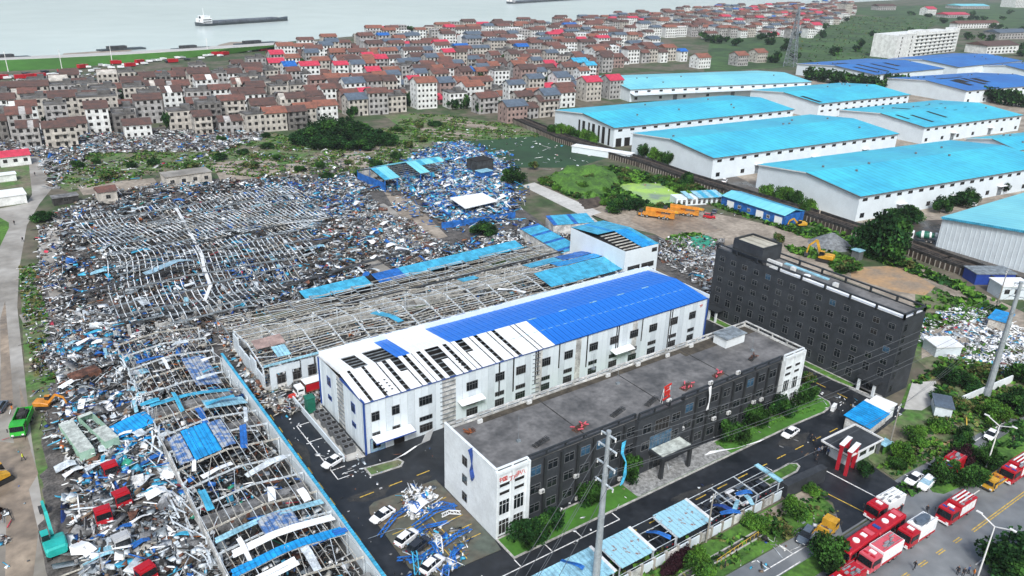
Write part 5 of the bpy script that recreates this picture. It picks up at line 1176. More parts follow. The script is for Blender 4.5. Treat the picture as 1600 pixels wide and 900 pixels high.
def warehouse(F, Lp, R, z, label, roof='roof_cyan', rise=2.6, wins=15, rows=1, wall='clad_white', holes=(), ext=1.0, doors=3, wz=None, group='blue-roofed warehouses', canopy=False):
    o, ang, L, w = fit(F, Lp, R, z); L *= ext
    t = thing('warehouse', label, 'warehouse', (*o, 0), ang, group)
    b = MB(); b.add([(0,0,0),(L,0,0),(L,w,0),(0,w,0),(0,0,z),(L,0,z),(L,w,z),(0,w,z),(0,w/2,z+rise),(L,w/2,z+rise)], [(0,1,5,4),(1,2,6,9,5),(2,3,7,6),(3,0,4,8,7),(4,5,9,8),(6,7,8,9)]); b.build('wall', wall, t)
    e = .5; n = 10
    for i in range(n):
        x0, x1 = -e+(L+2*e)*i/n, -e+(L+2*e)*(i+1)/n-.06
        for s in (0, 1):
            ya, za, yb, zb = (-e, z-.05, w/2, z+rise+.12) if s == 0 else (w+e, z-.05, w/2, z+rise+.12)
            v = [(x0,ya,za+.1),(x1,ya,za+.1),(x1,yb,zb+.1),(x0,yb,zb+.1)]; v2 = [(p[0],p[1],p[2]+.14) for p in v]
            (MB().hexa(v+v2) if s == 0 else MB().hexa([v[1],v[0],v[3],v[2],v2[1],v2[0],v2[3],v2[2]])).build('roof_section', roof, t)
    for i, (x, y, lw, ll) in enumerate(holes):           # strips torn out of the roof: black slabs on top paint the shade inside
        ya, yb = y*w/2, (y+ll)*w/2; zf = lambda yy: z+.19+(rise+.17)*(1-abs(yy-w/2)/(w/2))+.07
        MB().hexa([(x*L,ya,zf(ya)),(x*L+lw,ya,zf(ya)),(x*L+lw,yb,zf(yb)),(x*L,yb,zf(yb)),(x*L,ya,zf(ya)+.04),(x*L+lw,ya,zf(ya)+.04),(x*L+lw,yb,zf(yb)+.04),(x*L,yb,zf(yb)+.04)]).build('hole_shade', 'void', t)
    g = MB(); g.beam((-e,-e-.06,z-.05),(L+e,-e-.06,z-.05),.2,.35); g.build('gutter','frame_grey',t)
    for s, m in ((0,'frame_grey'),(1,'frame_white')):
        MB().beam((-e-.12,-e if s==0 else w+e,z-.0),(-e-.12,w/2,z+rise+.1),.25,.4).build('verge_trim', m, t)
    wz = wz or z-2.1
    for i in range(wins):
        x = L*(i+.5)/wins
        for r_ in range(rows): place(win_mesh(2.6,1.15,'frame_grey','void',1,False),'window',t,x,0,wz-r_*3.2,'s')
        if i % 5 == 3 and doors: place(win_mesh(3.4,3.6,'frame_white','steel_grey',0,False),'roller_door',t,x+2,0,0,'s'); MB().box(x-.4,-1.6,4.2,x+4.4,0,4.4).build('awning','sheet_white',t)
        elif rows == 1 and doors and i % 2 == 0: place(win_mesh(2.2,1.8,'frame_grey','glass',1,False),'window',t,x,0,1.2,'s')
    if canopy: MB().hexa([(0,-5,z-3.2),(L,-5,z-3.2),(L,0,z-2.4),(0,0,z-2.4),(0,-5,z-3),(L,-5,z-3),(L,0,z-2.2),(0,0,z-2.2)]).build('canopy','clad_white2',t)
    for k in range(6):
        y = w*random.uniform(.2,.8); zz = z+rise*(1-abs(y-w/2)/(w/2))+.2; x = L*random.random(); q = MB(); q.tube((x,y,zz),(x,y,zz+.8),.5,n=8); q.build('roof_vent','frame_grey',t)
    return t
warehouse((1344,307),(1183,258),(1600,265),9.6,'nearest cyan-roofed warehouse with a white gable and windows under the eaves', wins=20, ext=1.25, doors=1)
warehouse((1115,247),(1003,207),(1403,209),9.6,'cyan-roofed warehouse directly behind the nearest one', wins=17)
w3_ = warehouse((960,200),(873,172),(1240,171),9.6,'cyan-roofed warehouse with dark slots in its gable, third from the front', wins=17)
warehouse((985,140),(942,119),(1268,128),8,'pale cyan-roofed warehouse farthest back, next to the town houses', 'roof_cyan_pale', wins=16, canopy=True)
warehouse((1280,162),(1175,141),(1421,148),9,'cyan-roofed warehouse with two window rows and a dark verge', wins=12, rows=2, doors=0, holes=((.02,.05,3,.55),))
warehouse((1445,199),(1312,172),(1597,180),9,'cyan-roofed warehouse with many strips torn from its roof', wins=13, holes=((.15,.2,2.5,.5),(.35,.35,2.5,.45),(.05,.5,2,.3),(.6,.7,3,.7),(.75,.8,3,.6),(.5,.9,2,.5),(.3,1.1,3,.4)))
for i in range(7): MB().box(-.12, 3+i*4.2, .3, -.004, 3+i*4.2+(2.2 if i%2 else 1.4), 8.6).build('gable_opening', 'void', w3_)
for i in range(3): MB().box(1.5+i*5.5, -.12, 0, 5+i*5.5, -.004, 4.2).build('door_opening', 'void', w3_)
warehouse((1510,142),(1375,123),(1600,135),9,'royal blue warehouse with black torn patches at the right edge', 'roof_blue', wins=12, ext=1.6, holes=((.18,.35,6,.5),(.24,.6,7,.3),(.34,.35,5,.6),(.42,.5,7,.4),(.15,1.0,26,.14),(.5,.9,5,.5)))
warehouse((1367,117),(1283,97),(1475,107),9,'royal blue warehouse with slanting black torn strips, farthest left of the blue ones', 'roof_blue', wins=0, doors=0, holes=((.1,.15,4,.6),(.25,.15,4,.8),(.42,.2,4,.7),(.6,.5,5,.4),(.1,1.2,20,.15)))
warehouse((1497,105),(1410,90),(1597,95),10,'intact royal blue warehouse farthest back at the right', 'roof_blue', wins=0, doors=0)
warehouse((1610,112),(1540,102),(1700,104),9,'royal blue warehouse cut by the right edge', 'roof_blue', wins=0, doors=0)
warehouse((1590,235),(1530,215),(1700,222),8,'low blue-roofed warehouse at the right edge behind the nearest cyan one', 'roof_cyan', wins=6, doors=0, ext=1.3)
# the pale-blue roofed warehouse at the right edge: its ribbed white gable faces the railway
t = thing('warehouse', 'pale blue-roofed warehouse at the right edge with a tall ribbed white gable', 'warehouse', (258.6, 55, 0), .0, 'blue-roofed warehouses')
w = 63.0; L = 120; z = 10
MB().add([(0,0,0),(L,0,0),(L,w,0),(0,w,0),(0,0,z),(L,0,z),(L,w,z),(0,w,z),(0,w/2,z+3.2),(L,w/2,z+3.2)], [(0,1,5,4),(1,2,6,9,5),(2,3,7,6),(3,0,4,8,7),(4,5,9,8),(6,7,8,9)]).build('wall','clad_white2',t)
for i in range(10):
    x0, x1 = -.6+12.2*i, -.6+12.2*(i+1)-.06
    for ya, yb in ((-.6, w/2), (w+.6, w/2)):
        v = [(x0,ya,z+.05),(x1,ya,z+.05),(x1,yb,z+3.35),(x0,yb,z+3.35)]
        if ya > yb: v = [v[1],v[0],v[3],v[2]]
        MB().hexa(v+[(p[0],p[1],p[2]+.14) for p in v]).build('roof_section','roof_cyan_pale',t)
for i in range(42): zt_ = z+3.2*(1-abs(i*1.5+.7-w/2)/(w/2)); MB().box(-.1, i*1.5+.7, 0, -.004, i*1.5+.85, zt_).build('rib','clad_white',t)
for y0,y1,z0,z1 in ((0,w/2,z,z+3.2),(w,w/2,z,z+3.2)): MB().beam((-.75,y0,z0+.15),(-.75,y1,z1+.15),.3,.7).build('verge_trim','sheet_cyan',t)

# ---- town: rows of houses on slightly turned streets
town = [(-60,225),(-60,158),(60,148),(200,138),(340,122),(400,100),(450,84),(560,62),(600,54),(760,46),(860,40),(1000,27),(1100,18),(1230,13),(1330,8),(1340,22),(1240,75),(1100,112),(960,114),(870,185),(780,186),(700,172),(640,174),(560,192),(530,200),(420,208),(390,212),(300,214),(160,218),(60,238),(0,232)]
tw = [G(*p) for p in town]; ta = -.09; ca, sa = cos(ta), sin(ta)
keep_out = [[G(*p) for p in q] for q in ([(1000,60),(1500,60),(1300,120),(1090,108)],[(430,235),(640,235),(640,190),(520,180),(470,200)],[(930,118),(1000,100),(1290,100),(1290,160),(900,200)])]
WALLS = ['house_white','house_grey','house_beige','house_dark','house_pink']; WN = {'house_white':'white','house_grey':'grey','house_beige':'beige','house_dark':'dark grey','house_pink':'pale pink'}
RN = {'tile_red':'red tiled roof','tile_brown':'brown tiled roof','tile_orange':'orange tiled roof','slate':'blue-grey roof','sheet_pink':'bright pink sheet roof','sheet_blue':'blue sheet roof','roof_slab':'flat grey roof','sheet_cyan':'cyan sheet roof'}
HM = {}
def house_meshes(w, d, st, wall, roof, bal, dmg, front):
    k = (w, d, st, wall, roof, bal, dmg, front)
    if k in HM: return HM[k]
    h = st*3.1; r_ = random.Random(hash((w, d, st))); b = MB(); b.box(-w/2, 0, 0, w/2, d, h, 0)
    if not (roof in ('roof_slab',)): b.add([(-w/2,0,h),(-w/2,d,h),(-w/2,d/2,h+d*.24),(w/2,0,h),(w/2,d,h),(w/2,d/2,h+d*.24)], [(0,2,1),(3,4,5),(0,3,5,2),(1,2,5,4)], 0)
    for s in range(1, st): b.box(-w/2-.06, -.08, s*3.1-.12, w/2+.06, -.002, s*3.1+.06, 0)
    wall_m = b.mesh('wall', [wall]); b = MB()
    if roof == 'roof_slab':
        for q in ((-w/2-.1,-.1,w/2+.1,.2),(-w/2-.1,d-.2,w/2+.1,d+.1),(-w/2-.1,.2,-w/2+.2,d-.2),(w/2-.2,.2,w/2+.1,d-.2)): b.box(q[0],q[1],h,q[2],q[3],h+.9)
        b.box(-w/2+.2,.2,h,w/2-.2,d-.2,h+.1); b.box(w*.05,d*.5,h+.1,w*.38,d*.9,h+2.4)
    else:
        e = .55; hh = d*.24
        segs = 4 if front else 1
        for i in range(segs):
            for s in (0, 1):
                if dmg and (i+s) % 4 == dmg % 4: continue
                x0, x1 = -w/2-e+(w+2*e)*i/segs, -w/2-e+(w+2*e)*(i+1)/segs; ya, yb = (-e, d/2) if s == 0 else (d+e, d/2); za, zb = h-.15, h+hh+.15
                v = [(x0,ya,za),(x1,ya,za),(x1,yb,zb),(x0,yb,zb)]
                if s: v = [v[1],v[0],v[3],v[2]]
                b.hexa([(p[0],p[1],p[2]+.05) for p in v]+[(p[0],p[1],p[2]+.25) for p in v])
    roof_m = b.mesh('roof', [roof]); b = MB(); nw = max(2, int(w/2.7))
    for s in range(st):
        for i in range(nw):
            x = -w/2+w*(i+.5)/nw; zb = s*3.1+.95
            if s == 0 and i == nw//2: b.box(x-.65,-.05,0,x+.65,-.01,2.3); continue
            ww = .78 if (i+s) % 3 else .6; b.box(x-ww,-.05,zb,x+ww,-.01,zb+1.55)
        for y in (d*.3, d*.72): b.box(-w/2-.05,y-.5,s*3.1+1,-w/2-.01,y+.5,s*3.1+2.3); b.box(w/2+.01,y-.5,s*3.1+1,w/2+.05,y+.5,s*3.1+2.3)
    win_m = b.mesh('window', ['void']); bm = None
    if bal:
        b = MB()
        for s in range(1, st): b.box(-w*.2,-1.1,s*3.1-.05,w*.2,-.09,s*3.1+.07); b.box(-w*.2,-1.12,s*3.1+.07,w*.2,-1.0,s*3.1+.95)
        bm = b.mesh('balcony', [wall])
    HM[k] = (wall_m, roof_m, win_m, bm); return HM[k]
ORD = ['first','second','third','fourth','fifth','sixth','seventh','eighth','ninth','tenth','eleventh','twelfth']
def nth(i): n = i+1; return ORD[i] if i < 12 else f'{n}'+({1:'st',2:'nd',3:'rd'}.get(n % 10, 'th') if n % 100 not in (11,12,13) else 'th')
anch = []
rows = []; v = 300.0
while v < 1350:
    row = []; u = -150+random.uniform(0, 8); rowst = random.choice((2,3,3)); step = 21 if v < 560 else (25 if v < 800 else 31)
    while u < 1900:
        w = random.choice((8.5,10,11.5,13)) if v < 620 else random.choice((11,14,17)); x = u*ca-v*sa; y = u*sa+v*ca
        ok = inpoly(np.array([[x+w/2,y],[x,y+9]]), tw).all() and not any(inpoly(np.array([[x+w/2,y+4]]), q)[0] for q in keep_out)
        if ok and random.random() > (.09 if v < 600 else .07): row.append((x+w/2, y+random.gauss(0, 2.2), w))
        u += w+random.choice((.4,.7,1.2,2.8)) if v < 620 else w+random.choice((1,3,6))
    if row: rows.append(row)
    v += step+random.uniform(-1,1)
allh = [(math.dist((x,y),(0,0)), ri, ci, x, y, w) for ri, row in enumerate(rows) for ci, (x, y, w) in enumerate(row)]
allh.sort(); near = set((ri, ci) for _, ri, ci, *_ in allh[:298]); far = MB()
FM = ['house_white','house_grey','house_beige','tile_red','tile_orange','slate','sheet_pink','void','roof_slab','sheet_blue','tile_brown']
def blob(n, ri): return
for ri, row in enumerate(rows):
    for ci, (x, y, w) in enumerate(row):
        west = x < 140+(y-380)*.25; rr = random.random(); d = random.choice((8.5, 9.5, 11)); st = random.choice((1,2,3,3,4,4)) if not west else random.choice((2,3,3,4,4,5))
        wall = random.choice(['house_grey','house_beige','house_grey','house_beige','house_white','house_dark','house_beige'] if west else ['house_grey','house_beige','house_white','house_grey','house_pink','house_white','house_beige','house_white','house_white','house_grey'])
        if west: roof = random.choice(['tile_brown','tile_red','roof_slab','roof_slab','tile_brown','tile_brown','tile_red','roof_slab'])
        else: roof = random.choice(['tile_red','tile_orange','tile_red','slate','tile_orange','tile_brown','tile_red','tile_brown','roof_slab','slate','tile_red','sheet_pink']) if random.random() > .03 else random.choice(['sheet_blue','sheet_cyan'])
        st = min(st, 4) if ri > 1 else min(st, 3); rz = ta+random.gauss(0, .035)
        if (ri, ci) in near:
            dmg = random.randint(1, 4) if west and random.random() < .45 else 0
            a, b_, c, bm = house_meshes(w, d, st, wall, roof, random.random() < .3, dmg, y < 520)
            lab = f'{WN[wall]} {["","","two","three","four","five"][st]}-storey house, {RN[roof]}, {nth(ci)} from left, {nth(ri)} row from the fields'
            t = thing('town_house', lab, 'house', (x, y, 0), rz, 'houses of the riverside town')
            link('wall', a, t); link('roof', b_, t); link('window', c, t, kind='stuff')
            if bm: link('balcony', bm, t, kind='stuff')
        else:
            h = st*3.1; c_, s_ = cos(rz), sin(rz); T = lambda p: (x+p[0]*c_-p[1]*s_, y+p[0]*s_+p[1]*c_, p[2])
            wi = FM.index(wall) if wall in FM else 1; rf = FM.index(roof) if roof in FM else 3
            far.add([T(p) for p in ((-w/2,0,0),(w/2,0,0),(w/2,d,0),(-w/2,d,0),(-w/2,0,h),(w/2,0,h),(w/2,d,h),(-w/2,d,h))], [(0,1,5,4),(1,2,6,5),(2,3,7,6),(3,0,4,7),(4,5,6,7)], wi)
            if rf != 8: far.add([T(p) for p in ((-w/2-.6,-.6,h-.1),(w/2+.6,-.6,h-.1),(w/2+.6,d+.6,h-.1),(-w/2-.6,d+.6,h-.1),(-w/2-.6,d/2,h+d*.25),(w/2+.6,d/2,h+d*.25))], [(0,1,5,4),(2,3,4,5),(0,4,3),(1,2,5)], rf)
            nw = int(w/3.2)
            for s in range(st):
                for i in range(nw): xx = -w/2+w*(i+.5)/nw; far.add([T(p) for p in ((xx-.8,-.06,s*3.1+.9),(xx+.8,-.06,s*3.1+.9),(xx+.8,-.06,s*3.1+2.5),(xx-.8,-.06,s*3.1+2.5))], [(0,1,2,3)], 7)
far.build('far_town_houses', FM, None, kind='stuff')
print('houses', len(allh), 'rows', len(rows))
# landmark houses that the photograph shows clearly
def lhouse(px, w, d, st, wall, roof, label, rz=ta, name='town_house'):
    p = G(*px); a, b_, c, bm = house_meshes(w, d, st, wall, roof, False, 0, True); t = thing(name, label, 'house', (*p, 0), rz, 'houses of the riverside town')
    h = st*3.1; link('wall', a, t); link('roof', b_, t); nw = max(2, int(w/2.6))
    for s in range(st):
        for i in range(nw): place(win_mesh(1.35,1.5,wall,'void',0,False),'window',t,-w/2+w*(i+.5)/nw,0,s*3.1+.9,'s')
        for y in (d*.3,d*.7): place(win_mesh(1.1,1.4,wall,'void',0,False),'window',t,-w/2,y,s*3.1+.9,'w')
lhouse((668,170), 13, 11, 5, 'house_white', 'tile_orange', 'tall white five-storey house with an orange tiled roof at the edge of the field')
lhouse((880,150), 11, 12, 4, 'house_white', 'slate', 'white four-storey house with a blue-grey roof left of the pink-roofed pair')
lhouse((927,158), 12, 12, 4, 'house_beige', 'sheet_pink', 'beige four-storey house with a pink roof next to the pale warehouse')
lhouse((962,155), 11, 12, 4, 'house_grey', 'sheet_pink', 'grey four-storey house with a pink roof touching the pale warehouse')
lhouse((808,192), 13, 11, 3, 'house_pink', 'slate', 'pale pink villa with a blue-grey roof at the lower corner of the town')
lhouse((862,182), 11, 12, 4, 'house_grey', 'slate', 'grey house with balconies beside the warehouse corner')
lhouse((385,182), 12, 11, 4, 'house_white', 'tile_brown', 'white four-storey house with a brown roof among the damaged grey ones')
lhouse((160,200), 18, 12, 5, 'house_beige', 'roof_slab', 'tall beige flat-roofed block standing over the damaged west of the town')
lhouse((218,215), 12, 9, 2, 'house_white', 'tile_brown', 'white two-storey house with a brown roof in the ruins')
lhouse((512,192), 12, 9, 3, 'house_white', 'tile_orange', 'white three-storey house right of the beige one beside the dark trees')
lhouse((480,197), 11, 9, 3, 'house_beige', 'tile_orange', 'beige three-storey house next to the red lean-to by the dark trees')
lhouse((433,205), 11, 9, 3, 'house_beige', 'tile_orange', 'beige three-storey house at the end of the row before the dark trees')
lhouse((545,120), 15, 12, 4, 'house_white', 'tile_red', 'white four-storey house with a red roof in the middle of the town')
lhouse((1100,107), 14, 12, 3, 'house_white', 'tile_orange', 'white three-storey house with an orange roof above the pale warehouse')
lhouse((1190,98), 13, 12, 3, 'house_beige', 'tile_orange', 'beige three-storey house at the edge of the terraced fields')
lhouse((1160,103), 13, 12, 3, 'house_grey', 'tile_orange', 'grey three-storey house with an orange roof left of the lattice tower')
lhouse((1277,50), 18, 14, 3, 'house_white', 'sheet_pink', 'white house with a red-pink roof standing alone in the fields')
lhouse((1455,24), 30, 18, 4, 'house_white', 'sheet_pink', 'big white villa with a red-pink roof far off among trees')
lhouse((1325,25), 18, 22, 7, 'house_beige', 'roof_slab', 'slim seven-storey pale tower house far off beyond the fields')
# white dormitory block
p0, p1 = Vector(G(1397,92)), Vector(G(1492,80)); ang = math.atan2(p1.y-p0.y, p1.x-p0.x); L = (p1-p0).length
t = thing('dormitory_block', 'white six-storey dormitory block with rows of balconies beyond the blue warehouses', 'building', (*p0, 0), ang)
MB().box(0,0,0,L,26,23).build('wall','house_white',t); MB().box(-.2,-.2,23,L+.2,.4,24.2).build('parapet','house_white',t); MB().box(L*.3,2,23,L*.5,12,26).build('stair_head','house_white',t); MB().box(L*.9,0,23,L,10,26).build('stair_head','house_white',t)
for s in range(6):
    MB().box(L*.27,-1.2,s*3.7+2.9,L*.97,-.002,s*3.7+3.9).build('balcony','house_white',t)
    for i in range(9): place(win_mesh(4.2,2.2,'frame_grey','glass',1,False),'window',t,L*.3+i*L*.075,0,s*3.7+.5,'s')
    for x in (L*.06,L*.21): place(win_mesh(2,2,'frame_grey','glass',1,False),'window',t,x,0,s*3.7+1,'s')
# long far buildings at the top right
for px, w_, d_2, h_, wl_, rf, lab in (((1495,45),110,14,8,'house_white','tile_red','long white arcaded building with a red roof in the far right'), ((1540,85),60,26,9,'house_white','tile_brown','far white row of houses beyond the blue warehouses'),
        ((1480,28),70,26,6,'house_grey','sheet_pink','far shed with a red-pink roof beside the white villa'), ((1500,14),120,40,7,'house_grey','roof_cyan_pale','far shed with a pale cyan roof at the top right'), ((1585,12),60,40,22,'house_white','roof_slab','far white block cut by the top right edge'),
        ((1372,16),60,20,9,'house_grey','tile_brown','far grey row with a brown roof on the fields'), ((1560,62),70,24,9,'house_grey','slate','far grey row with a slate roof at the right edge')):
    p = G(*px); t = thing('far_building', lab, 'building', (*p, 0), -.12); MB().box(0,0,0,w_,d_2,h_).build('wall', wl_, t)
    MB().add([(-1,-1,h_),(w_+1,-1,h_),(w_+1,d_2+1,h_),(-1,d_2+1,h_),(-1,d_2/2,h_+4),(w_+1,d_2/2,h_+4)], [(0,1,5,4),(2,3,4,5),(0,4,3),(1,2,5),(3,2,1,0)]).build('roof', rf, t)
    for i in range(int(w_/7)):
        for s in range(max(1,int(h_/4))): place(win_mesh(3,2,'frame_grey','void',0,False),'window',t,3.5+i*7,0,1.2+s*3.7,'s')
# ------------------------------------------------------------ vehicles (front toward +x, origin at the ground under the middle)
def wheels(t, xs, y, r=.34, w=.24):
    for x in xs:
        for s in (-1, 1):
            b = MB(); b.tube((0,-w/2,0),(0,w/2,0),r,n=12); q = b.build('wheel','rubber',t,(x,s*y,r)); b = MB(); b.tube((0,s*(w/2),0),(0,s*(w/2+.012),0),r*.55,n=10); b.build('rim','chrome',q)
def loft(b, secs, m=0, cap=True):
    """secs: rings of (x, y, z); joined ring to ring"""
    n = len(secs[0]); o = len(b.v); [b.v.extend(s) for s in secs]
    for i in range(len(secs)-1):
        for j in range(n): a, c = o+i*n+j, o+i*n+(j+1)%n; b.f.append((a, c, c+n, a+n)); b.m.append(m)
    if cap: b.f.append(tuple(o+j for j in range(n-1,-1,-1))); b.m.append(m); b.f.append(tuple(o+(len(secs)-1)*n+j for j in range(n))); b.m.append(m)
def ring(x, w, z0, z1, r=.12): return [(x,-w+r,z0),(x,w-r,z0),(x,w,z0+r),(x,w,z1-r),(x,w-r,z1),(x,-w+r,z1),(x,-w,z1-r),(x,-w,z0+r)]
def make_car(label, body='car_white', kind='sedan', glass='glass', px=None, ang=0.0, z=.03, group=None, world=None, cat='car', name='parked_car', damaged=False):
    p = world or G(*px); t = thing(name, label, cat, (*p, z), ang, group); b = MB(); W_ = .9
    suv = kind == 'suv'; hh = .2 if suv else 0
    prof = [(-2.25,.55,.78,.74),(-2.1,.3,.93+hh,.84),(-1.4,.22,.98+hh,.9),(0,.2,.96+hh,.91),(1.0,.2,.93+hh,.9),(1.75,.24,.82+hh,.86),(2.15,.34,.70+hh*.6,.76),(2.27,.42,.6,.68)]
    loft(b, [ring(x,w,z0,z1) for x,z0,z1,w in prof]); b.build('body', body, t)
    b = MB(); top = 1.72 if suv else 1.44; zb = .94+hh
    c = [(-2.0 if suv else -1.75,zb,.8),(-1.75 if suv else -1.05,top-.04,.64),(-.2,top,.66),(.35,top-.05,.64),(1.15,zb-.02,.8)]
    v = []
    for x, z_, w in c: v += [(x,-w,z_),(x,w,z_)]
    n = len(c)
    fs = [(2*i,2*i+1,2*i+3,2*i+2) for i in range(n-1)]+[tuple(2*i for i in range(n)), tuple(2*i+1 for i in range(n-1,-1,-1))]
    o = len(b.v); b.v.extend(v)
    for k, f in enumerate(fs): b.f.append(tuple(i+o for i in f)); b.m.append(1)
    b.v = b.v; b.build('cabin_glass', [body, glass], t)
    MB().hexa([(c[1][0]+.06,-.6,top-.06),(.3,-.6,top-.06),(.3,.6,top-.06),(c[1][0]+.06,.6,top-.06),(c[1][0]+.1,-.57,top+.025),(.25,-.57,top-.0),(.25,.57,top-.0),(c[1][0]+.1,.57,top+.025)]).build('car_roof', body, t)
    q = MB()
    for s in (-1,1):
        for x0,z0,x1,z1 in ((-.1,zb,-.12,top-.03),(-.98,zb,-1.0,top-.05)): q.beam((x0,s*.815,z0-.02),(x1,s*.665,z1),.07,.03)
    q.build('pillar', body, t)
    wheels(t, (-1.35,1.38), .8, .33)
    for s in (-1,1): MB().box(2.12,s*.55-.17,.56,2.26,s*.55+.17,.7).build('headlight','lamp_white',t); MB().box(-2.27,s*.6-.15,.66,-2.2,s*.6+.15,.8).build('tail_light','fire_red',t); MB().box(.75,s*.98-.1,.93+hh,.9,s*.98+.1,1.05+hh).build('mirror',body,t)
    return t
def cab(t, x0, x1, m, w=1.24, z0=.55, z1=2.9, white=False, low=False):
    b = MB(); fr = .28
    b.hexa([(x0,-w,z0),(x1,-w,z0),(x1,w,z0),(x0,w,z0),(x0,-w,z1),(x1-fr,-w+.06,z1),(x1-fr,w-.06,z1),(x0,w,z1)]); t = b.build('cab', m, t)
    MB().hexa([(x1-.12,-w+.1,z0+1.05),(x1+.015,-w+.1,z0+1.0),(x1+.015,w-.1,z0+1.0),(x1-.12,w-.1,z0+1.05),(x1-.35,-w+.15,z1-.3),(x1-fr+.08,-w+.15,z1-.28),(x1-fr+.08,w-.15,z1-.28),(x1-.35,w-.15,z1-.3)]).build('windscreen','glass',t)
    for s in (-1,1):
        MB().box(x0+.25,s*w-.03,z0+1.05,x1-.45,s*w+.03,z1-.35).build('side_window','glass',t); MB().box(x1-.08,s*.85-.2,z0+.15,x1+.06,s*.85+.2,z0+.4).build('headlight','lamp_white',t)
        MB().box(x1-.1,s*(w+.22)-.1,z1-1.1,x1,s*(w+.22)+.1,z1-.4).build('mirror','steel_dark',t)
    MB().box(x1-.02,-w+.1,z0-.1,x1+.1,w-.1,z0+.12).build('bumper', 'sheet_white' if white else 'steel_dark', t)
def fire_truck(px, z, ang, label, body='fire_red', roof='fire_red', L=8.6, shutters=True, top=None, lights=True, cabm='fire_red', H=3.1):
    p = G(*px, z); t = thing('fire_truck', label, 'fire engine', (*p, .02), ang, 'fire engines on the main road'); h = L/2
    cab(t, h-2.7, h, cabm, white=True); MB().box(-h+.1,-1.15,.45,h-2.5,1.15,.75).build('chassis','steel_dark',t)
    MB().box(-h,-1.25,.7,h-2.85,1.25,H).build('body', body, t)
    b = MB(); b.box(-h+.15,-1.12,H,h-3.0,1.12,H+.06); b.build('body_roof', roof, t)
    for s in (-1,1): MB().box(-h+.1,s*1.27-.03,.7,h-2.95,s*1.27+.03,1.1).build('side_stripe','fire_red',t)
    if shutters:
        n = 4; sw = (L-3.4)/n
        for i in range(n):
            for s in (-1,1):
                b = MB(); x = -h+.3+i*sw
                for k in range(7): b.box(x+.06,s*1.26-.02,1.2+k*.24,x+sw-.06,s*1.26+.03,1.2+k*.24+.2)
                b.build('roller_shutter','sheet_white',t)
    wheels(t, (h-1.5,-h+1.6,-h+2.9) if L > 8 else (h-1.4,-h+1.7), 1.05, .5, .3)
    b = MB(); b.box(h-1.2,-.95,2.9,h-.9,-.2,3.05); b.box(h-1.2,.2,2.9,h-.9,.95,3.05); b.build('light_bar','fire_red' if roof!='fire_red' else 'trim_blue',t)
    b = MB(); b.box(h-2.2,-.5,2.9,h-1.6,.5,3.1); b.build('cab_hatch','sheet_white',t)
    r_ = random.Random(label); b = MB()
    for i in range(8): x = r_.uniform(-h+.4,h-3.4); y = r_.uniform(-.8,.8); b.box(x,y,H+.06,x+r_.uniform(.3,1.2),y+r_.uniform(.15,.5),H+.06+r_.uniform(.1,.35),i%2)
    b.build('roof_gear',['chrome','steel_grey'],t)
    for y in (-.9,.9): MB().beam((-h+.2,y,H+.22),(h-3.1,y,H+.22),.05).build('roof_rail','chrome',t)
    if top == 'dome':
        b = MB(); pts = [(x,.85*math.sqrt(max(0,1-((x+1.2)/1.75)**4)),.55) for x in (-2.95,-2.6,-1.9,-1.2,-.5,.2,.55)]
        loft(b, [[(x,-w_-.02,H+.07),(x,w_+.02,H+.07),(x,w_*.8,H+.6),(x,-w_*.8,H+.6)] for x,w_,_ in pts]); b.build('grey_tarpaulin','slate',t)
    if top == 'hose':
        b = MB()
        for k in range(3): b.tube((-h+.5,-.7+k*.6,H+.3),(h-3.4,-.7+k*.6,H+.3),.13,n=6)
        b.build('ladder_rack','frame_white',t)
    return t
def bus(px, z, ang, label, L=8.2):
    p = G(*px, z); t = thing('fire_crew_bus', label, 'bus', (*p, .02), ang, 'red crew buses on the main road'); h = L/2; b = MB()
    sec = lambda x, w, z0, z1, r=.2: ring(x, w, z0, z1, r)
    loft(b, [sec(-h,1.12,.5,2.75),sec(-h+.2,1.22,.35,2.95),sec(h-.5,1.22,.35,2.95),sec(h-.15,1.2,.4,2.7),sec(h,1.12,.5,1.5)]); b.build('body','fire_red',t)
    for s in (-1,1):
        MB().box(-h+.4,s*1.23-.02,1.45,h-.6,s*1.23+.02,2.35).build('side_window','glass',t)
        for i in range(5): MB().box(-h+.4+i*1.5,s*1.24-.03,1.42,-h+.5+i*1.5,s*1.24+.03,2.38).build('window_post','fire_red',t)
        MB().box(h-.12,s*.8-.2,.7,h+.02,s*.8+.2,.95).build('headlight','lamp_white',t)
    MB().hexa([(h-.1,-1.05,1.5),(h+.03,-1.05,1.45),(h+.03,1.05,1.45),(h-.1,1.05,1.5),(h-.3,-1.05,2.6),(h-.1,-1.05,2.6),(h-.1,1.05,2.6),(h-.3,1.05,2.6)]).build('windscreen','glass',t)
    MB().box(h-1.3,-.6,2.95,h-.7,.6,3.15).build('light_bar','trim_blue',t)
    MB().box(-1.9,-.45,2.94,-1.2,.45,3.12).build('roof_hatch','sheet_white',t)
    b = MB(); b.tube((.6,0,2.94),(.6,0,3.14),.55,n=12); b.build('roof_fan','sheet_white',t)
    MB().box(-3.4,-.8,2.945,-2.4,.8,3.06).build('air_conditioner','fire_pink',t)
    for s in (-1,1): MB().box(h+.02,s*1.2-.08,1.9,h+.3,s*1.2+.08,2.4).build('mirror','steel_dark',t)
    wheels(t,(h-1.8,-h+1.9),1.05,.46,.28); return t
A0 = pi                                            # headed west along the road
fire_truck((1385,779), 3.0, pi-.03, 'fire engine with a red cab and a white tank body, uppermost of the cluster', 'sheet_white', 'sheet_white', 7.8, False, 'hose')
bus((1386,812), 3.0, pi+.02, 'red crew bus directly behind the other crew bus')
bus((1341,842), 3.0, pi+.02, 'red crew bus in front, its nose toward the big roadside tree')
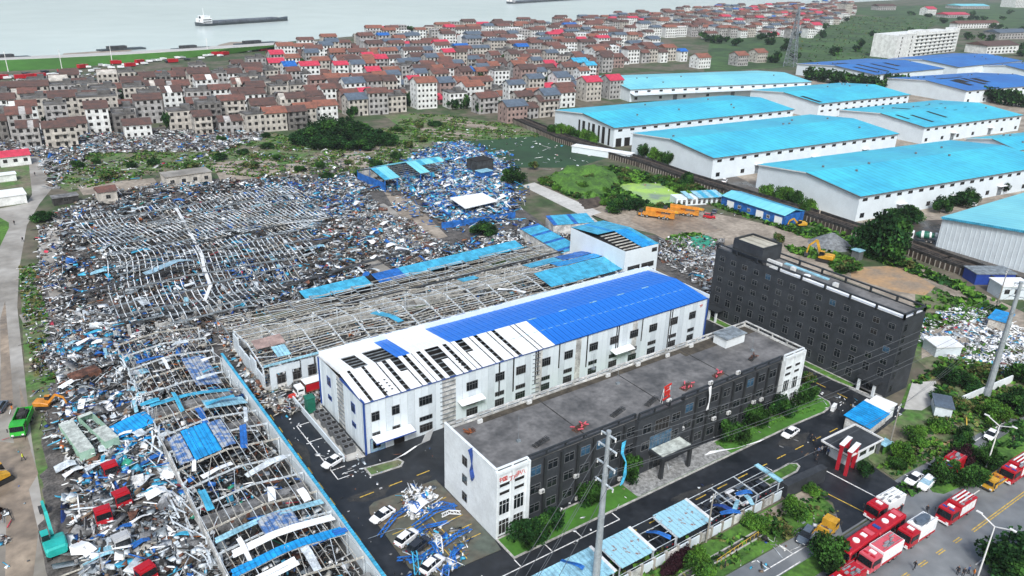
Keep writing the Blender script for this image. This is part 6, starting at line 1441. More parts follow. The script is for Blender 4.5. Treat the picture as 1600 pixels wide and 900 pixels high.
fire_truck((1378,852), 3.2, pi-.02, 'fire engine with a pale pink roof and white roller shutters beside the front bus', 'sheet_white', 'fire_pink', 8.4, H=3.2, cabm='fire_pink')
fire_truck((1434,818), 3.1, pi-.02, 'fire engine with a dark grey covered roof and white side panels', 'sheet_white', 'sheet_white', 7.6, True, 'dome')
fire_truck((1497,783), 3.1, pi-.02, 'fire engine with red roof hoses standing alone beside the median trees', 'fire_red', 'fire_red', 8.0, True, 'hose')
fire_truck((1593,722), 3.1, pi-.02, 'fire engine cut off by the right edge behind the yellow truck', 'fire_red', 'fire_red', 8.4, True, 'hose')
fire_truck((1322,900), 2.6, pi-.02, 'dark red fire engine partly cut off by the bottom edge beside the roadside tree', 'fire_red', 'fire_red', 6.5, False)
fire_truck((1487,721), 2.6, pi+.05, 'red vehicle half hidden behind the purple-leaved median tree', 'fire_red', 'fire_red', 6.4, False)
# yellow recovery truck, yellow flatbed
def flat_truck(px, z, ang, label, L=8.0, m='machine_yellow', cat='truck', load=True, name='flatbed_truck'):
    p = G(*px, z); t = thing(name, label, cat, (*p, .02), ang); h = L/2; cab(t, h-2.0, h, m, 1.1, .5, 2.4)
    MB().box(-h,-1.05,.75,h-2.1,1.05,1.05).build('bed','steel_grey',t)
    for s in (-1,1): MB().box(-h,s*1.1-.06,1.05,h-2.1,s*1.1+.06,1.35).build('side_board',m,t)
    wheels(t,(h-1.2,-h+1.3),.95,.45,.28)
    if load: MB().box(-h+2.2,-.95,1.05,-h+2.6,.95,2.1).build('headboard',m,t); MB().beam((-h+.2,0,1.2),(h-2.6,0,1.5),.3).build('lift_arm','rust',t); MB().box(-.5,-.4,1.05,.5,.4,1.5).build('winch','steel_dark',t)
    return t
flat_truck((1289,827), 1.4, .18, 'small yellow recovery truck behind the dark blue car, pointing up the road', 6.4)
t = flat_truck((1563,742), 1.6, pi-.02, 'long orange-yellow rescue truck on the main road with equipment on its bed', 9.5, 'machine_yellow')
b = MB(); [b.box(-3.6+i*.9,-.8+(i%2)*.4,1.06,-3.0+i*.9,.5,1.4+(i%3)*.25) for i in range(5)]; b.build('bed_equipment','crane_orange',t)
# cars
make_car('dark blue-grey hatchback by the kerb behind the small yellow recovery truck','car_grey','suv','glass',(1258,842),pi+.25)
make_car('white saloon alone on the black road outside the east end of the office','car_white','sedan','glass',(1234,680),pi+.1)
make_car('left one of the two white cars waiting by the median','car_white','sedan','glass',(1427,752),pi+.05)
make_car('right one of the two white cars waiting by the median','car_white','suv','window_pale',(1446,760),pi+.1)
make_car('white car with open doors on the upper service lane','car_white','sedan','glass',(1547,683),pi+.15)
make_car('white saloon at the upper left corner of the debris-strewn parking lot','car_white','sedan','glass',(598,810),pi+.25,z=.13)
make_car('white car under twisted blue bars in the middle of the parking lot','car_white','suv','glass',(636,846),.35,z=.13)
make_car('white car at the bottom of the parking lot beneath a blue beam','car_white','suv','glass',(676,888),.35,z=.13)
make_car('dark car partly buried beside the white one in the parking lot','car_dark','suv','glass',(655,858),.35,z=.13)
make_car('crushed white car on the road by the cooling units','car_white','sedan','glass',(521,725),pi+.3)
for k,(x,m,kd,lab) in enumerate(((87.6,'car_dark','suv','black car under the stripped carport, leftmost of its row'),(90.4,'car_dark','sedan','black car under the stripped carport, second from the left'),(93.2,'car_grey','sedan','dark grey car under the stripped carport, beneath blue scraps'),
        (96.0,'car_white','sedan','white car under the stripped carport'),(98.6,'car_grey','sedan','grey car right of the white one under the stripped carport'),(101.4,'car_dark','suv','black car at the right end of the stripped carport'))):
    make_car(lab,m,kd,'glass',world=(x,65.7),ang=pi/2+random.gauss(0,.04),group='cars under the carport')
make_car('black car under the gap of the carport roof beside the tall pole','car_dark','sedan','glass',world=(77.3,65.6),ang=pi/2,group='cars under the carport')
make_car('white van beside the nearest cyan warehouse','car_white','suv','glass',(1362,355),2.9,z=.05,cat='van',name='parked_van')
make_car('white car farther along the front of the nearest cyan warehouse','car_white','sedan','glass',(1521,322),.1,z=.05)
make_car('white car between the second and nearest cyan warehouses','car_white','suv','glass',(1132,285),.5,z=.05)
make_car('dark car beside the torn white row in the yard','car_grey','sedan','glass',(1116,333),.6,z=.05)
make_car('small red and white pickup in the yard beside the orange cranes','fire_red','suv','glass',(1108,341),-.9,z=.05,cat='pickup')
make_car('dark blue pickup at the left edge by the green tipper truck','car_grey','suv','glass',(2,640),1.2,z=.03,cat='pickup')
make_car('silver car in the lane among the rubble, upper one','car_silver','sedan','glass',(519,368),-.8,z=.05); make_car('silver car in the lane among the rubble, lower one','car_silver','sedan','glass',(531,384),-.9,z=.05)
# white mixer truck with green drum
def mixer(px, ang, label):
    p = G(*px, 1.5); t = thing('mixer_truck', label, 'truck', (*p, .05), ang); cab(t,2.4,4.6,'sheet_white'); MB().box(-4.4,-1.1,.7,2.4,1.1,1.0).build('chassis','steel_dark',t)
    b = MB(); b.tube((-3.8,0,2.7),(-1.5,0,2.4),.7,1.3,14); b.tube((-1.5,0,2.4),(.8,0,2.2),1.3,1.2,14); b.tube((.8,0,2.2),(2.0,0,2.1),1.2,.5,14); b.build('drum','green_box',t)
    b = MB(); b.tube((-2.9,0,2.6),(-2.3,0,2.52),1.0,1.14,14); b.tube((-.6,0,2.34),(.2,0,2.26),1.36,1.34,14); b.build('drum_band','sheet_white',t)
    MB().box(-4.6,-.6,2.6,-3.8,.6,3.6).build('hopper','sheet_white',t); wheels(t,(3.4,-1.8,-3.2),1.05,.5,.3)
mixer((1440,370), 2.0, 'white concrete mixer truck with a green drum beside the ribbed warehouse gable')
# mobile cranes in the yard
def crane(px, ang, label):
    p = G(*px, 1); t = thing('mobile_crane', label, 'crane', (*p, .02), ang, 'orange mobile cranes in the yard'); b = MB(); b.box(-6,-1.3,.8,5.4,1.3,1.6); b.build('carrier','crane_orange',t)
    MB().box(5.4,-1.25,.7,7.0,.1,2.3).build('driver_cab','crane_orange',t); MB().box(6.9,-1.1,1.5,7.03,0,2.15).build('windscreen','glass',t)
    MB().box(-3.5,-1.25,1.6,.3,1.25,2.7).build('turntable_body','crane_orange',t); MB().box(.3,.4,1.6,1.9,1.3,3.0).build('operator_cab','crane_orange',t)
    for k,(a,c,w) in enumerate((((-3.6,0,3.2),(6.8,0,2.95),.95),((6.8,0,2.97),(7.9,0,2.92),.75),((7.9,0,2.92),(8.6,0,2.9),.6))): MB().beam(a,c,w,w).build('boom_section','crane_orange' if k!=1 else 'machine_yellow',t)
    MB().box(-6,-1.2,1.6,-4.6,1.2,2.4).build('counterweight','steel_dark',t); MB().box(8.5,-.25,1.9,8.8,.25,2.8).build('hook_block','steel_dark',t)
    for x in (-4.8,3.6):
        for s in (-1,1): MB().box(x-.2,s*1.3-.15,.3,x+.2,s*1.3+.15,1.5).build('outrigger','steel_grey',t)
    wheels(t,(-4.2,-2.8,1.6,3.0,4.6),1.15,.55,.35)
crane((1024,336),-.95,'orange mobile crane nearer the low cyan roofs, left of the pair'); crane((1062,331),-.95,'orange mobile crane right of the pair, nose near the red pickup')
# excavators
def excavator(px, ang, m, label, base=0.0, boom=((1.2,0,1.8),(3.6,0,5.0),(6.0,0,3.6),(6.8,0,1.2)), sc=1.0, z=.05):
    p = G(*px, .8); t = thing('excavator', label, 'excavator', (*p, z), ang); t.scale = (sc,)*3
    for s in (-1,1):
        b = MB(); n = 10; rg = []
        for i in range(n): a = 2*pi*i/n; rg.append((1.5*(1 if cos(a)>0 else -1)+.45*cos(a), .48+.45*sin(a)))
        v = [(x,s*1.05-.28,z_) for x,z_ in rg]+[(x,s*1.05+.28,z_) for x,z_ in rg]; b.add(v,[(i,(i+1)%n,n+(i+1)%n,n+i) for i in range(n)]+[tuple(range(n-1,-1,-1)),tuple(range(n,2*n))]); b.build('track','rubber',t)
    MB().box(-.8,-.8,.5,.8,.8,1.0).build('undercarriage','steel_dark',t)
    b = MB(); loft(b,[ring(-2.4,1.15,1.1,2.1,.25),ring(-2.1,1.3,1.0,2.3,.2),ring(-.2,1.35,1.0,2.2,.15),ring(1.4,1.3,1.0,1.7,.12)]); b.build('engine_house',m,t)
    b = MB(); b.hexa([(-.1,.35,1.7),(1.45,.35,1.7),(1.45,1.3,1.7),(-.1,1.3,1.7),(0,.42,3.0),(1.15,.42,3.0),(1.15,1.24,3.0),(0,1.24,3.0)]); b.build('cab','glass',t); MB().box(-.05,.38,3.0,1.2,1.28,3.1).build('cab_roof',m,t)
    names = ('boom','boom','stick')
    for k in range(3): MB().beam(boom[k],boom[k+1],.42-.08*k,.6-.12*k,up=(0,0,1)).build(names[k],m,t)
    MB().beam((1.6,0,1.6),((boom[0][0]+boom[1][0])/2+.7,0,(boom[0][2]+boom[1][2])/2),.14).build('hydraulic_cylinder','chrome',t)
    e = boom[3]; MB().hexa([(e[0]-.5,-.55,e[2]-.7),(e[0]+.4,-.55,e[2]-.9),(e[0]+.4,.55,e[2]-.9),(e[0]-.5,.55,e[2]-.7),(e[0]-.4,-.55,e[2]),(e[0]+.5,-.55,e[2]+.1),(e[0]+.5,.55,e[2]+.1),(e[0]-.4,.55,e[2])]).build('bucket','steel_dark',t)
    return t
excavator((87,855),1.62,'teal','teal excavator on the edge of the concrete road with its arm stretched up the road',boom=((1.2,0,1.8),(4.2,0,3.6),(7.4,0,3.2),(9.0,0,1.3)),sc=1.15)
excavator((70,632),-.5,'crane_orange','orange-yellow excavator at work behind the green tipper truck',sc=.78,boom=((1.2,0,1.8),(3.0,0,3.8),(4.8,0,2.9),(5.4,0,1.0)))
excavator((1288,405),1.9,'machine_yellow','yellow excavator with a folded arm beside the grey gravel cone',boom=((1.2,0,1.8),(2.8,0,5.6),(4.6,0,3.6),(4.9,0,1.4)),sc=1.15)
excavator((1250,352),2.6,'machine_yellow','old yellow digger parked under the open end of the blue shed',sc=.9,boom=((1.2,0,1.8),(3.0,0,3.6),(4.6,0,2.6),(5.0,0,1.2)))
excavator((-2,748),.4,'machine_yellow','yellow machine entering from the left edge on the muddy road',sc=1.0,boom=((-1,0,1.8),(-3.0,0,4.6),(-4.6,0,2.6),(-5.0,0,1.2)))
# tipper
p = G(34,658,1.4); t = thing('tipper_truck','bright green tipper truck loaded with rubble on the concrete road','truck',(*p,.03),-1.85)
cab(t,1.9,4.0,'truck_green',1.25,.5,2.7); b = MB(); b.box(-3.9,-1.25,1.0,1.7,1.25,1.15); [b.box(-3.9,s*1.25-.06,1.15,1.7,s*1.25+.06,2.4) for s in (-1,1)]; b.box(1.6,-1.2,1.15,1.72,1.2,2.7); b.box(-3.95,-1.2,1.15,-3.85,1.2,2.2); b.build('tipper_body','truck_green',t)
b = MB(); [b.box(random.uniform(-3.6,1),random.uniform(-1,.6),1.6,random.uniform(-3,1.5),random.uniform(-.5,1.1),random.uniform(2.0,2.6)) for _ in range(14)]; b.build('rubble_load','rubble_dark',t,kind='stuff'); wheels(t,(3.0,-1.6,-2.9),1.05,.52,.32); MB().box(-3.9,-1,.6,3.4,1,.95).build('chassis','steel_dark',t)
# containers in the rubble
def container(px, ang, label, z=.3, L=12.2, open_top=False):
    p = G(*px, 2.6); t = thing('container',label,'container',(*p,z),ang)
    for s in (-1,1):
        b = MB(); [b.box(-L/2+i*.4,s*1.2-.04,0,-L/2+i*.4+.22,s*1.2+.04,2.6) for i in range(int(L/.4))]; b.box(-L/2,s*1.17-.02,0,L/2,s*1.17+.02,2.6); b.build('side_wall','mint',t)
    MB().box(-L/2-.05,-1.22,0,-L/2,1.22,2.6).build('door','mint',t); MB().box(L/2,-1.22,0,L/2+.05,1.22,2.6).build('end_wall','mint',t); MB().box(-L/2,-1.15,0,L/2,1.15,.1).build('floor','wood',t)
    if open_top: MB().box(-L/2,-1.2,2.6,-L/2+L*.45,1.2,2.66).build('roof','container_top',t); MB().box(L/2-1,-1.2,2.6,L/2,1.2,2.66).build('roof','container_top',t)
    else: MB().box(-L/2,-1.2,2.6,L/2,1.2,2.66).build('roof','container_top',t)
container((119,683),1.72,'pale mint container with a closed worn roof, left of the pair in the rubble'); container((153,668),1.80,'pale mint container with a hole in its roof, right of the pair in the rubble',open_top=True)
# red truck cabs lying in the heap
for px, ang, m, lab in (((172,732),.1,'fire_red','red truck cab lying in the rubble just below the containers'),((190,776),.15,'fire_red','bright red truck cab in the rubble, middle one of three'),((161,803),.0,'fire_red','red truck cab in the rubble nearest the teal excavator'),
        ((228,893),.3,'fire_red','red truck cab at the bottom edge under blue sheets'),((190,845),.1,'car_silver','silver wrecked truck cab in the rubble left of the roofless shed')):
    p = G(*px,2.2); t = thing('truck_cab',lab,'truck cab',(*p,.7),ang-pi/2); cab(t,-1.1,1.1,m,1.2,.2,2.4); MB().box(-4.2,-.5,.2,-1.1,.5,.5).build('frame_rail','steel_dark',t); wheels(t,(.2,-3.2),1.0,.5,.3)
    MB().box(-.6,-.9,2.4,.4,.9,2.55).build('roof_deflector',m,t)
# red lorry between the halls, vans
p = G(480,600,1.5); t = thing('lorry','lorry with a white top and dark red side in the alley behind the workshop','lorry',(48.5,138.6,.03),pi+.02); cab(t,2.2,4.0,'sheet_white',1.1,.5,2.3); MB().box(-4.5,-1.2,.8,2.0,1.2,2.9).build('box_body','rust',t); MB().box(-4.55,-1.25,2.9,2.05,1.25,3.0).build('box_roof','sheet_white',t); wheels(t,(3.1,-2.8),1.0,.45,.28)
for s in (-1,1): MB().box(-4.4,s*1.21-.02,1.1,1.9,s*1.21+.02,2.7).build('side_panel','fire_red',t)
MB().hexa([(0,0,0),(2.2,.2,0),(2.4,1.6,0),(.2,1.7,0),(.3,.3,.7),(2.0,.4,.9),(2.1,1.4,.8),(.4,1.5,.6)]).build('red_bonnet','sign_red',None,(*G(452,627),.03),label='torn red vehicle panel lying on the black road by the stripped hall',cat='car panel')
# carports along the front fence
def carport(x0, x1, roof, label, ys=(62.7,68.2), n=None, zr=(2.45,2.75)):
    t = thing('carport',label,'carport',(x0,ys[0],0),0,'carports along the front fence'); w = x1-x0; d = ys[1]-ys[0]; n = n or int(w/1.05)
    k = max(1,int(w/5.2))
    for i in range(k+1):
        x = w*i/k; MB().beam((x,.1,zr[0]-.1),(x,d,zr[1]-.1),.12,.18).build('rafter','steel_white',t); MB().box(x-.08,.2,0,x+.08,.36,zr[0]-.15).build('post','steel_white',t)
    for y in (0.1,d/3,2*d/3,d-.05): MB().beam((0,y,zr[0]+(zr[1]-zr[0])*y/d-.02),(w,y,zr[0]+(zr[1]-zr[0])*y/d-.02),.08,.08).build('purlin','steel_white',t)
    if roof:
        for i in range(n):
            a = w*i/n; c = w*(i+1)/n-.03; MB().hexa([(a,-.2,zr[0]),(c,-.2,zr[0]),(c,d+.2,zr[1]),(a,d+.2,zr[1]),(a,-.2,zr[0]+.06),(c,-.2,zr[0]+.06),(c,d+.2,zr[1]+.06),(a,d+.2,zr[1]+.06)]).build('roof_sheet',roof,t)
        MB().beam((w,-.2,zr[0]+.12),(w,d+.2,zr[1]+.12),.5,.12).build('edge_trim','frame_white',t)
    return t
carport(44.0,65.0,'sheet_pale','carport with an intact pale blue roof at the bottom edge'); carport(66.2,73.0,'rust_sheet','carport with a short pale blue roof spotted with rust, nearest the tall pole')
carport(73.2,78.0,None,'bare carport frame between the two rust-spotted roofs'); carport(78.2,85.8,'rust_sheet','carport with a long pale blue roof spotted with rust'); t = carport(86.0,103.4,None,'long stripped carport frame over a row of dark cars')
MB().beam((17.6,0,2.7),(17.6,5.5,2.9),1.1,.1).build('edge_trim','sheet_pale',t)
for px, L, a, m in (((895,885),4,-1.2,'sheet_blue'),((1030,838),4.2,-.9,'sheet_blue'),((1142,803),3.5,-.6,'sheet_blue'),((1150,790),3,.5,'sheet_pale'),((1170,782),2.6,1.2,'sheet_pale'),((1128,795),3.6,-.9,'sheet_navy'),((1163,772),3,-.5,'sheet_blue')):
    loose_sheet(px,m,L,.7,a,'torn blue strip lying across the carport frames',z=2.9,group='torn strips on the carports')
# fence of the front
t = thing('front_fence','long pale grey wall with posts along the green strip in front of the carports','wall',(44,61.6,.1))
for i in range(23): x = i*2.55; MB().box(x,0,0,x+2.5,.2,1.7).build('wall_panel','clad_white2' if i%3 else 'wall_dirty',t); MB().box(x-.2,-.12,0,x+.2,.3,2.15).build('post','concrete',t)
b = MB(); b.beam((44,61.7,2.35),(103,61.7,2.35),.06); b.build('fence_rail','steel_white',None,label='thin white rail over the top of the front wall',cat='rail')
MB().hexa([(103.4,61.2,0),(113.6,60.5,0),(113.9,61.9,0),(103.6,62.8,0),(103.4,61.2,2.7),(113.6,60.5,2.9),(113.9,61.9,2.9),(103.6,62.8,2.7)]).build('black_gate_wall','dark_clad',None,label='thick black boundary wall at the compound entrance',cat='wall')
# entrance: gate frames, gatehouse, sliding gate
def portal(px, label, w=1.6, h=6.2, ang=0.0):
    p = G(*px); t = thing('gate_portal',label,'gate portal',(*p,.05),ang)
    for x in (-w/2,w/2): MB().box(x-.2,-.3,0,x+.2,.3,h-.5).build('post','gate_red',t)
    MB().box(-w/2-.3,-.4,h-.5,w/2+.3,.4,h).build('lintel','gate_red',t); MB().box(-w/2-.35,-.45,h,w/2+.35,.45,h+.12).build('capping','sheet_white',t)
portal((1313,728),'left red entrance portal with a white top beside the gatehouse',3.2,5.4,.2); portal((1326,737),'right red entrance portal with a white top beside the gatehouse',3.4,5.2,.2)
gh = thing('gatehouse','flat dark-roofed gatehouse with white roof edges and a red panel beside the portals','gatehouse',(119.5,60.0,0),-.02)
MB().box(1.6,.8,0,9.9,5.4,3.0).build('wall','wall_white',gh); MB().box(0,0,3.0,10.6,6,3.2).build('roof','dark_clad',gh)
for a,c in (((0,0),(10.6,0)),((0,0),(0,6)),((0,6),(10.6,6)),((10.6,0),(10.6,6))): MB().beam((*a,3.35),(*c,3.35),.25,.3).build('roof_edge','frame_white',gh)
for x in (.3,10.0): MB().box(x,.1,0,x+.3,.6,3).build('post','frame_grey',gh)
place(win_mesh(1.8,2.0,'sign_red','sign_red',0,False),'sign_panel',gh,3.2,.8,.8,'s'); place(win_mesh(2.0,1.4,'frame_grey','glass',1),'window',gh,5.8,.8,1.1,'s'); place(win_mesh(1.6,1.4,'frame_grey','glass',1),'window',gh,8.6,.8,1.1,'s')
MB().box(10.7,-.6,1.9,13.5,1.2,2.05).build('blue_roofed_board','sheet_pale',gh)
MB().box(130.2,59.3,.1,133.6,59.5,1.5).build('green_board','grass_bright',None,label='bright green board below the gatehouse edge',cat='board')
t = thing('blue_roofed_shelter','bright blue-roofed shelter with a white end at the junction by the dark building','shelter',(*G(1356,668,3.2),0),.12)
MB().box(.3,.3,0,9.6,4.6,3.0).build('wall','wall_dirty',t)
for i in range(8): MB().hexa([(i*1.25,-.5,3.0),(i*1.25+1.2,-.5,3.0),(i*1.25+1.2,5,3.5),(i*1.25,5,3.5),(i*1.25,-.5,3.1),(i*1.25+1.2,-.5,3.1),(i*1.25+1.2,5,3.6),(i*1.25,5,3.6)]).build('roof_sheet','roof_bright' if i<7 else 'sheet_white',t)
MB().box(10.1,.5,0,13.5,4.4,2.9).build('end_room','wall_white',t); MB().box(10,.2,2.9,13.8,4.7,3.1).build('end_roof','sheet_white',t)
# debris on the parking lot: blue bars, white sheets
p0 = None
for k,(a,c,m,w) in enumerate((((592,835),(645,785),'sheet_blue',.5),((640,780),(660,800),'sheet_blue',.4),((645,820),(712,785),'sheet_blue',.55),((625,845),(700,812),'sheet_blue',.4),((690,850),(735,822),'sheet_blue',.55),((655,870),(690,845),'sheet_blue',.5),((700,885),(722,848),'sheet_blue',.45),((640,845),(652,895),'sheet_cyan',.5),
        ((672,790),(712,790),'sheet_blue',.9),((680,830),(688,862),'frame_white',.6),((712,850),(712,885),'sheet_blue',.3),((620,870),(668,868),'sheet_blue',.5),((690,802),(720,798),'frame_white',.6),((575,838),(660,825),'steel_grey',.08),((695,905),(700,880),'sheet_blue',.7),((660,840),(690,870),'sheet_blue',.35))):
    p, q = G(*a,.8), G(*c,.9); b = MB(); A3, B3 = Vector((*p,.35)), Vector((*q,.5)); mid = (A3+B3)/2+Vector((.3*sin(k*3),.3*cos(k*2),.7+.4*sin(k))); sd = (B3-A3).cross(Vector((0,0,1))).normalized()*w*.7
    for u_, v_ in ((A3,mid),(mid,B3)):
        if w < .1: b.beam(u_, v_, w); continue
        b.beam(u_-sd, v_-sd, .17, .13); b.beam(u_+sd, v_+sd, .17, .13)
        for n_ in range(4): b.beam(u_.lerp(v_, n_/4)-sd*(1 if n_%2 else -1), u_.lerp(v_, (n_+1)/4)+sd*(1 if n_%2 else -1), .1, .08)
    b.build('bent_bar',m,None,label=('white' if m == 'frame_white' else 'grey' if m == 'steel_grey' else 'cyan' if m == 'sheet_cyan' else 'blue')+' steel truss strip fallen over the parking lot, '+nth(k)+' from its upper left corner',cat='steel strip',group='steel strips on the parking lot')
debris('debris',[(628,768),(668,760),(690,790),(650,812),(628,800)],5,'litter',.8,.9); debris('debris',[(620,845),(700,815),(740,830),(720,900),(640,905)],1.6,'blue',.8,.9); mound('mud_heap',[(655,765),(690,765),(690,780),(665,790)],.5,'sand')
loose_sheet((655,792),'sheet_white',3.4,1.9,.3,'white crumpled sheet on the parking lot near the blue bars',z=.6,seed=4)
cloth('fallen_cladding',[(*G(622,714,.3),.3),(*G(628,712,.4),.4),(*G(650,697,.9),.9),(*G(665,690,1.8),1.8),(*G(672,672,4.6),4.6)],2.2,'sheet_white','long white strip of cladding fallen from the workshop wall onto the grass','cladding strip')
cloth('fallen_cladding',[(*G(1105,708,.3),.3),(*G(1125,704,.5),.5),(*G(1150,700,.3),.3),(*G(1190,688,.4),.4)],1.8,'sheet_white','long white sheet on the pavement right of the entrance canopy','cladding strip')
MB().box(-1,-.35,0,1,.35,1.1).build('barrier_stack','sheet_white',None,(*G(1302,640),.03),.3,label='white barrier blocks at the corner of the lawn by the dark building',cat='barrier')
cloth('blue_cloth',[(*G(975,690,9.5),9.5),(*G(972,708,8.5),8.5),(*G(978,722,7),7),(*G(976,742,5),5),(*G(971,757,3.6),3.6)],1.0,'sheet_cyan','blue plastic sheet caught on the arms of the tall steel pole')
# ------------------------------------------------------------ poles, lamps, wires, tower
def steel_pole(px, H, r0, label, arms=(.97,.90,.80,.69), aw=4.0, lean=0.0, rz=-.1):
    p = G(*px); t = thing('power_pole',label,'power pole',(*p,0),rz); b = MB()
    for i in range(4): b.tube((lean*i/4,0,H*i/4),(lean*(i+1)/4,0,H*(i+1)/4),r0*(1-.14*i),r0*(1-.14*(i+1)),10); b.tube((lean*(i+1)/4,0,H*(i+1)/4-.2),(lean*(i+1)/4,0,H*(i+1)/4+.05),r0*(1-.14*(i+1))+.07,n=10)
    b.build('shaft','pole_steel',t)
    for k, f in enumerate(arms):
        z = H*f; b = MB(); w = aw*(.8 if k==0 else 1)
        b.beam((lean*f,-w*.5,z+.5),(lean*f,w*.5,z-.1),.2,.2); b.build('cross_arm','steel_white',t)
        for s in (-1,1): b = MB(); b.tube((lean*f,s*w*.48,z-.6 if s>0 else z),(lean*f,s*w*.48,z-.1 if s>0 else z+.5),.1,n=6); b.build('insulator','lamp_white',t)
    return p
P1 = steel_pole((929,925),27.8,.62,'tall grey steel power pole with four slanting arms in front of the office')
P2 = steel_pole((1541,619),27.0,.75,'tall grey steel power pole near the right edge',arms=(.98,.93,.87),aw=3)
def small_pole(px, H, label, r=.16, n=2, m='concrete', cat='utility pole'):
    p = G(*px); t = thing('utility_pole',label,cat,(*p,0),.2); b = MB(); b.tube((0,0,0),(0,0,H),r,r*.7,8); b.build('shaft',m,t)
    for k in range(n): MB().beam((-.8,0,H-.3-k*.7),(.8,0,H-.3-k*.7),.12).build('cross_arm','steel_white',t); [MB().tube((x,0,H-.25-k*.7),(x,0,H+.05-k*.7),.06,n=5).build('insulator','lamp_white',t) for x in (-.7,0,.7)]
    return p
Q1 = small_pole((1103,848),9.5,'pale concrete utility pole in the green strip by the carports'); Q2 = small_pole((1388,703),10,'pale concrete utility pole beside the gatehouse')
small_pole((1557,480),11,'thin utility pole before the ribbed warehouse gable'); small_pole((1160,262),9,'thin pole beside the railway line',n=1)
for px, w in (((115,150-36),'left'),((97,108),'second'),((125,104),'third')): pass
for k,(px,h) in enumerate((((13,112),14),((97,108),14),((176,101),14),((325,86),14))): small_pole(px,h,f'thin white mast on the levee, {ORD[k]} from the left',.3,0,'lamp_white','mast')
def street_lamp(px, label, H=9.5, rz=0.0):
    p = G(*px); t = thing('street_lamp',label,'street lamp',(*p,.05),rz,'white street lamps of the main road'); b = MB(); b.tube((0,0,0),(0,0,H),.14,.09,8); b.build('shaft','lamp_white',t)
    for s in (-1,1): MB().beam((0,0,H-.1),(0,s*2.4,H+.9),.14,.12).build('arm','lamp_white',t); MB().box(-.16,s*2.4-.4,H+.82,.16,s*2.4+.5,H+.98).build('lamp_head','lamp_white',t)
street_lamp((1528,900),'white two-armed street lamp at the bottom right of the main road'); street_lamp((1540,733),'white two-armed street lamp on the median near the two white cars')
street_lamp((1618,690),'white two-armed street lamp on the median cut by the right edge')
def wire(a, b_, sag, label, r=.035, n=12):
    q = MB(); a = Vector(a); b_ = Vector(b_); prev = a
    for i in range(1,n+1): t = i/n; c = a.lerp(b_,t)-Vector((0,0,sag*4*t*(1-t))); q.tube(prev,c,r,n=4,caps=False); prev = c
    q.build('power_line','cable',None,label=label,cat='cable',group='overhead power lines')
far_e = [(430+P2[0]*0,85+k*1.5) for k in range(3)]
for k,(z,o) in enumerate(((27,-1.6),(25,2),(22.5,-2),(22.3,2),(19.3,2))):
    wire((P1[0],P1[1]+o,z),(P2[0],P2[1]+o,z-.3),2.6,ORD[k]+' line from the top between the two tall steel power poles')
    wire((P1[0],P1[1]+o,z),(P1[0]-110,P1[1]-62+o,z),2.6,ORD[k]+' line from the top running off the bottom edge from the office power pole')
    if k < 3: wire((P2[0],P2[1]+o,z-.3),(P2[0]+100,P2[1]+12+o,z),2.6,ORD[k]+' line from the top leaving the frame beyond the right edge pole')
for k in range(3): wire((Q1[0]-.7+k*.7,Q1[1],9.2),(Q2[0]-.7+k*.7,Q2[1],9.7),1.0,ORD[k]+' of three low wires between the two pale concrete poles',.025); wire((Q2[0]-.7+k*.7,Q2[1],9.7),(Q2[0]+50,Q2[1]+6+k,9.5),1.0,ORD[k]+' of three low wires running right from the pole by the gatehouse',.025)
# lattice tower beyond the warehouses
p = G(1234,104); t = thing('lattice_tower','tall steel lattice pylon rising past the top edge behind the warehouses','pylon',(*p,0),.3); b = MB(); H = 52; n = 14; wd = lambda z: 4.2*(1-z/H)+.5
for sx in (-1,1):
    for sy in (-1,1): b.beam((sx*wd(0),sy*wd(0),0),(sx*wd(H),sy*wd(H),H),.42)
b.build('leg','steel_grey',t); b = MB()
for i in range(n):
    z0, z1 = H*i/n, H*(i+1)/n; a, c = wd(z0), wd(z1)
    for (x0,y0),(x1,y1) in (((-1,-1),(1,-1)),((1,-1),(1,1)),((1,1),(-1,1)),((-1,1),(-1,-1))): b.beam((x0*a,y0*a,z0),(x1*c,y1*c,z1),.22); b.beam((x1*a,y1*a,z0),(x0*c,y0*c,z1),.22); b.beam((x0*c,y0*c,z1),(x1*c,y1*c,z1),.22)
b.build('bracing','steel_grey',t); [MB().beam((-8+k,0,H*.8+k*5),(8-k,0,H*.8+k*5),.5).build('cross_arm','steel_grey',t) for k in range(2)]
# ------------------------------------------------------------ ships
def ship(px, L, B_, ang, label, stern='left', front=True):
    p = G(*px); t = thing('cargo_barge',label,'ship',(*p,.1),ang); b = MB(); h = L/2
    secs = []
    for x, w, z1 in ((-h,.6,4.2),(-h+4,.95,3.2),(-h+14,1,2.6),(h-16,1,2.8),(h-6,.8,3.6),(h,.15,4.8)): w *= B_/2; secs.append([(x,-w*.8,-1),(x,w*.8,-1),(x,w,z1),(x,-w,z1)])
    loft(b, secs); b.build('hull','hull_dark',t)
    n = 9; 
    for i in range(n): x0 = -h+26+(L-46)*i/n; MB().box(x0,-B_*.38,2.6,x0+(L-46)/n-.6,B_*.38,5.0).build('hatch_cover','deck_grey',t)
    MB().box(-h+3,-B_*.35,2.6,-h+17,B_*.35,8.5).build('deckhouse','sheet_white',t); MB().box(-h+6,-B_*.3,8.5,-h+15,B_*.3,11.5).build('wheelhouse','sheet_white',t); MB().box(-h+14.9,-B_*.28,9.4,-h+15.1,B_*.28,10.9).build('bridge_window','void',t)
    for z in (4,6.5): MB().box(-h+4,-B_*.35-.05,z,-h+16,-B_*.35-.01,z+1).build('window_row','void',t)
    q = MB(); q.tube((-h+10,0,11.5),(-h+10,0,20),.35,.2,6); q.build('mast','sheet_white',t); q = MB(); q.tube((-h+4,0,5),(-h+4,0,11),1.2,1.0,10); q.build('funnel','hull_dark',t)
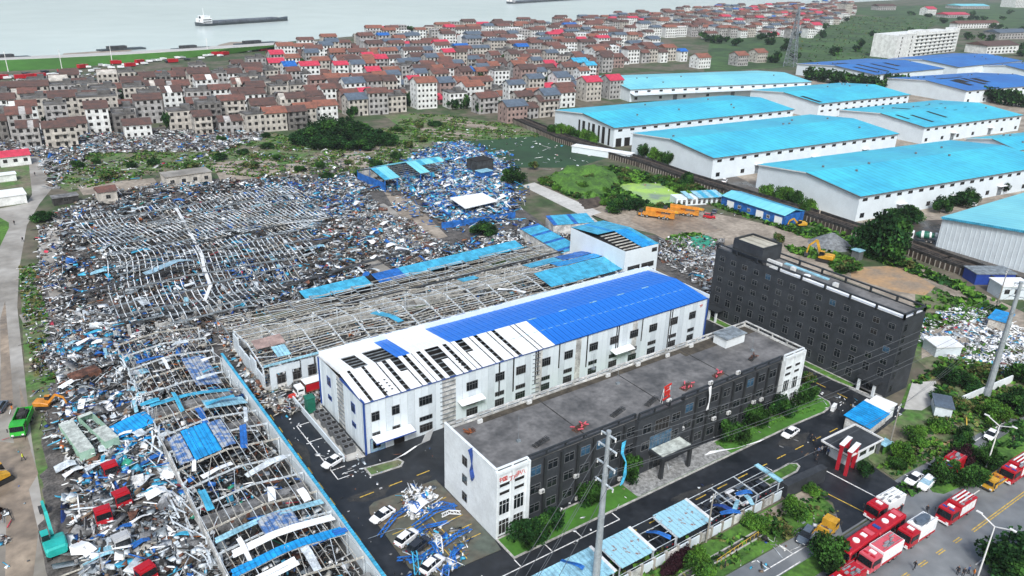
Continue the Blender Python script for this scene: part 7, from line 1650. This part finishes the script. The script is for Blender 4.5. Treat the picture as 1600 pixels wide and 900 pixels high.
a, c = G(314,40), G(452,31); ship((383,36), math.dist(a,c), 17, math.atan2(c[1]-a[1],c[0]-a[0]), 'long dark cargo barge with a white deckhouse at its left end, mid river')
a, c = G(800,5), G(915,-2); ship((858,2), math.dist(a,c), 17, math.atan2(c[1]-a[1],c[0]-a[0]), 'barge cut off by the top edge of the photo')
for k,(px,L) in enumerate((((15,92),30),((190,78),40),((300,77),36),((400,69),44))):
    p = G(*px); t = thing('moored_pontoon',f'low dark pontoon moored along the levee, {ORD[k]} from the left','pontoon',(*p,.1),.25); MB().box(-L/2,-5,-.2,L/2,5,1.2).build('hull','hull_dark',t); MB().box(-L*.3,-3,1.2,L*.1,3,3.6).build('cabin','steel_dark',t)
# vehicles parked under the levee
for k in range(58):
    px = 4+k*7.4; y = 125-.113*px+random.uniform(-4,4)
    if px > 425: break
    m, mm = random.choice((('white','sheet_white'),('white','sheet_white'),('red','fire_red'),('dark','car_dark'),('grey','car_silver')))
    p = G(px,y); big_ = m == 'red'
    t = thing('parked_truck' if big_ else 'parked_car',f'{m} vehicle parked under the levee, {nth(k)} from the left','truck' if big_ else 'car',(*p,.05),random.uniform(-.3,.5)+.2,'vehicles parked under the levee')
    L = 8 if big_ else 4.8; b = MB(); b.box(-L/2,-1.4,.6,L/2-(2.6 if big_ else 1.6),1.4,3.2 if big_ else 1.9); b.build('body',mm,t); MB().box(L/2-(2.5 if big_ else 1.6),-1.3,.6,L/2,1.3,2.9 if big_ else 1.5).build('cab',mm,t); MB().box(-L/2+.6,-1.2,.0,L/2-.6,1.2,.6).build('wheel','rubber',t)
# ------------------------------------------------------------ people
def person_mesh(pose, top, legs, seed=0):
    r_ = random.Random(seed); a = {'stand':.06,'walk':.32}[pose]; V = [(0,0,.95),(0,0,1.2),(0,0,1.42),(.01,0,1.52),(.02,0,1.66),(.02,0,1.74)]; Rr = [.135,.14,.15,.06,.105,.07]; E = [(0,1),(1,2),(2,3),(3,4),(4,5)]
    for s in (-1,1):
        i = len(V); V += [(0,s*.1,.88),(a*s*.6,s*.11,.48),(a*s*.9-.05,s*.11,.09),(a*s*.9+.13,s*.12,.04)]; Rr += [.1,.07,.05,.045]; E += [(0,i),(i,i+1),(i+1,i+2),(i+2,i+3)]
        i = len(V); V += [(0,s*.2,1.38),(-a*s*.5,s*.26,1.12),(.1-a*s*.6,s*.25,.9),(.15-a*s*.6,s*.24,.82)]; Rr += [.065,.05,.04,.035]; E += [(2,i),(i,i+1),(i+1,i+2),(i+2,i+3)]
    me = bpy.data.meshes.new('person'); me.from_pydata(V, E, []); o = bpy.data.objects.new('person', me); COL.objects.link(o)
    m = o.modifiers.new('s','SKIN'); 
    for i, v in enumerate(me.skin_vertices[0].data if me.skin_vertices else []): v.radius = (Rr[i], Rr[i]); v.use_root = (i == 0)
    o.modifiers.new('u','SUBSURF').levels = 1
    dg = bpy.context.evaluated_depsgraph_get(); out = bpy.data.meshes.new_from_object(o.evaluated_get(dg)); bpy.data.objects.remove(o)
    for q in (legs, top, 'skin', 'hair'): out.materials.append(M[q])
    mi = []
    for f in out.polygons:
        z = f.center.z; y = abs(f.center.y)
        mi.append(3 if z > 1.70 else 2 if (z > 1.5 or (z < .92 and z > .75 and y > .2)) else 1 if (z > .93 or y > .19 and z > .8) else 0)
    out.polygons.foreach_set('material_index', mi); out.name = 'person'; return out
def prep_skin():
    me = bpy.data.meshes.new('tmp'); return me
PM = {}
def person(px, top, legs, pose, label, z=.03, rz=None, group=None):
    k = (top, legs, pose)
    if k not in PM:
        try: PM[k] = person_mesh(pose, top, legs)
        except Exception as e: print('person', e); raise
    p = G(*px); return link('person', PM[k], None, (*p, z), random.random()*6.28 if rz is None else rz, label=label, cat='person', group=group)
for px, t_, l_, po, lab in (((37,720),'cloth_yellow','cloth_dark','walk','person in a yellow vest walking on the muddy concrete road'),((53,579),'cloth_dark','cloth_dark','stand','person in dark clothes, leftmost of four at the road edge'),((57,580),'cloth_white','cloth_dark','stand','person with a white top, second of four at the road edge'),
        ((63,579),'cloth_dark','cloth_dark','stand','person in dark clothes, third of four at the road edge'),((68,574),'cloth_dark','cloth_dark','walk','person in black, rightmost of four at the road edge'),((19,640),'cloth_dark','cloth_orange','stand','person in dark jacket and orange trousers beside the tipper truck'),
        ((36,378-25+25),'cloth_dark','cloth_dark','walk','person in black near the road junction'),((55,275),'cloth_dark','cloth_dark','walk','person in black on the narrow upper road'),((23,352),'cloth_dark','cloth_dark','stand','person standing at the left road junction by the green corner'),
        ((1267,690),'cloth_dark','cloth_dark','walk','person in black on the road before the gatehouse, front one of two'),((1272,694),'cloth_dark','cloth_dark','walk','person in black on the road before the gatehouse, rear one of two'),
        ((1272,712),'cloth_dark','cloth_dark','stand','leftmost person of the group waiting at the gate'),((1278,710),'cloth_blue','cloth_dark','stand','person in a blue top in the group at the gate'),((1283,708),'cloth_white','cloth_dark','stand','person with a white top in the middle of the group at the gate'),
        ((1288,709),'cloth_dark','cloth_dark','stand','person in dark clothes in the group at the gate, nearest the gatehouse'),((1293,712),'cloth_blue','cloth_dark','stand','person in blue at the right of the group at the gate'),((1275,722),'cloth_dark','cloth_dark','walk','person in black walking away from the group at the gate'),
        ((1428,890),'cloth_dark','cloth_dark','walk','person in black on the main road beside the yellow dashes'),((1575,845),'cloth_dark','cloth_dark','walk','person in black at the far kerb of the main road, upper one'),((1567,865),'cloth_dark','cloth_dark','walk','person in black at the far kerb of the main road, lower one'),
        ((1495,898),'cloth_dark','cloth_dark','stand','person in black at the bottom edge, left of the small group'),((1504,901),'cloth_dark','cloth_dark','stand','person in black at the bottom edge, middle of the small group'),((1512,897),'cloth_blue','cloth_dark','stand','person in dark blue at the bottom edge of the main road'),((1520,902),'cloth_orange','cloth_dark','stand','person in orange at the bottom edge of the main road'),
        ((1581,692),'cloth_dark','cloth_dark','walk','person in black walking on the upper service lane'),((1447,802),'cloth_dark','cloth_dark','stand','person in black behind the grey-topped fire engine'),((1407,800),'cloth_dark','cloth_dark','stand','person in black behind the white-bodied fire engine'),((1132,908-20),'cloth_dark','cloth_dark','stand','person in dark clothes on the kerb near the bottom parking bays'),((1095,375),'cloth_orange','cloth_dark','stand','person in orange standing in the yard by the cranes')):
    person(px, t_, l_, po, lab)
# ------------------------------------------------------------ trees and shrubs
for i, (x, y) in enumerate(sorted(((120,262),(150,255),(170,280),(205,262),(240,258),(300,262),(345,250),(380,240),(392,262),(420,232),(432,250),(500,262),(512,280),(560,275),(585,262),(620,248),(640,232),(660,222),(345,222),(415,215),(620,205),(655,200),(680,196),(470,268),(545,258)))):
    tree((x,y), random.choice('bas'), random.uniform(4,8), random.uniform(2.5,4.5), f'bush on the rough meadow below the town, {nth(i)} from the left', group='bushes on the meadow', name='bush', cat='bush', z=0)
tree((1378,405),'b',16,16,'big dark round tree at the bend of the track behind the dark building')
for i,(x,y,w,h) in enumerate(((473,226,13,7),(490,222,15,9),(512,216,17,11),(535,218,18,11),(556,222,17,10),(578,224,16,9),(602,226,12,7),(495,232,12,5),(528,232,13,7),(562,234,12,6))):
    tree((x,y),'b',w,h,f'dark tree in the grove below the town, {ORD[i]} from its left side',group='dark grove below the town')
for i,(px,k,w,h,lab) in enumerate((((820,848),'b',5.5,5,'dark round tree left of the pair at the office corner'),((858,832),'b',5.2,4.6,'dark round tree right of the pair at the office corner'),((925,790),'a',4.5,4.6,'green tree before the black office front behind the tall pole'),((983,752),'a',4.2,5.5,'dark slender tree left of the entrance canopy'),
        ((1142,692),'a',5.5,5.4,'round tree on the lawn right of the entrance, leftmost'),((1180,668),'a',5.2,5,'round tree on the lawn right of the entrance, second'),((1218,650),'b',5.0,5,'dark tree in front of the white east end'),((1258,630),'a',5.5,5,'broad tree on the lawn at the east corner'),((1264,598),'s',4,2.4,'low grey-green shrub behind the white east end'),
        ((1288,885),'a',6.2,5.6,'big green tree on the lower median beside the dark red fire engine'),((1240,806),'c',4.6,3.4,'bright feathery tree beside the black gate wall'),((1185,825),'c',4.5,2.6,'feathery tree over the green strip in the middle'),((1225,860-20),'s',4,3,'loose shrub between litter and the kerb'),
        ((1092,893),'c',4.5,4,'green shrub beside the purple bushes at the bottom edge'),((1408,722),'c',4,5,'bright green tree left of the two white cars'),((1472,748),'a',6,4.5,'median tree behind the lone fire engine, left one'),((1518,760),'a',5.5,4.5,'median tree behind the lone fire engine, lower one'),((1497,725),'p',4.5,4,'purple-tinged tree on the median'),
        ((1540,728),'a',5,4,'median tree below the street lamp'),((1503,695),'b',4.6,4,'dark tree beside the white car on the service lane'),((1548,655),'c',6,4.5,'bright green tree among the bushes left of the right edge pole'),((1582,642),'b',6.5,5,'dark tree at the right edge below the tall pole'),((1600,600),'b',7,5,'dark tree at the right edge beside the tall pole'),
        ((1350,742),'b',3,3,'small dark bush by the gatehouse'),((1500,640),'s',5,2.6,'grey-green bush right of the concrete pad'),((1470,672),'c',4.5,2.8,'bright bush below the small brown-roofed hut'),((1432,690),'c',5,3.2,'bright bush right of the blue-roofed shelter'),((1402,735),'a',3,2.4,'green bush before the two white cars'),
        ((1500,605),'b',7,3.6,'dark bush mass behind the dark building, upper one'),((1478,592),'b',5,2.8,'dark bush beside the white cabin'),((1535,590),'s',6,3,'mixed bush by the heap near the right edge pole'),((1470,625),'b',4,2.4,'dark bush at the corner of the concrete pad'),((1600,890),'b',12,6,'dark tree in the bottom right corner'),((1570,903),'b',10,5,'dark tree at the bottom edge, left of the corner one'),
        ((1268,880-110),'c',3,2.2,'small shrub by the foot path'),((800,285),'b',10,6.5,'dark tree between the blue rubble and the green bank'),((835,265),'s',5,4,'small shrub at the crop field corner'),((965,330),'b',9,6,'dark tree on the pond bank'),((990,328),'b',8,5,'dark shrub on the near pond bank'),((1073,292),'b',8,6,'dark tree at the far pond corner'),
        ((1215,378),'s',4,3,'small shrub beside the open end of the blue shed'),((755,368),'b',8,5,'dark shrub beside the blue sheet fence'),((70,345),'b',7,4,'dark bush beside the crushed hut at the left'),((1420,420),'s',6,3,'grey-green shrub right of the big round tree'),((1320,425),'s',7,4,'pale shrub left of the big round tree'),((1268,700-455),'b',6,4,'dark shrub between the warehouses'))):
    tree(px,k,w,h,lab)
for i,(px) in enumerate(((1048,893),(1058,884),(1066,878),(1040,900),(1074,873))): tree(px,'p',2.6,2.0,f'round dark purple bush in the row at the bottom edge, {ORD[[1,2,3,0,4][i]]} from the left',group='purple bushes',name='bush',cat='bush')
for i,(x,y) in enumerate(((1386,360),(1400,352),(1415,348),(1420,344),(1468,332),(1500,322),(1512,318),(1558,300),(1590,290))): tree((x,y),'b',10 if i in(1,2,5,7) else 7,6.5,f'dark round tree before the nearest cyan warehouse, {nth(i)} from the left',group='round trees before the warehouse')
for i,(x,y) in enumerate(((862,212),(875,213),(888,216),(900,220),(912,222),(926,226),(1007,247),(1020,252),(1032,256),(1045,259),(1200,310),(1222,318),(1240,325),(1257,333),(1230,320))): tree((x,y),'c' if i%3 else 'a',6.5,7,f'tree in the strip beside the warehouse gables, {nth(i)} from the left',group='trees beside the warehouse gables')
for i in range(26):
    s_ = i/25; x = 1265+s_*110; y = 127+s_*12 if i < 12 else 0
    x, y = (1268+i*10, 125+i*1.6) if i < 11 else (1382+(i-11)*10, 133+(i-11)*1.6) if i < 20 else (1535+(i-20)*13, 158+(i-20)*2)
    tree((x,y),'f',13,11,f'dark tree in the rows between the blue and cyan warehouses, {nth(i)} from the left',group='tree rows between the warehouses')
pts = []
for k in range(150):
    x, y = random.uniform(1180,1600), random.uniform(8,100)
    p = np.array([[x,y]])
    if inpoly(p,[(1245,70),(1270,40),(1330,20),(1480,20),(1420,60),(1400,92),(1260,104)])[0] and random.random() < .22: pts.append((x,y))
    elif inpoly(p,[(1420,22),(1600,20),(1600,60),(1500,40),(1420,60)])[0]: pts.append((x,y))
    elif inpoly(p,[(1500,50),(1600,60),(1600,90),(1500,70)])[0]: pts.append((x,y))
for x,y in ((1190,62),(1205,60),(1215,55),(1200,70),(1110,66),(1120,68),(1135,66),(1100,62),(1150,72),(1225,80),(1215,92),(1205,98),(1240,95),(1230,70),(1240,60),(1195,30),(1160,25),(560,62),(585,60),(640,52),(690,50),(1300,30)): pts.append((x,y))
pts.sort(key=lambda q:(q[0]))
for i,(x,y) in enumerate(pts): tree((x,y),'f',random.uniform(8,15),random.uniform(7,11),f'far dark tree around the fields beyond the warehouses, {nth(i)} from the left',group='far trees around the fields')
for i in range(120):
    for _ in range(30):
        x, y = random.uniform(60,900), random.uniform(95,205)
        if inpoly(np.array([G(x,y)]), tw)[0]: break
    tree((x,y),'f',random.uniform(4,9),random.uniform(5,10),'small dark tree between the town houses',group='small trees between the houses')
for i in range(70):
    for _ in range(40):
        x, y = random.uniform(840,1110), random.uniform(260,335)
        if inpoly(np.array([[x,y]]),[(845,285),(880,270),(950,262),(1070,285),(1105,300),(1060,300),(1000,285),(960,290),(985,318),(1040,328),(1000,335),(955,322),(900,312)])[0]: break
    tree((x,y),'s' if i%3 else 'c',random.uniform(3,6),random.uniform(1.6,3.2),'low shrub on the overgrown bank round the pond',group='shrubs round the pond',name='shrub',cat='shrub',z=0)
GR = ['leaf','leaf_bright','leaf_scrub','leaf_dark']
tufts('meadow_growth',[(80,255),(150,236),(330,232),(430,208),(500,225),(600,200),(690,195),(730,215),(690,240),(600,262),(470,285),(330,270),(250,268),(110,300),(75,290)],3.5,.34,GR,cut=.52)
tufts('meadow_growth',[(640,178),(700,180),(800,195),(875,200),(840,215),(700,222),(600,210)],3,.34,GR,cut=.52)
tufts('bank_growth',[(845,285),(880,270),(960,262),(1080,285),(1110,300),(1060,325),(1000,330),(960,320),(900,312)],2.6,1.0,['leaf','leaf_bright','leaf_dark'],avoid=[[(958,290),(985,286),(1030,287),(1065,305),(1075,312),(1045,322),(1018,322),(1005,312),(975,300)]])
tufts('strip_growth',[(870,903),(1200,800),(1290,770),(1312,800),(1230,815),(1150,880),(1100,905)],3,.35,GR,z=.12)
tufts('strip_growth',[(1370,735),(1420,690),(1460,650),(1600,600),(1600,650),(1560,668),(1480,710),(1400,745)],5,.42,['leaf','leaf_bright','leaf_dark','leaf_scrub'],z=.1)
tufts('rough_growth',[(1425,600),(1470,560),(1540,570),(1600,580),(1600,620),(1480,660),(1460,600)],4,.5,GR,z=.1)
tufts('rough_growth',[(1430,460),(1470,455),(1560,485),(1600,520),(1560,560),(1430,545)],1.6,.7,['leaf','leaf_bright'],z=.02,avoid=[[(1440,520),(1500,505),(1600,490),(1600,530),(1500,545),(1440,560)]])
tufts('rail_growth',[(1100,318),(1300,385),(1420,425),(1500,455),(1560,500),(1570,478),(1400,398),(1280,352),(1100,295)],2.4,.9,['leaf','leaf_bright','leaf_dark'],z=.02)
tufts('rail_growth',[(1210,262),(1345,352),(1380,358),(1340,330),(1215,285)],2.0,.9,['leaf','leaf_bright'],z=.02) if False else None
tufts('verge_growth',[(30,420),(52,410),(70,480),(92,600),(60,600),(40,520)],2,.5,['leaf_scrub','leaf'],z=.02)
tufts('field_growth',[(1245,70),(1290,40),(1330,25),(1480,30),(1420,60),(1400,92),(1260,104)],.02,1.0,['leaf','leaf','leaf_scrub'],cut=.5)
tufts('median_growth',[(1400,765),(1500,700),(1600,655),(1600,690),(1540,742),(1420,775)],5,.5,['leaf','leaf_dark'],z=.14)
tufts('lawn_growth',[(1100,715),(1240,650),(1290,640),(1262,590),(1235,640),(1120,690)],6,.16,['leaf_bright','leaf'],z=.12)
tufts('patch_growth',[(1040,372),(1085,362),(1120,378),(1075,395),(1040,385)],3,.6,['leaf','leaf_bright'],z=.02)
tufts('patch_growth',[(1225,385),(1270,390),(1330,400),(1350,420),(1310,430),(1290,410),(1235,395)],3,.7,['leaf','leaf_bright'],z=.02)
mound('earth_bank',[(850,282),(885,268),(945,262),(970,285),(930,318),(895,308)],5.5,'grass',2.0); mound('soil_heap',[(895,300),(935,300),(945,318),(915,328)],3.0,'rail_brown')
b = MB(); p = G(1298,382); b.tube((*p,-.1),(*p,4.2),7.5,.3,20,caps=False); b.build('gravel_cone','gravel_grey',None,label='grey cone of gravel beside the yellow excavator',cat='gravel heap')
mound('green_netting',[(1072,372),(1100,368),(1125,378),(1100,392),(1080,388)],1.6,'net_green',1.2); mound('stone_row',[(1100,402),(1130,385),(1140,392),(1105,415)],1.4,'rubble_white',1.0)
b = MB(); p, q = G(1500,632), G(1580,598); b.beam((*p,1.0),(*q,1.0),.25,2.0); b.build('low_white_wall','wall_white',None,label='low white wall leading to the foot of the right edge pole',cat='wall')
t = thing('yellow_railing','row of short yellow railings beside the drain channel','railing',(*G(1120,882),.12),.06)
for i in range(11): MB().beam((i*1.05,0,0),(i*1.05,0,.9),.07).build('post','paint_yellow',t)
MB().beam((0,0,.9),(10.5,0,.9),.07).build('rail','paint_yellow',t)
t = thing('fallen_portal','toppled yellow bar lying in the bushes by the service lane','bar',(*G(1510,672),.2),.5); MB().beam((0,0,.2),(4,0,.5),.18).build('bar','paint_yellow',t)
MB().beam((*G(1470,697),.15),(*G(1492,687),.2),.5,.15).build('kerb_stone','sand',None,label='sandy kerb stones along the service lane by the bushes',cat='kerb')
# low white litter and blue tarpaulins right of the dark building
loose_sheet((1565,498),'sheet_blue',5,2,.2,'blue tarpaulin among the white litter at the right',z=.5,seed=5); loose_sheet((105,549),'sheet_cyan',4.6,3.8,.5,'square cyan sheet lying flat in the rubble beside the road',z=.5,seed=2,curl=.15); loose_sheet((147,565),'sheet_white',4.4,3,.2,'white crumpled sheet in the rubble beside the road',z=.8,seed=5)
MB().box(-2.8,-1.6,0,2.8,1.6,2.2).build('rusty_box','rust',None,(*G(135,597),.3),.25,label='rust-red box body of a wrecked truck in the rubble',cat='truck body')
loose_sheet((205,667),'roof_bright',8,5,.25,'large bright blue roofing sheet sagging beside the containers',z=1.6,seed=6,curl=.2); loose_sheet((212,690),'roof_bright',7,3,.2,'smaller bright blue roofing sheet below the large one',z=1.0,seed=3,curl=.2)
print('objects', len(bpy.data.objects))

# ------------------------------------------------------------ air: an even box of thin haze
hm = bpy.data.materials.new('haze'); hm.use_nodes = True; n_ = hm.node_tree.nodes; n_.remove(n_['Principled BSDF'])
pv = n_.new('ShaderNodeVolumePrincipled'); pv.inputs['Density'].default_value = 0.00009; pv.inputs['Color'].default_value = (.86, .93, 1, 1); pv.inputs['Anisotropy'].default_value = .2
hm.node_tree.links.new(pv.outputs[0], n_['Material Output'].inputs['Volume']); M['haze'] = hm
MB().box(-1900,-500,-1.5,5300,4300,92).build('haze', 'haze', kind='stuff')
